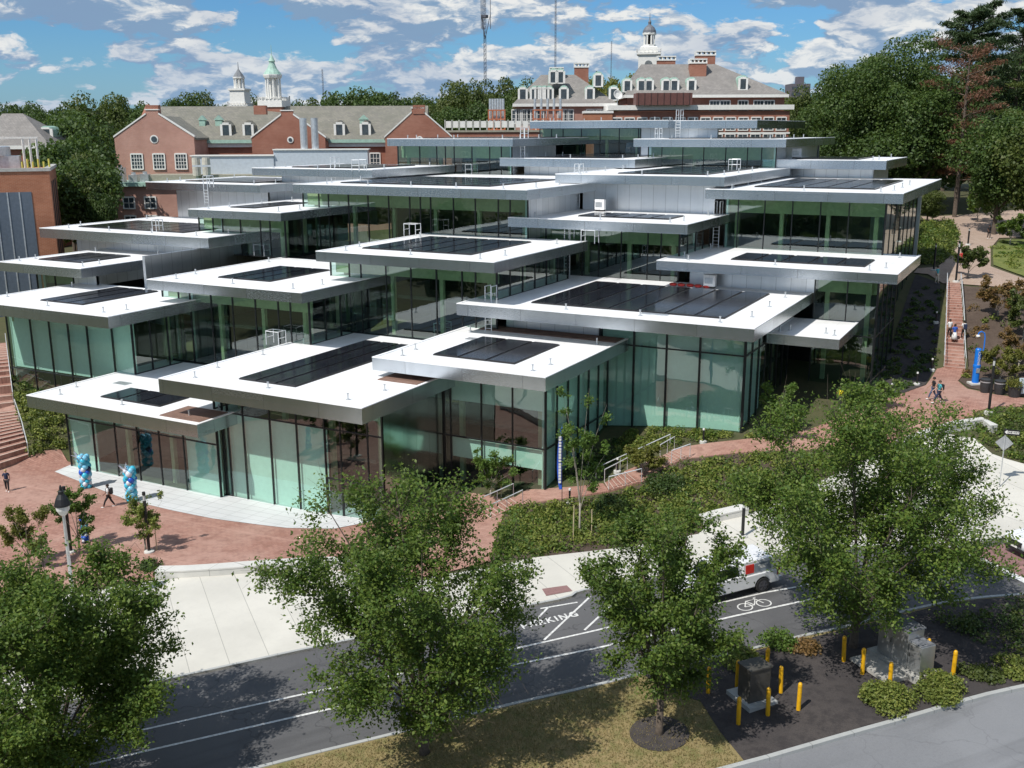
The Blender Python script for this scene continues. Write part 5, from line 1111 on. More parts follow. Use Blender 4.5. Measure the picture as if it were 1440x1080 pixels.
def young(label, T, rad, seed, n=2600, leafm=None, stakes=0, size=.16, name='young_tree', low=.2, bark=None, nl=6, group='young planted trees'):
    t = street_tree(label, T[:3], T[3], rad, seed, n, leafm or LF_G, bark or M_BARKL, name, size, low, nl, group, nsub=5, ntw=5, trunk_r=.055)
    for i in range(stakes):
        m = MB(); a = i * 2.1 + .4; m.cyl((.75 * math.cos(a), .75 * math.sin(a), -.1), (.75 * math.cos(a), .75 * math.sin(a), 1.7), .035, .03, 6); m.build('stake', simple('timber_stake', (.50, .42, .26), .8), t)
    return t
young('tall thin young tree with feathery tufts beside the blue flag', (-24.43, 54.62, 1.88, 10.59), 2.1, 201, 4320, LF_G, 3, .17)
young('young tree with olive leaves beside the nearer balloon column', (-49.40, 42.64, 0.38, 4.09), 1.7, 202, 5400, LF_S, 1, .15)
young('young green tree left of the balloon column on the plaza', (-53.49, 40.92, 0.22, 4.69), 1.6, 203, 4680, LF_G, 1, .16)
young('bushy yellow green young tree at the left edge of the plaza', (-54.04, 37.67, 0.17, 4.39), 1.7, 204, 9360, LF_Y, 0, .13)
young('yellow green young tree against the dark entrance glass', (-39.72, 57.61, 0.47, 3.23), 1.3, 205, 4680, LF_Y, 1, .16)
young('young feathery tree before the striped glass corner', (-33.52, 59.49, 1.18, 3.59), 1.9, 206, 3600, LF_G, 1, .17)
young('fresh green young tree at the right corner of the tall teal glass', (-16.52, 71.69, 4.57, 4.41), 1.9, 207, 5400, LF_G, 1, .18)
young('fresh green low tree beside the brick terrace light bollards', (-11.15, 79.66, 5.60, 2.25), 1.8, 208, 4320, LF_G, 0, .18)
young('small bright leafed tree above the path steps', (-23.92, 64.33, 2.92, 2.40), 1.6, 209, 4680, LF_Y, 0, .17)
young('small green tree in planter by the upper path light column', (-7.91, 115.12, 11.42, 3.74), 1.9, 210, 4320, LF_C, 0, .25)
young('rusty leafed young tree on the mulch slope', (-4.27, 103.33, 9.30, 4.23), 2.2, 211, 5400, LF_T, 0, .22)
young('golden young tree behind the bins on the mulch slope', (-3.03, 90.14, 6.18, 3.26), 2.0, 212, 6480, LF_Y, 1, .18)
young('golden brown young tree at the right edge of the mulch slope', (-1.83, 93.84, 6.73, 3.95), 2.0, 213, 5760, LF_T, 1, .18)
young('green young tree at the right edge near the mulch slope top', (-1.87, 99.37, 8.16, 5.06), 2.2, 214, 6120, LF_C, 0, .22)
young('small tree on the upper path beside the lawn', (-10.33, 156.52, 13.89, 4.08), 2.0, 215, 3240, LF_A, 0, .3)
young('small leafy tree on the lawn edge at the right', (-5.25, 139.03, 12.59, 3.87), 2.4, 216, 4320, LF_A, 0, .3)
# ---------------------------------------------------------------- shrubs
def mounds(poly, dens, r0, r1, rng, spacing=True):
    P = np.array(poly); lo = P.min(0); hi = P.max(0); n = int((hi - lo).prod() * dens); X = rng.uniform(lo[0], hi[0], n); Y = rng.uniform(lo[1], hi[1], n)
    k = pip(X, Y, poly); X = X[k]; Y = Y[k]; return X, Y, rng.uniform(r0, r1, len(X))
def cover(name, poly, leafm, seed, dens=1.3, r=(.28, .55), per=60, size=.15, h=.8, label='low green shrubs', cat='shrubs', maxn=120000):
    rng = np.random.default_rng(seed); X, Y, Rr = mounds(poly, dens, r[0], r[1], rng)
    if len(X) * per > maxn: k = rng.choice(len(X), maxn // per, replace=False); X, Y, Rr = X[k], Y[k], Rr[k]
    n = len(X); Z = terr_np(X, Y); tone = (np.arange(n) % 3)
    C = np.repeat(np.stack([X, Y, Z], 1), per, 0); RR = np.repeat(Rr, per); d = rng.normal(size=(n * per, 3)); d /= np.linalg.norm(d, axis=1)[:, None]; d[:, 2] = np.abs(d[:, 2])
    P = C + d * RR[:, None] * rng.uniform(.55, 1.08, n * per)[:, None] * np.array([1, 1, h * 1.15]); P[:, 2] += .04
    V = leaf_quads(P, size, rng, up=.6, out=d * .6, fold=.1, aspect=.7)
    mi = np.repeat(tone, per) if isinstance(leafm, (list, tuple)) else None
    o = fast_mesh(name, V, 4, leafm, None, mi); tag(o, label, cat, kind='stuff'); return o
A1 = [(-25.48, 51.05), (-20.87, 54.27), (-17.79, 56.81), (-17.67, 58.79), (-15.52, 61.28), (-13.52, 65.19), (-11.28, 70.09), (-8.61, 73.94), (-12.10, 71.77), (-16.64, 68.84), (-19.92, 67.03), (-21.32, 66.41), (-22.38, 65.11), (-23.20, 62.45), (-25.02, 59.95), (-28.21, 58.89), (-30.69, 57.60), (-29.75, 54.25), (-28.01, 50.34)]
cover('ground_cover', A1, [LF_S, LF_A, LF_S], 301, 4.2, (.30, .68), 52, .17, 1.0, 'low green and yellow shrubs covering the slope below the brick steps', 'shrubs', 220000)
cover('ground_cover', [(-26.74, 65.55), (-27.85, 69.59), (-27.69, 71.81), (-24.14, 71.55), (-19.02, 71.46), (-17.90, 71.76), (-20.87, 70.00), (-23.30, 68.56), (-25.05, 67.25), (-25.90, 65.91)], [LF_S, LF_A, LF_S], 302, 4.5, (.28, .5), 46, .17, .8, 'low shrubs between the tall teal glass and the brick path', 'shrubs')
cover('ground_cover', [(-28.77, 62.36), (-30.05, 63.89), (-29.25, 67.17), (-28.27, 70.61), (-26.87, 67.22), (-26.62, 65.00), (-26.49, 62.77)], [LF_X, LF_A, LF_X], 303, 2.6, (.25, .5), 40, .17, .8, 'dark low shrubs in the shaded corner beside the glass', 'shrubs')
cover('ground_cover', [(-83.58, 58.82), (-82.71, 60.77), (-80.44, 59.61), (-74.28, 56.82), (-72.33, 55.10), (-72.57, 53.04), (-73.25, 52.48), (-75.05, 53.60), (-79.93, 56.57)], [LF_S, LF_C, LF_S], 304, 5.0, (.35, .65), 44, .2, .7, 'green shrubs on the bank beside the left brick stairs', 'shrubs')
cover('ground_cover', [(-4.23, 79.53), (-3.74, 81.78), (-0.94, 83.79), (3.75, 84.43), (3.75, 74.89), (-0.45, 74.43), (-1.57, 74.82), (-2.28, 75.34), (-3.35, 77.18)], [LF_S, LF_A, LF_C], 305, 3.6, (.35, .6), 46, .18, .8, 'low green shrubs between the brick terrace and the right pavement', 'shrubs')
cover('ground_cover', [(-7.87, 111.13), (-2.46, 111.09), (3.65, 111.54), (3.76, 87.60), (-1.12, 87.95), (-2.93, 88.37), (-5.07, 89.77), (-5.91, 92.00), (-5.65, 96.15)], [LF_C, LF_T, LF_S], 306, .22, (.3, .7), 60, .2, .9, 'scattered shrubs and dry plants on the brown mulch slope', 'shrubs')
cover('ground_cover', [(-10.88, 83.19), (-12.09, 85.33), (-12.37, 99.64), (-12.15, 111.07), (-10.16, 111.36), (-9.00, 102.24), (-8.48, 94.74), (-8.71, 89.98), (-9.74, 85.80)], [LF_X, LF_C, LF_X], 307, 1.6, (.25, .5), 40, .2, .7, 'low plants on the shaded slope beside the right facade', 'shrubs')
cover('ground_cover', [(-13.30, 119.80), (-16.46, 147.40), (-13.45, 152.04), (-11.88, 143.19), (-11.02, 128.72), (-11.37, 120.78)], [LF_A, LF_S, LF_C], 308, 1.8, (.6, 1.1), 90, .26, .9, 'green hedge plants between the right facade and the upper path', 'shrubs')
cover('ground_cover', [(-2.94, 51.52), (-1.64, 52.74), (0.47, 54.04), (3.61, 55.04), (3.56, 50.19), (0.69, 48.69), (-0.51, 48.89), (-2.11, 49.66), (-3.31, 50.44)], [LF_X, LF_C, LF_X], 309, 3.0, (.4, .75), 70, .15, .9, 'dense dark shrubs on the right end of the verge', 'shrubs')
cover('ground_cover', [(-6.88, 133.60), (-6.34, 141.46), (3.98, 150.79), (3.73, 121.12), (-2.89, 120.62), (-6.04, 124.44)], [LF_S, LF_A, LF_S], 310, .30, (.5, .9), 60, .25, .5, 'loose grass tufts on the upper lawn', 'grass')
def grass(name, poly, m_, seed, n, size, label):
    rng = np.random.default_rng(seed); P = np.array(poly); lo = P.min(0); hi = P.max(0); X = rng.uniform(lo[0], hi[0], n); Y = rng.uniform(lo[1], hi[1], n); k = pip(X, Y, poly); X = X[k]; Y = Y[k]
    Z = terr_np(X, Y) + .17; n = len(X); a = rng.uniform(0, math.tau, n); w = .02; h = size * rng.uniform(.5, 1.2, n); tx = rng.normal(size=n) * .04; ty = rng.normal(size=n) * .04
    V = np.empty((n, 3, 3)); V[:, 0] = np.stack([X - w * np.cos(a), Y - w * np.sin(a), Z], 1); V[:, 1] = np.stack([X + w * np.cos(a), Y + w * np.sin(a), Z], 1); V[:, 2] = np.stack([X + tx, Y + ty, Z + h], 1)
    o = fast_mesh(name, V.reshape(-1, 3), 3, m_); tag(o, label, 'grass', kind='stuff')
LF_D = m_leaf('dry_grass', (.26, .20, .09), (.32, .25, .11), (.13, .15, .05), .2, .6)
grass('dry_grass', [(-26.34, 27.99), (-22.26, 32.55), (-16.34, 38.73), (-14.92, 40.42), (-13.28, 39.70), (-11.67, 39.33), (-10.32, 37.53), (-8.83, 35.90), (-13.55, 30.96), (-20.17, 25.52), (-25.04, 23.36)], LF_D, 320, 60000, .09, 'short dry grass on the verge under the street trees')
def shrub(label, p, r, h, m_, seed, n=2600, size=.13, name='shrub', group='round shrubs on the verge'):
    rng = np.random.default_rng(seed); t = thing(name, p, label, 'shrub', group); nb = 9; c = rng.normal(size=(nb, 3)); c /= np.linalg.norm(c, axis=1)[:, None]; c *= .5; c[:, 2] = np.abs(c[:, 2]) * .6
    P = []; O = []
    for i in range(nb):
        k = n // nb; d = rng.normal(size=(k, 3)); d /= np.linalg.norm(d, axis=1)[:, None]; P.append(c[i] + d * rng.uniform(.3, .56, k)[:, None]); O.append(d)
    P = np.concatenate(P); P[:, 2] = np.abs(P[:, 2]); P = P * np.array([r, r, h]); V = leaf_quads(P, size, rng, up=.5, out=np.concatenate(O), fold=.1, aspect=.7)
    fast_mesh('foliage', V, 4, m_, t); m = MB()
    for k in range(6): a = k * 1.05; m.cyl((0, 0, -.05), (r * .5 * math.cos(a), r * .5 * math.sin(a), h * .6), .03, .012, 4)
    m.build('stem', M_BARK, t)
gz = lambda p, dz=.17: (p[0], p[1], p[2] + dz)
shrub('round bright green shrub near the kerb, left of the pair', gz((-4.39, 42.40, 2.25)), 1.35, 1.0, LF_S, 401, 6500, .11)
shrub('round bright green shrub near the kerb, right of the pair', gz((-2.46, 44.09, 2.40)), 1.35, .95, LF_S, 402, 6500, .11)
shrub('fresh green shrub on the far kerb edge of the mulch bed', gz((-9.82, 45.24, 2.19)), 1.0, 1.15, LF_G, 403, 1800)
shrub('dry rusty shrub beside the fresh green one', gz((-8.62, 45.59, 2.25)), .9, .5, LF_T, 404, 900)
shrub('green shrub behind the small dark cabinet', gz((-11.04, 43.22, 2.04)), 1.2, .7, LF_S, 405, 1800)
shrub('grey green low shrub right of the last yellow bollard', gz((-0.98, 46.25, 2.56)), 1.1, .4, LF_C, 406, 1600)
shrub('small green shrub at the right edge of the verge', gz((0.41, 47.27, 2.66)), 1.2, .7, LF_S, 407, 1800)
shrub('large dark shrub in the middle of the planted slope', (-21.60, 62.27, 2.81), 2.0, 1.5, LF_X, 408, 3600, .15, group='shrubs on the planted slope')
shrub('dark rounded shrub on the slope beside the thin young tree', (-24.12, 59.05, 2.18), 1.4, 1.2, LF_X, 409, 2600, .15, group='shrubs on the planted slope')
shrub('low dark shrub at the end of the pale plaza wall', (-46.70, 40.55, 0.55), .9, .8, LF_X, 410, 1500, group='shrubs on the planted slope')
shrub('ornamental grass clump at the left edge of the terrace bins', (-1.91, 88.60, 6.17), .8, 1.0, LF_Y, 411, 900, group='shrubs on the planted slope')
#@@PART5@@
# ---------------------------------------------------------------- walls, stairs, rails
def wall_thing(name, line, w, h, label, m_=None, cat='wall', group=None, cap=True):
    P = resample(line, 1.2, False); zt = max(terr(*p) for p in P)
    t = thing(name, (P[0][0], P[0][1], 0), label, cat, group); A = np.array(P); T = np.gradient(A, axis=0); T /= np.linalg.norm(T, axis=1)[:, None]; N = np.c_[-T[:, 1], T[:, 0]]
    Z = np.array([terr(*p) for p in P]); o0 = A[0]
    def sheet(mb, wd, z0, z1):
        n = len(P); ring = []
        for i in range(n):
            a = A[i] + N[i] * wd / 2 - o0; b = A[i] - N[i] * wd / 2 - o0
            ring.append([mb.P((a[0], a[1], Z[i] + z0)), mb.P((b[0], b[1], Z[i] + z0)), mb.P((b[0], b[1], Z[i] + z1)), mb.P((a[0], a[1], Z[i] + z1))])
        for p, q in zip(ring[:-1], ring[1:]):
            for k in range(4): mb.f.append([p[k], p[(k + 1) % 4], q[(k + 1) % 4], q[k]]); mb.m.append(0)
        mb.f.append(ring[0]); mb.m.append(0); mb.f.append(ring[-1][::-1]); mb.m.append(0)
    b = MB(); sheet(b, w, -.3, h - .09); b.build('wall_body', m_ or M_STONE, t)
    c = MB(); sheet(c, w + .05, h - .088, h); c.build('wall_cap', m_ or M_STONE, t)
wall_thing('stone_wall', [(-45.15, 39.67), (-43.57, 40.39), (-41.86, 41.44), (-39.83, 43.00), (-37.46, 44.60), (-34.71, 45.87)], .75, .62, 'pale marble seat wall between the brick plaza and the pavement')
wall_thing('stone_wall', [(-17.64, 58.15), (-16.87, 59.17), (-15.62, 60.49)], .8, .6, 'short pale stone seat wall at the foot of the planted slope')
wall_thing('stone_wall', [(-8.44, 73.47), (-6.94, 75.60), (-5.06, 77.84), (-3.51, 79.04), (-2.64, 78.15)], .6, .6, 'curved pale stone seat wall below the brick terrace behind the broad tree')
M_STEP = m_brickpave('brick_step', (.33, .16, .12), (.40, .22, .17), R(0))
M_NOSE = simple('step_nosing', (.52, .40, .33), .8)
def stairs(name, Lb, Rb, Lt, Rt, n, label, rails=(0, 1), z=None, group='brick stairs around the centre'):
    Lb, Rb, Lt, Rt = [np.array(v[:2]) for v in (Lb, Rb, Lt, Rt)]; o = (Lb + Rb) / 2; z0 = terr(*o) + .08; oo = (Lt + Rt) / 2; z1 = terr(*oo) + .10
    if z: z0, z1 = z
    t = thing(name, (o[0], o[1], z0), label, 'stairs', group); b = MB(); ns = MB()
    hz = [max(z0 + (z1 - z0) * (i + 1) / n, max(terr(*((Lb + (Lt - Lb) * v) * w + (Rb + (Rt - Rb) * v) * (1 - w))) for v in (i / n, (i + 1) / n) for w in (0, .5, 1)) + .06) - z0 for i in range(n)]
    zf = lambda u: hz[min(n - 1, max(0, int(u * n)))]
    for i in range(n):
        u0, u1 = i / n, (i + 1) / n; a = Lb + (Lt - Lb) * u0 - o; c = Rb + (Rt - Rb) * u0 - o; d = Rb + (Rt - Rb) * u1 - o; e = Lb + (Lt - Lb) * u1 - o; zt = hz[i]; zb = zt - .9
        q = [(a, zb), (c, zb), (d, zb), (e, zb), (a, zt), (c, zt), (d, zt), (e, zt)]; ids = [b.P((v[0], v[1], zz)) for v, zz in q]
        for f in ((0, 3, 2, 1), (4, 5, 6, 7), (0, 1, 5, 4), (1, 2, 6, 5), (2, 3, 7, 6), (3, 0, 4, 7)): b.f.append([ids[k] for k in f]); b.m.append(0)
        g = (e - a) * .22; w = a + g; x = c + g; ids = [ns.P((v[0], v[1], zz)) for v, zz in ((a, zt + .004), (c, zt + .004), (x, zt + .004), (w, zt + .004))]; ns.f.append(ids); ns.m.append(0)
    st = b.build('steps', M_STEP, t); ns.build('nosing', M_NOSE, st)
    for k in rails:
        p, q = ((Lb, Lt), (Rb, Rt))[k]; p = p - o; q = q - o; r = MB(); hh = .95; L = np.hypot(*(q - p)); m_ = max(2, int(L / 2.2))
        r.tube([(*(p + (q - p) * i / m_), zf(i / m_) + hh) for i in range(m_ + 1)], .035, 6)
        for i in range(m_ + 1): u = i / m_; v = p + (q - p) * u; zz = zf(u); r.cyl((v[0], v[1], zz), (v[0], v[1], zz + hh), .025, .025, 5)
        r.build('handrail', M_LADDER, t)
    return t
stairs('brick_stairs', (-7.64, 94.04, 6.20), (-5.93, 93.97, 6.26), (-9.67, 112.43, 11.14), (-8.43, 112.75, 11.17), 30, 'long straight brick stairs climbing from the terrace to the upper path')
stairs('brick_stairs', (-73.01, 47.62, -0.00), (-73.08, 52.12, 0.27), (-81.89, 53.74, 2.06), (-79.96, 56.30, 2.52), 13, 'lower flight of the wide brick stairs at the left edge')
stairs('brick_stairs', (-82.54, 54.23, 2.24), (-80.75, 56.77, 2.70), (-94.39, 63.24, 5.28), (-92.89, 65.31, 5.69), 15, 'upper flight of the wide brick stairs at the left edge')
zone('stair_landing', [(-81.78, 53.52), (-79.71, 56.25), (-80.85, 56.85), (-82.86, 54.18)], M_BRICKP, .10, .3, 1.0)
zone('brick_path', [(-31.77, 58.99), (-31.46, 61.08), (-27.71, 62.10), (-26.29, 62.68), (-25.37, 61.52), (-28.91, 59.55), (-31.01, 58.20)], M_BRICKP, .12, .3, .8)
zone('brick_path', [(-25.49, 64.63), (-24.52, 65.87), (-23.45, 67.32), (-22.30, 66.37), (-23.06, 64.83), (-23.54, 63.06)], M_BRICKP, .12, .3, .8)
zone('brick_path', [(-23.14, 68.11), (-20.76, 69.64), (-17.25, 71.69), (-16.58, 69.54), (-20.12, 67.64), (-21.64, 66.88)], M_BRICKP, .12, .3, .8)
stairs('brick_stairs', (-32.74, 56.69, 1.10), (-31.49, 55.86, 1.20), (-31.84, 59.75, 1.38), (-30.66, 58.90, 1.44), 7, 'short brick steps rising beside the wide street tree to the striped glass corner')
stairs('brick_stairs', (-26.23, 62.80, 2.39), (-25.37, 61.52, 2.32), (-25.36, 64.86, 2.85), (-23.59, 63.06, 2.74), 7, 'middle brick steps of the path up the planted slope')
stairs('brick_stairs', (-23.62, 66.77, 3.46), (-22.43, 65.83, 3.39), (-23.07, 68.23, 3.83), (-21.48, 67.02, 3.71), 5, 'upper brick steps of the path up the planted slope')
def rail_thing(pts, label, h=.95, group='handrails along the slope path'):
    t = thing('handrail', pts[0], label, 'handrail', group); o = Vector(pts[0]); m = MB(); top = [Vector(p) - o + Vector((0, 0, h)) for p in pts]; m.tube([tuple(p) for p in top], .035, 6); m.build('top_rail', M_LADDER, t)
    for a in top: k = MB(); k.cyl((a.x, a.y, a.z - h - .1), tuple(a), .025, .025, 5); k.build('rail_post', M_LADDER, t)
rail_thing([(-27.05, 63.18, 2.35), (-25.98, 65.04, 2.81), (-24.84, 66.71, 3.29), (-23.55, 68.66, 3.85)], 'long pale handrail on the building side of the slope path')
# ---------------------------------------------------------------- light columns, bollards, signs
def light_column(p, top, label, w=.16):
    h = top; t = thing('light_column', p[:3], label, 'light column', 'black light columns'); m = MB(); m.lathe([(.34, -.1), (.32, .16), (.2, .2)], n=12); m.build('footing', M_STONE, t)
    m = MB(); m.cyl((0, 0, .18), (0, 0, h * .86), w / 2 + .02, w / 2 + .02, 12); m.build('column', M_BLACK, t)
    m = MB(); m.cyl((0, 0, h * .86), (0, 0, h * .95), w / 2, w / 2, 12); m.build('lens', simple('lamp_lens', (.5, .5, .48), .3), t); m = MB(); m.cyl((0, 0, h * .95), (0, 0, h), w / 2 + .03, w / 2 + .02, 12); m.build('cap', M_BLACK, t)
for q, lb in (((-3.23, 81.55, 5.81, 4.24), 'tall black light column before the terrace bins'), ((-8.85, 112.90, 11.20, 4.20), 'tall black light column at the head of the long stairs'), ((-11.47, 117.22, 11.69, 2.95), 'black light column with cameras beside the right facade corner'),
              ((-9.67, 135.21, 12.75, 2.05), 'small far light column on the upper path'), ((-48.88, 42.46, 0.41, 4.12), 'black light column on the plaza near the pale wall'), ((-53.71, 40.45, 0.21, 4.53), 'black light column behind the bell shaped street lamp'), ((-14.85, 57.15, 2.55, 2.27), 'thin black post by the seat wall on the pavement')):
    light_column(q, q[3], lb)
def bell_lamp(q, label):
    h = q[3]; t = thing('street_lamp', q[:3], label, 'street lamp'); m = MB(); m.lathe([(.22, -.1), (.2, .5), (.11, .6), (.08, h - 1.5), (.07, h - 1.2)], n=12); m.build('pole', M_STEEL, t)
    m = MB(); m.lathe([(.42, h - 1.15), (.40, h - 1.05), (.30, h - .75), (.16, h - .5), (.15, h - .35), (.08, h - .3), (.07, h - .12), (.02, h)], n=16); m.build('lamp_head', M_BLACK, t)
    m = MB(); m.lathe([(.08, h - 1.75), (.2, h - 1.65), (.34, h - 1.4), (.36, h - 1.17)], n=14); m.build('globe', simple('lamp_glass', (.62, .62, .60), .15), t)
bell_lamp((-45.63, 34.17, 0.43, 7.71), 'grey street lamp with black bell shaped head behind the big left tree')
def low_light(q, label):
    t = thing('bollard_light', q, label, 'bollard light', 'low black bollard lights'); m = MB(); m.lathe([(.28, -.1), (.27, .12), (.2, .16)], n=10); m.build('footing', M_STONE, t)
    m = MB(); m.cyl((0, 0, .14), (0, 0, .95), .07, .07, 10); m.build('post', M_BLACK, t); m = MB(); m.cyl((0, 0, .95), (0, 0, 1.08), .085, .08, 10); m.build('lens', simple('lens_white', (.75, .75, .72), .3), t)
for q, lb in (((-10.35, 82.91, 5.90), 'low bollard light at the terrace edge nearest the glass corner'), ((-9.06, 87.82, 5.94), 'low bollard light in shade, second from the glass corner'), ((-8.51, 93.15, 6.10), 'low bollard light in shade at the foot of the long stairs'), ((-9.39, 102.34, 8.70), 'low bollard light in shade halfway up beside the long stairs'),
              ((-21.38, 69.74, 4.19), 'low bollard light before the tall teal glass'), ((-26.01, 64.60, 2.72), 'low bollard light in the shaded corner above the middle steps'), ((-27.33, 59.39, 1.86), 'low black bollard light beside the brick landing and blue flag'), ((-13.70, 102.61, 8.71), 'low bollard light on the shaded slope against the facade')):
    low_light(q, lb)
M_YEL = simple('yellow_plastic', (.75, .40, .01), .45, var=.08, scale=4)
bp = None
BP = [((-11.61, 40.21, 1.88), 'left rear of the small dark cabinet under the rounded tree'), ((-10.59, 41.19, 1.97), 'directly behind the left side of the small dark cabinet'), ((-9.67, 42.72, 2.07), 'rearmost behind the small dark cabinet'), ((-8.69, 41.45, 2.05), 'at the right rear of the small dark cabinet'),
      ((-7.68, 40.43, 2.04), 'farthest right of the small cabinet group'), ((-8.77, 39.54, 1.96), 'before the right corner of the small dark cabinet'), ((-9.73, 38.43, 1.87), 'in front of the small dark cabinet, lowest in the picture'),
      ((-6.69, 45.12, 2.30), 'leftmost of the group round the big steel cabinet'), ((-5.72, 44.35, 2.29), 'left front of the big steel cabinet pad'), ((-4.43, 43.57, 2.31), 'in front of the big cabinet behind the left round shrub'), ((-3.36, 44.88, 2.41), 'close to the right front corner of the big steel cabinet'),
      ((-3.21, 46.24, 2.48), 'half hidden behind the big steel cabinet'), ((-2.05, 45.62, 2.49), 'rightmost, standing alone right of the big steel cabinet')]
b0 = None
rb = random.Random(3)
for p, lb in BP:
    l = 'yellow bollard ' + lb
    if b0 is None:
        b0 = thing('yellow_bollard', gz(p), l, 'bollard', 'yellow bollards round the cabinets'); m = MB(); m.lathe([(.095, -.1), (.095, 1.12), (.085, 1.2), (.05, 1.25), (.01, 1.265)], n=14); m.build('sleeve', M_YEL, b0, smooth=False)
        m = MB(); m.cyl((0, 0, 1.05), (0, 0, 1.07), .098, .098, 14); m.build('top_band', simple('yellow_dark', (.5, .27, .01), .5), b0)
    else:
        c = copy_tree(b0, gz(p), rb.uniform(0, 6), None, l)
        c.rotation_euler = (rb.uniform(-.03, .03), rb.uniform(-.03, .03), rb.uniform(0, 6))
# ---------------------------------------------------------------- utility cabinets
M_CAB = simple('cabinet_steel', (.50, .51, .51), .36, .8, var=.08, scale=1.2); M_CABD = simple('dark_cabinet', (.085, .08, .07), .5, .3, var=.15, scale=2)
M_CABT = simple('cabinet_top', (.20, .21, .23), .6, .3, var=.3, scale=5)
p = (-9.64, 40.43, 1.97); t = thing('utility_cabinet', gz(p), 'small dark utility cabinet on a concrete pad ringed by yellow bollards', 'utility cabinet', None, R(-38))
m = MB(); m.box(-.42, .42, -.55, .55, .12, 1.62); m.build('body', M_CABD, t, bevel=.03); m = MB(); m.box(-.47, .47, -.6, .6, 1.62, 1.72); m.build('lid', M_CABD, t, bevel=.02)
m = MB(); m.box(-.95, .75, -.75, .75, -.1, .12); m.build('pad', M_KERB, t); m = MB(); m.box(-.44, -.42, -.45, .45, .3, 1.5); m.build('door', M_CABD, t); m = MB(); m.box(-.46, -.44, -.3, -.15, 1.1, 1.3); m.build('notice_plate', M_TRIM, t); m = MB(); m.box(-.8, -.5, .1, .55, .12, .5); m.build('conduit_box', M_STEEL, t)
p = (-4.23, 45.82, 2.42); t = thing('utility_cabinet', gz(p), 'big silver steel cabinet with stepped lower box on a concrete pad', 'utility cabinet', None, R(-38), .88)
m = MB(); m.box(-1.3, .75, -.5, .55, .22, 2.25); m.build('body', M_CAB, t, bevel=.02); m = MB(); m.box(-1.36, .8, -.56, .6, 2.25, 2.33); m.build('lid', M_CABT, t)
m = MB(); m.box(.76, 1.6, -.45, .5, .22, 1.75); b_ = m.build('side_box', M_CAB, t, bevel=.02); m = MB(); m.box(.8, 1.56, -.4, .45, 1.75, 1.80); m.build('side_lid', M_CABT, b_)
m = MB()
for x in (-1.2, -.28): m.box(x, x + .88, -.525, -.5, .32, 2.15)
m.box(.82, 1.54, -.475, -.45, .32, 1.65); d_ = m.build('door_panel', M_CAB, t); m = MB(); m.cyl((-.36, -.56, 1.2), (-.36, -.56, 1.45), .02, .02, 6); m.cyl((.9, -.51, 1.0), (.9, -.51, 1.2), .02, .02, 6); m.build('handle', M_BLACK, t)
m = MB(); m.box(-1.7, 1.85, -.8, .8, -.1, .22); m.box(-1.5, 1.2, -2.1, -.81, -.1, .08); m.build('pad', simple('pad_concrete', (.38, .37, .34), .9), t)
# ---------------------------------------------------------------- emergency phone, bins, signs, flag
M_BLUE = simple('phone_blue', (.01, .17, .62), .35, var=.05)
def text_mesh(txt, size, m_, parent, loc, rot, name='lettering', ext=.004, sx=1.0, bold=0.0):
    cu = bpy.data.curves.new('t', 'FONT'); cu.body = txt; cu.size = size; cu.align_x = 'CENTER'; cu.align_y = 'CENTER'; cu.extrude = ext; cu.offset = bold
    o = bpy.data.objects.new('t', cu); COL.objects.link(o); dg = bpy.context.evaluated_depsgraph_get(); me = bpy.data.meshes.new_from_object(o.evaluated_get(dg)); bpy.data.objects.remove(o)
    me.materials.clear(); me.materials.append(m_); n = bpy.data.objects.new(name, me); COL.objects.link(n); n.parent = parent; n.location = loc; n.rotation_euler = rot; n.scale = (sx, 1, 1); return n
q = (-4.81, 89.83, 6.04, 4.76); t = thing('emergency_phone', q[:3], 'bright blue emergency phone pillar with arched lamp arm beside the stairs', 'emergency phone', None, YAW)
m = MB(); m.box(-.5, .5, -.45, .45, -.1, .14); m.build('footing', M_STONE, t); m = MB(); m.lathe([(.27, .14), (.27, 1.4), (.30, 1.42), (.30, 1.62), (.25, 1.66), (.25, 2.9), (.2, 3.0)], n=16); m.build('pillar', M_BLUE, t)
m = MB(); m.tube([(.25, 0, 2.2), (.42, 0, 3.0), (.42, 0, 3.9), (.34, 0, 4.25), (.1, 0, 4.4), (-.12, 0, 4.3), (-.16, 0, 4.12)], .05, 8); m.build('lamp_arm', M_BLUE, t); m = MB(); m.lathe([(.02, .12), (.12, .1), (.17, 0), (.16, -.05)], c=(-.16, 0, 4.02), n=12); m.build('lamp_shade', M_TRIM, t)
text_mesh('EMERGENCY', .26, M_TRIM, t, (0, -.27, 2.05), (R(90), R(-90), 0)); m = MB(); m.box(-.14, .14, -.30, -.24, 1.0, 1.35); m.build('call_panel', M_STEEL, t)
for q, lb in (((-3.88, 87.12, 6.05), 'left of the two black litter bins behind the tall light column'), ((-2.85, 87.02, 6.07), 'right of the two black litter bins beside the planter')):
    t = thing('litter_bin', q, lb, 'litter bin', 'black litter bins on the terrace'); m = MB(); m.lathe([(.34, .02), (.40, .5), (.42, 1.0), (.44, 1.04), (.44, 1.1), (.3, 1.16), (.2, 1.16)], n=18); m.build('bin_body', simple('bin_black', (.03, .032, .034), .5), t)
    m = MB(); m.lathe([(.43, .86), (.43, .95)], n=18); m.build('rim_band', M_STEEL, t)
t = thing('planter', (-1.76, 86.53, 6.09), 'dark round planter with yellow green plants beside the bins', 'planter'); m = MB(); m.lathe([(.4, .0), (.5, .75), (.54, .78), (.54, .84), (.46, .84), (.44, .7)], n=18); m.build('pot', MATS['bin_black'], t)
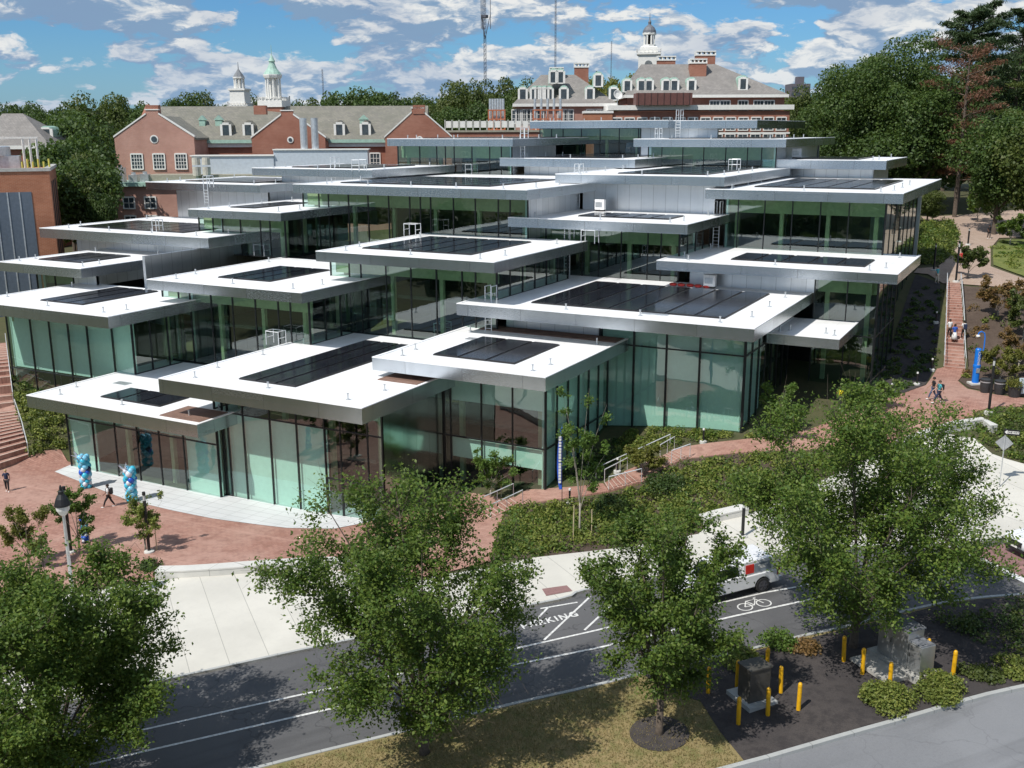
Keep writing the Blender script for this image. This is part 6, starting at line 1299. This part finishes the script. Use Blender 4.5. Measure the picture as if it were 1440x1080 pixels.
rng = np.random.default_rng(77); P = rng.normal(size=(700, 3)) * np.array([.3, .3, .22]) + np.array([0, 0, 1.05]); fast_mesh('plant', leaf_quads(P, .16, rng, up=.4, aspect=.4), 4, LF_Y, t)
t = thing('sign_board', (-1.07, 86.76, 6.12), 'pale blue white board standing at the right edge behind the planter', 'sign board', None, YAW); m = MB(); m.box(-.5, .9, -.03, .03, .25, 1.5); m.build('board', simple('pale_board', (.55, .63, .68), .5), t); m = MB(); m.box(-.45, -.38, -.06, .06, 0, .25); m.box(.78, .85, -.06, .06, 0, .25); m.build('foot', M_STEEL, t)
q = (-1.66, 70.09, 3.77, 4.03); t = thing('street_sign', q[:3], 'one way arrow sign above a grey diamond sign back on a steel post', 'street sign', None, YAW - .35); h = q[3]
m = MB(); m.cyl((0, 0, -.1), (0, 0, h), .035, .035, 8); m.build('post', M_STEEL, t); m = MB(); m.box(-.12, .82, -.06, -.035, h - .38, h); s_ = m.build('sign_plate', M_BLACK, t)
m = MB(); z = h - .19; m.prism([(-.07, z), (.08, z + .14), (.08, z + .085), (.77, z + .085), (.77, z - .085), (.08, z - .085), (.08, z - .14)], -.068, -.061); m.build('arrow', M_TRIM, s_)
text_mesh('ONE WAY', .15, M_BLACK, s_, (.42, -.072, z), (R(90), 0, 0), sx=.95, bold=.004)
m = MB(); z = h - .95; m.prism([(.0, z - .53), (.53, z), (.0, z + .53), (-.53, z)], .04, .06); m.build('diamond_plate', M_STEEL, t)
q = (-26.47, 56.34, 1.75, 6.58); t = thing('feather_flag', q[:3], 'tall narrow blue feather flag with white lettering beside the thin young tree', 'flag', None, YAW); h = q[3]
m = MB(); m.cyl((0, 0, -.1), (0, 0, h), .03, .015, 6); m.build('pole', M_BLACK, t)
M_FLAG = simple('flag_blue', (.03, .10, .50), .7, var=.25, scale=3); m = MB(); n = 14; z0 = h * .34
for i in range(n):
    u0, u1 = i / n, (i + 1) / n; f = lambda u: (-.34 * math.sin(math.pi * min(1, u * .9 + .12)) ** .6, .05 * math.sin(u * 7))
    (a, ya), (b, yb) = f(u0), f(u1); za, zb_ = z0 + (h - z0) * u0, z0 + (h - z0) * u1; m.face([(0, .0, za), (0, .0, zb_), (b, yb, zb_), (a, ya, za)])
fl = m.build('flag_cloth', M_FLAG, t); sm = fl.modifiers.new('thickness', 'SOLIDIFY'); sm.thickness = .01
m = MB(); r_ = random.Random(5)
for i in range(16): z = z0 + .45 + i * (h - z0 - 1.1) / 16; m.box(-.24, -.08, -.075, -.06, z, z + .12 + r_.random() * .06)
m.build('lettering', M_TRIM, fl)
# ---------------------------------------------------------------- balloon columns
M_BAL = [simple('balloon_' + n, c, .25, var=.05) for n, c in (('cyan', (.05, .45, .62)), ('blue', (.02, .10, .50)), ('silver', (.62, .66, .72)), ('navy', (.01, .02, .07)), ('sky', (.20, .55, .75)))]
def balloons(q, label, seed, star=True, R0=.42, cols=None):
    t = thing('balloon_column', q[:3], label, 'balloon column', 'balloon columns on the plaza'); h = q[3]; r = random.Random(seed); n = int(h / .26)
    m = MB(); m.cyl((0, 0, 0), (0, 0, h * .9), .04, .04, 6); m.lathe([(.3, 0), (.28, .1)], n=10); m.build('stand', M_BLACK, t)
    for i in range(n):
        z = .22 + i * (h - .5) / n; ci = (cols or [0, 0, 2, 2, 1, 3, 0, 0, 0, 4])[int(i / n * 10) % 10]
        for k in range(4): a = k * math.tau / 4 + i * .6; rr_ = R0 * r.uniform(.42, .62); m = MB(); m.ball((R0 * .62 * math.cos(a), R0 * .62 * math.sin(a), z), rr_, 10, 7, (1, 1, 1.08)); m.build('balloon', M_BAL[ci if r.random() < .75 else r.choice((0, 2, 4))], t, smooth=True)
    if star:
        m = MB()
        for k in range(12): a = r.uniform(0, 6.28); e = r.uniform(-.6, 1.3); d = Vector((math.cos(a) * math.cos(e), math.sin(a) * math.cos(e), math.sin(e))); c = Vector((-.2, -.25, h - .5)); m.cyl(tuple(c), tuple(c + d * .62), .1, .005, 6)
        m.build('foil_starburst', simple('silver_foil', (.7, .72, .75), .2, .8), t)
balloons((-63.55, 49.87, -0.04, 3.02), 'taller balloon column with silver starburst nearest the glass corner', 1)
balloons((-58.01, 49.28, 0.02, 2.97), 'balloon column with silver starburst standing beside the walking student', 2, cols=[0, 4, 0, 2, 0, 1, 1, 0, 0, 4])
balloons((-54.25, 42.05, 0.19, 2.38), 'slim blue balloon column behind the left lamp without starburst', 3, False, .24, [1, 1, 0, 1, 1, 0, 1, 1, 0, 1])
# ---------------------------------------------------------------- people
SKIN = [simple('skin_light', (.55, .34, .25), .6), simple('skin_dark', (.16, .08, .05), .6), simple('skin_tan', (.38, .21, .13), .6)]
def cloth(n, c): return simple('cloth_' + n, c, .85, var=.1, scale=8)
CL = {'black': cloth('black', (.015, .015, .018)), 'navy': cloth('navy', (.02, .03, .07)), 'white': cloth('white', (.72, .72, .70)), 'teal': cloth('teal', (.08, .38, .42)), 'blue': cloth('blue', (.03, .10, .42)), 'yellow': cloth('yellow', (.75, .62, .02)),
      'grey': cloth('grey', (.28, .28, .29)), 'red': cloth('red', (.5, .03, .03)), 'jean': cloth('jean', (.06, .09, .16)), 'cream': cloth('cream', (.6, .55, .45))}
HAIR = {'dark': simple('hair_dark', (.02, .014, .01), .7), 'blond': simple('hair_blond', (.42, .30, .14), .7), 'brown': simple('hair_brown', (.09, .05, .03), .7)}
def skinned(name, chains, m_, parent, sub=1):
    """chains: lists of (point, radius) sharing joints by key; first point of first chain is the root"""
    bm = bmesh.new(); lay = bm.verts.layers.skin.verify(); vs = {}
    def V(k, p, r):
        key = (round(p[0], 4), round(p[1], 4), round(p[2], 4))
        if key not in vs: v = bm.verts.new(p); v[lay].radius = (r, r) if not isinstance(r, tuple) else r; vs[key] = v; v[lay].use_root = (len(vs) == 1)
        return vs[key]
    for ch in chains:
        for (p, r), (q, s_) in zip(ch[:-1], ch[1:]):
            a = V(0, p, r); b = V(0, q, s_)
            if bm.edges.get((a, b)) is None: bm.edges.new((a, b))
    me = bpy.data.meshes.new(name); bm.to_mesh(me); bm.free(); me.materials.append(m_); o = bpy.data.objects.new(name, me); COL.objects.link(o); o.parent = parent
    md = o.modifiers.new('skin', 'SKIN'); md.use_smooth_shade = True; md.use_x_symmetry = False; ss = o.modifiers.new('sub', 'SUBSURF'); ss.levels = ss.render_levels = sub
    return o
def person(q, face, label, shirt, legs, hair='dark', skin=0, stride=.32, pack=None, h=None, bag=False, skirt=None, wave=False, long_hair=False, group='people walking around the centre', shorts=False):
    H_ = h or 1.74; s = H_ / 1.74; t = thing('person', (q[0], q[1], q[2] + .03), label, 'person', group, R(face), s)
    # local: faces +X, left is +Y
    hip = .92; L = []
    def leg(sy, st):
        kn = (st * .55 + .04, sy * .095, .50 if st > 0 else .48); an = (st, sy * .09, .09 if st > 0 else .12); toe = (st + .17, sy * .095, .035 if st > 0 else .04)
        if abs(st) < .02: kn = (.02, sy * .095, .5)
        return ((0, sy * .09, hip - .04), kn, an, toe)
    lg = [leg(1, stride), leg(-1, -stride)]
    def arm(sy, sw, up=False):
        sh = (0, sy * .185, 1.43)
        if up: return (sh, (.12, sy * .30, 1.52), (.14, sy * .24, 1.76))
        return (sh, (-.02 + sw * .25, sy * .235, 1.17), (.06 + sw * .7, sy * .22, .94))
    ar = [arm(1, -stride * 1.0), arm(-1, stride * 1.0, wave)]
    chains = [[((0, 0, hip), .12), ((0, 0, 1.08), (.105, .13)), ((0, 0, 1.28), (.12, .15)), ((0, 0, 1.44), (.075, .11)), ((.01, 0, 1.52), .05), ((.015, 0, 1.60), (.085, .07)), ((.02, 0, 1.68), (.10, .08)), ((.01, 0, 1.735), .055)]]
    for a, b, c, d in lg: chains.append([((0, 0, hip), .12), (a, .085), (b, .058), (c, .040), (d, .035)])
    for si, (a, b, c) in enumerate(ar):
        chains.append([((0, 0, 1.44), (.075, .11)), (a, .052), (b, .040), (c, .028)])
        d = (Vector(c) - Vector(b)).normalized(); sy = 1 if si == 0 else -1; side = Vector((1, 0, 0)); palm = Vector(c) + d * .075; chains[-1].append((tuple(palm), (.034, .018)))
        for k, ln in enumerate((.065, .078, .072, .058)):
            off = side * (.026 - .0175 * k); p1 = palm + off + d * .022; p2 = p1 + d * ln * .55 + Vector((0, -sy * .008, 0)); p3 = p2 + d * ln * .45 + Vector((0, -sy * .02, 0)); chains.append([(tuple(palm), (.034, .018)), (tuple(p1), .0095), (tuple(p2), .009), (tuple(p3), .0075)])
        p1 = Vector(c) + d * .02 + side * .03; p2 = p1 + d * .035 + side * .022; p3 = p2 + d * .03; chains.append([(c, .028), (tuple(p1), .012), (tuple(p2), .010), (tuple(p3), .008)])
    body = skinned('body', chains, SKIN[skin], t)
    # face
    m = MB()
    for sy in (-1, 1): m.ball((.105, sy * .032, 1.655), .012, 6, 4)
    m.build('eyes', M_BLACK, t); m = MB(); m.ball((.118, 0, 1.63), .017, 6, 4, (1.2, .8, 1.4)); m.ball((.105, 0, 1.59), .02, 6, 4, (.6, 1.2, .35))
    for sy in (-1, 1): m.ball((.01, sy * .088, 1.64), .022, 6, 4, (.8, .4, 1.3))
    m.build('face_features', SKIN[skin], t)
    m = MB(); m.ball((-.012, 0, 1.685), .118, 12, 8, (1.02, .88, .92))
    if long_hair: m.ball((-.07, 0, 1.56), .1, 10, 7, (.7, 1.0, 1.9))
    m.build('hair', HAIR[hair], t, smooth=True)
    sh = [[((0, 0, .95), (.125, .155)), ((0, 0, 1.1), (.118, .145)), ((0, 0, 1.28), (.135, .165)), ((0, 0, 1.44), (.095, .13)), ((0, 0, 1.49), .06)]]
    for a, b, c in ar: e = tuple(Vector(a) * .25 + Vector(b) * .75); sh.append([((0, 0, 1.44), (.095, .13)), (a, .066), (e, .054)])
    skinned('shirt', sh, CL[shirt], t)
    if skirt: m = MB(); m.lathe([(.27, .38), (.22, .7), (.155, 1.0)], n=14); m.build('skirt', CL[skirt], t, smooth=True)
    else:
        tr = []
        for a, b, c, d in lg: e = c if not shorts else tuple(Vector(a) * .2 + Vector(b) * .8); tr.append([((0, 0, hip + .02), (.125, .15)), (a, .10), (b, .075) if not shorts else (e, .085)] + ([(tuple(Vector(c) + Vector((0, 0, .05))), .058)] if not shorts else []))
        skinned('trousers', tr, CL[legs], t)
    for a, b, c, d in lg: m = MB(); m.ball((d[0] - .09, d[1], d[2] + .015), .075, 10, 6, (1.75, .65, .65)); m.build('shoe', CL['white'] if legs != 'cream' else CL['grey'], t, smooth=True)
    if pack:
        m = MB(); m.box(-.34, -.13, -.15, .15, 1.02, 1.47); b = m.build('backpack', CL[pack], t, bevel=.05)
        m = MB()
        for sy in (-1, 1): m.tube([(-.13, sy * .1, 1.46), (.0, sy * .11, 1.53), (.13, sy * .1, 1.42), (.12, sy * .12, 1.2), (-.1, sy * .14, 1.08)], .02, 5)
        m.build('strap', CL[pack], b)
    return t
A0 = 28.1  # picture right, as an angle
person((-68.17, 46.51, -0.02), A0 - 70, 'blond person in dark top and black trousers walking on the left plaza', 'navy', 'black', 'blond', 0, .14)
person((-58.49, 47.63, 0.05), A0 + 190, 'student in white shirt with dark backpack walking between the balloon columns', 'white', 'black', 'dark', 1, .36, 'black')
person((-6.83, 82.19, 5.98), A0 + 182, 'student in teal shirt with black backpack striding across the brick terrace', 'teal', 'navy', 'brown', 0, .40, 'black')
person((-7.33, 83.02, 6.01), A0 + 175, 'dark haired person in black shirt walking just behind the teal shirt student', 'black', 'jean', 'dark', 2, .34)
person((-7.92, 99.59, 7.82), A0 - 90, 'person in white shirt and black trousers descending the long stairs on the left side', 'white', 'black', 'dark', 2, .10)
person((-7.40, 98.77, 7.56), A0 - 90, 'person in blue top and white skirt in the middle of the long stairs', 'blue', 'white', 'dark', 1, .10, skirt='white', long_hair=True)
person((-6.71, 99.44, 7.83), A0 + 90, 'person with blue grey backpack climbing the long stairs on the right side', 'white', 'black', 'dark', 2, .14, 'navy')
person((-7.91, 142.96, 12.89), A0 - 80, 'distant person in dark clothes on the upper path beside the lawn', 'black', 'black', 'dark', 1, .12)
person((-13.56, 78.98, 5.46), A0 + 60, 'person in bright yellow shirt behind the top of the broad tree', 'yellow', 'black', 'dark', 1, .10)
person((-10.57, 112.01, 11.06), A0 - 60, 'person in teal top and white trousers at the head of the long stairs', 'teal', 'cream', 'dark', 0, .10)
person((-9.09, 120.44, 11.84), A0 + 70, 'far person in red top on the upper path beside the tall light column', 'red', 'navy', 'dark', 2, .12)
# ---------------------------------------------------------------- vehicles
M_CARW = simple('car_white', (.70, .71, .72), .22, var=.02, spec=.6); M_CARG = simple('car_glass', (.02, .025, .03), .06); M_TYRE = simple('tyre', (.018, .018, .018), .85); M_RIM = simple('rim', (.10, .10, .11), .35, .6); M_TRED = simple('tail_red', (.45, .01, .01), .3); M_HL = simple('head_lamp', (.6, .6, .62), .1)
def wheel(t, x, y, r=.40, w=.27):
    s_ = 1 if y > 0 else -1; m = MB(); m.cyl((x, y - w / 2, r), (x, y + w / 2, r), r, r, 24); wh = m.build('wheel', M_TYRE, t, bevel=.03)
    m = MB(); yo = y + s_ * (w / 2 + .002); m.cyl((x, yo, r), (x, yo + s_ * .012, r), r * .68, r * .64, 20)
    for k in range(6): a = k * math.tau / 6; m.cyl((x, yo + s_ * .014, r), (x + r * .6 * math.cos(a), yo + s_ * .014, r + r * .6 * math.sin(a)), .035, .03, 5)
    m.build('rim', M_RIM, wh)
def arch_body(prof, W, wheels, r):
    """side profile with round wheel openings, as a bevelled extruded hull"""
    pts = []; zb = prof[0][1]
    low = [prof[0]]
    for cx in wheels:
        for i in range(9): a = math.pi * (1 - i / 8); low.append((cx + r * math.cos(a), max(zb, .40 + r * math.sin(a))) if i not in (0, 8) else (cx + r * math.cos(a), zb))
    m = MB(); m.prism(low + prof[1:], -W / 2, W / 2); return m
def vehicle(q, ang, label, kind):
    t = thing('parked_car' if kind == 'suv' else 'pickup_truck', q, label, 'car' if kind == 'suv' else 'pickup truck', None, ang)
    # local: nose towards +X
    if kind == 'pickup':
        m = arch_body([(-2.75, .42), (2.75, .42), (2.80, .80), (2.72, 1.05), (1.45, 1.16), (-.55, 1.18), (-.56, 1.10), (-2.78, 1.10)], 1.95, (-1.75, 1.80), .47); m.build('body', M_CARW, t, bevel=.05)
        m = MB(); m.prism([(1.35, 1.12), (.75, 1.80), (-.35, 1.84), (-.58, 1.12)], -.84, .84); c = m.build('cab', M_CARW, t, bevel=.06)
        m = MB(); m.prism([(1.20, 1.2), (.72, 1.72), (-.25, 1.74), (-.42, 1.2)], -.87, .87); m.build('side_window', M_CARG, c); m = MB(); m.prism([(1.37, 1.18), (.83, 1.76), (.78, 1.72), (1.28, 1.18)], -.74, .74); m.build('windscreen', M_CARG, c)
        m = MB(); m.prism([(-.62, 1.1), (-.62, 1.86), (-2.45, 1.84), (-2.72, 1.1)], -.88, .88); cp = m.build('bed_cap', M_CARW, t, bevel=.05)
        m = MB(); m.box(-1.25, -.75, -.905, -.885, 1.2, 1.68); m.box(-1.25, -.75, .885, .905, 1.2, 1.68); m.build('red_panel', M_TRED if 0 else simple('signal_red', (.62, .03, .02), .4), cp)
        m = MB(); m.box(-2.32, -1.30, .885, .905, 1.2, 1.68); sg = m.build('grey_panel', simple('sticker_grey', (.22, .26, .30), .4), cp); m = MB()
        for i, (a, b, z) in enumerate(((-2.1, -1.5, 1.52), (-2.0, -1.6, 1.44), (-1.95, -1.65, 1.37))):
                m.box(a, b, .906, .912, z, z + .045)
        m.build('sticker_line', M_TRIM, sg)
        for y in (-.975, .975): m = MB(); m.box(-2.82, -2.62, min(y, y * .9), max(y, y * .9), .80, 1.14); m.build('tail_light', M_TRED, t); m = MB(); m.box(2.62, 2.80, min(y, y * .72), max(y, y * .72), .82, 1.0); m.build('headlight', M_HL, t)
        m = MB(); m.box(-2.98, -2.80, -.9, .9, .42, .62); m.build('rear_bumper', M_STEEL, t); m = MB(); m.box(2.78, 2.92, -.9, .9, .42, .66); m.build('front_bumper', M_STEEL, t)
        m = MB(); m.box(.95, 1.05, -1.18, -.96, 1.12, 1.3); m.box(.95, 1.05, .96, 1.18, 1.12, 1.3); m.build('wing_mirror', M_CARW, t)
        for x in (-1.75, 1.80):
            for y in (-.86, .86): wheel(t, x, y)
    else:
        m = arch_body([(-2.25, .34), (2.20, .34), (2.30, .62), (2.22, .88), (1.95, 1.0), (1.05, 1.10), (-2.20, 1.08), (-2.32, .8)], 1.86, (-1.35, 1.42), .42); m.build('body', M_CARW, t, bevel=.10)
        m = MB(); m.prism([(1.12, 1.05), (.35, 1.60), (-1.65, 1.62), (-2.15, 1.05)], -.76, .76); c = m.build('cabin', M_CARW, t, bevel=.07)
        m = MB(); m.prism([(.95, 1.12), (.32, 1.53), (-1.55, 1.54), (-1.85, 1.12)], -.79, .79); m.build('side_window', M_CARG, c); m = MB(); m.prism([(1.17, 1.1), (.42, 1.58), (.38, 1.54), (1.08, 1.1)], -.68, .68); m.build('windscreen', M_CARG, c)
        m = MB(); m.box(2.20, 2.31, -.5, .5, .56, .82); m.build('grille', M_BLACK, t); m = MB(); m.box(2.22, 2.34, -.7, .7, .30, .44); m.build('air_dam', M_BLACK, t)
        for y in (-.80, .80): m = MB(); m.ball((2.08, y, .80), .15, 10, 6, (1.3, 1.0, .6)); m.build('headlight', M_HL, t)
        m = MB(); m.box(2.335, 2.35, -.24, .24, .46, .57); m.build('number_plate', M_TRIM, t)
        for x in (-1.35, 1.42):
            for y in (-.82, .82): wheel(t, x, y, .35, .22)
    return t
pw = (-11.90, 50.68, 2.36); u = Vector((math.cos(R(51)), math.sin(R(51)))); nrm = Vector((-u.y, u.x)); ctr = Vector((pw[0], pw[1])) - u * 1.75 + nrm * 1.12
slope = math.atan((terr(ctr.x + u.x * 2, ctr.y + u.y * 2) - terr(ctr.x - u.x * 2, ctr.y - u.y * 2)) / 4)
v = vehicle((ctr.x, ctr.y, terr(*ctr) + .035), R(51 + 180), 'white pickup truck with red and grey panels on its bed cap parked at the kerb', 'pickup'); v.rotation_euler = (0, slope, R(51 + 180)); v.scale = (1.04,) * 3
pw = (-0.23, 59.67, 3.20); u = Vector((math.cos(R(44)), math.sin(R(44)))); ctr = Vector((pw[0], pw[1])) + u * 2.5 + Vector((-u.y, u.x)) * .35
v = vehicle((ctr.x, ctr.y, terr(*ctr) + .06), R(44 + 180), 'white car nosing into the picture on the red brick crossing', 'suv')
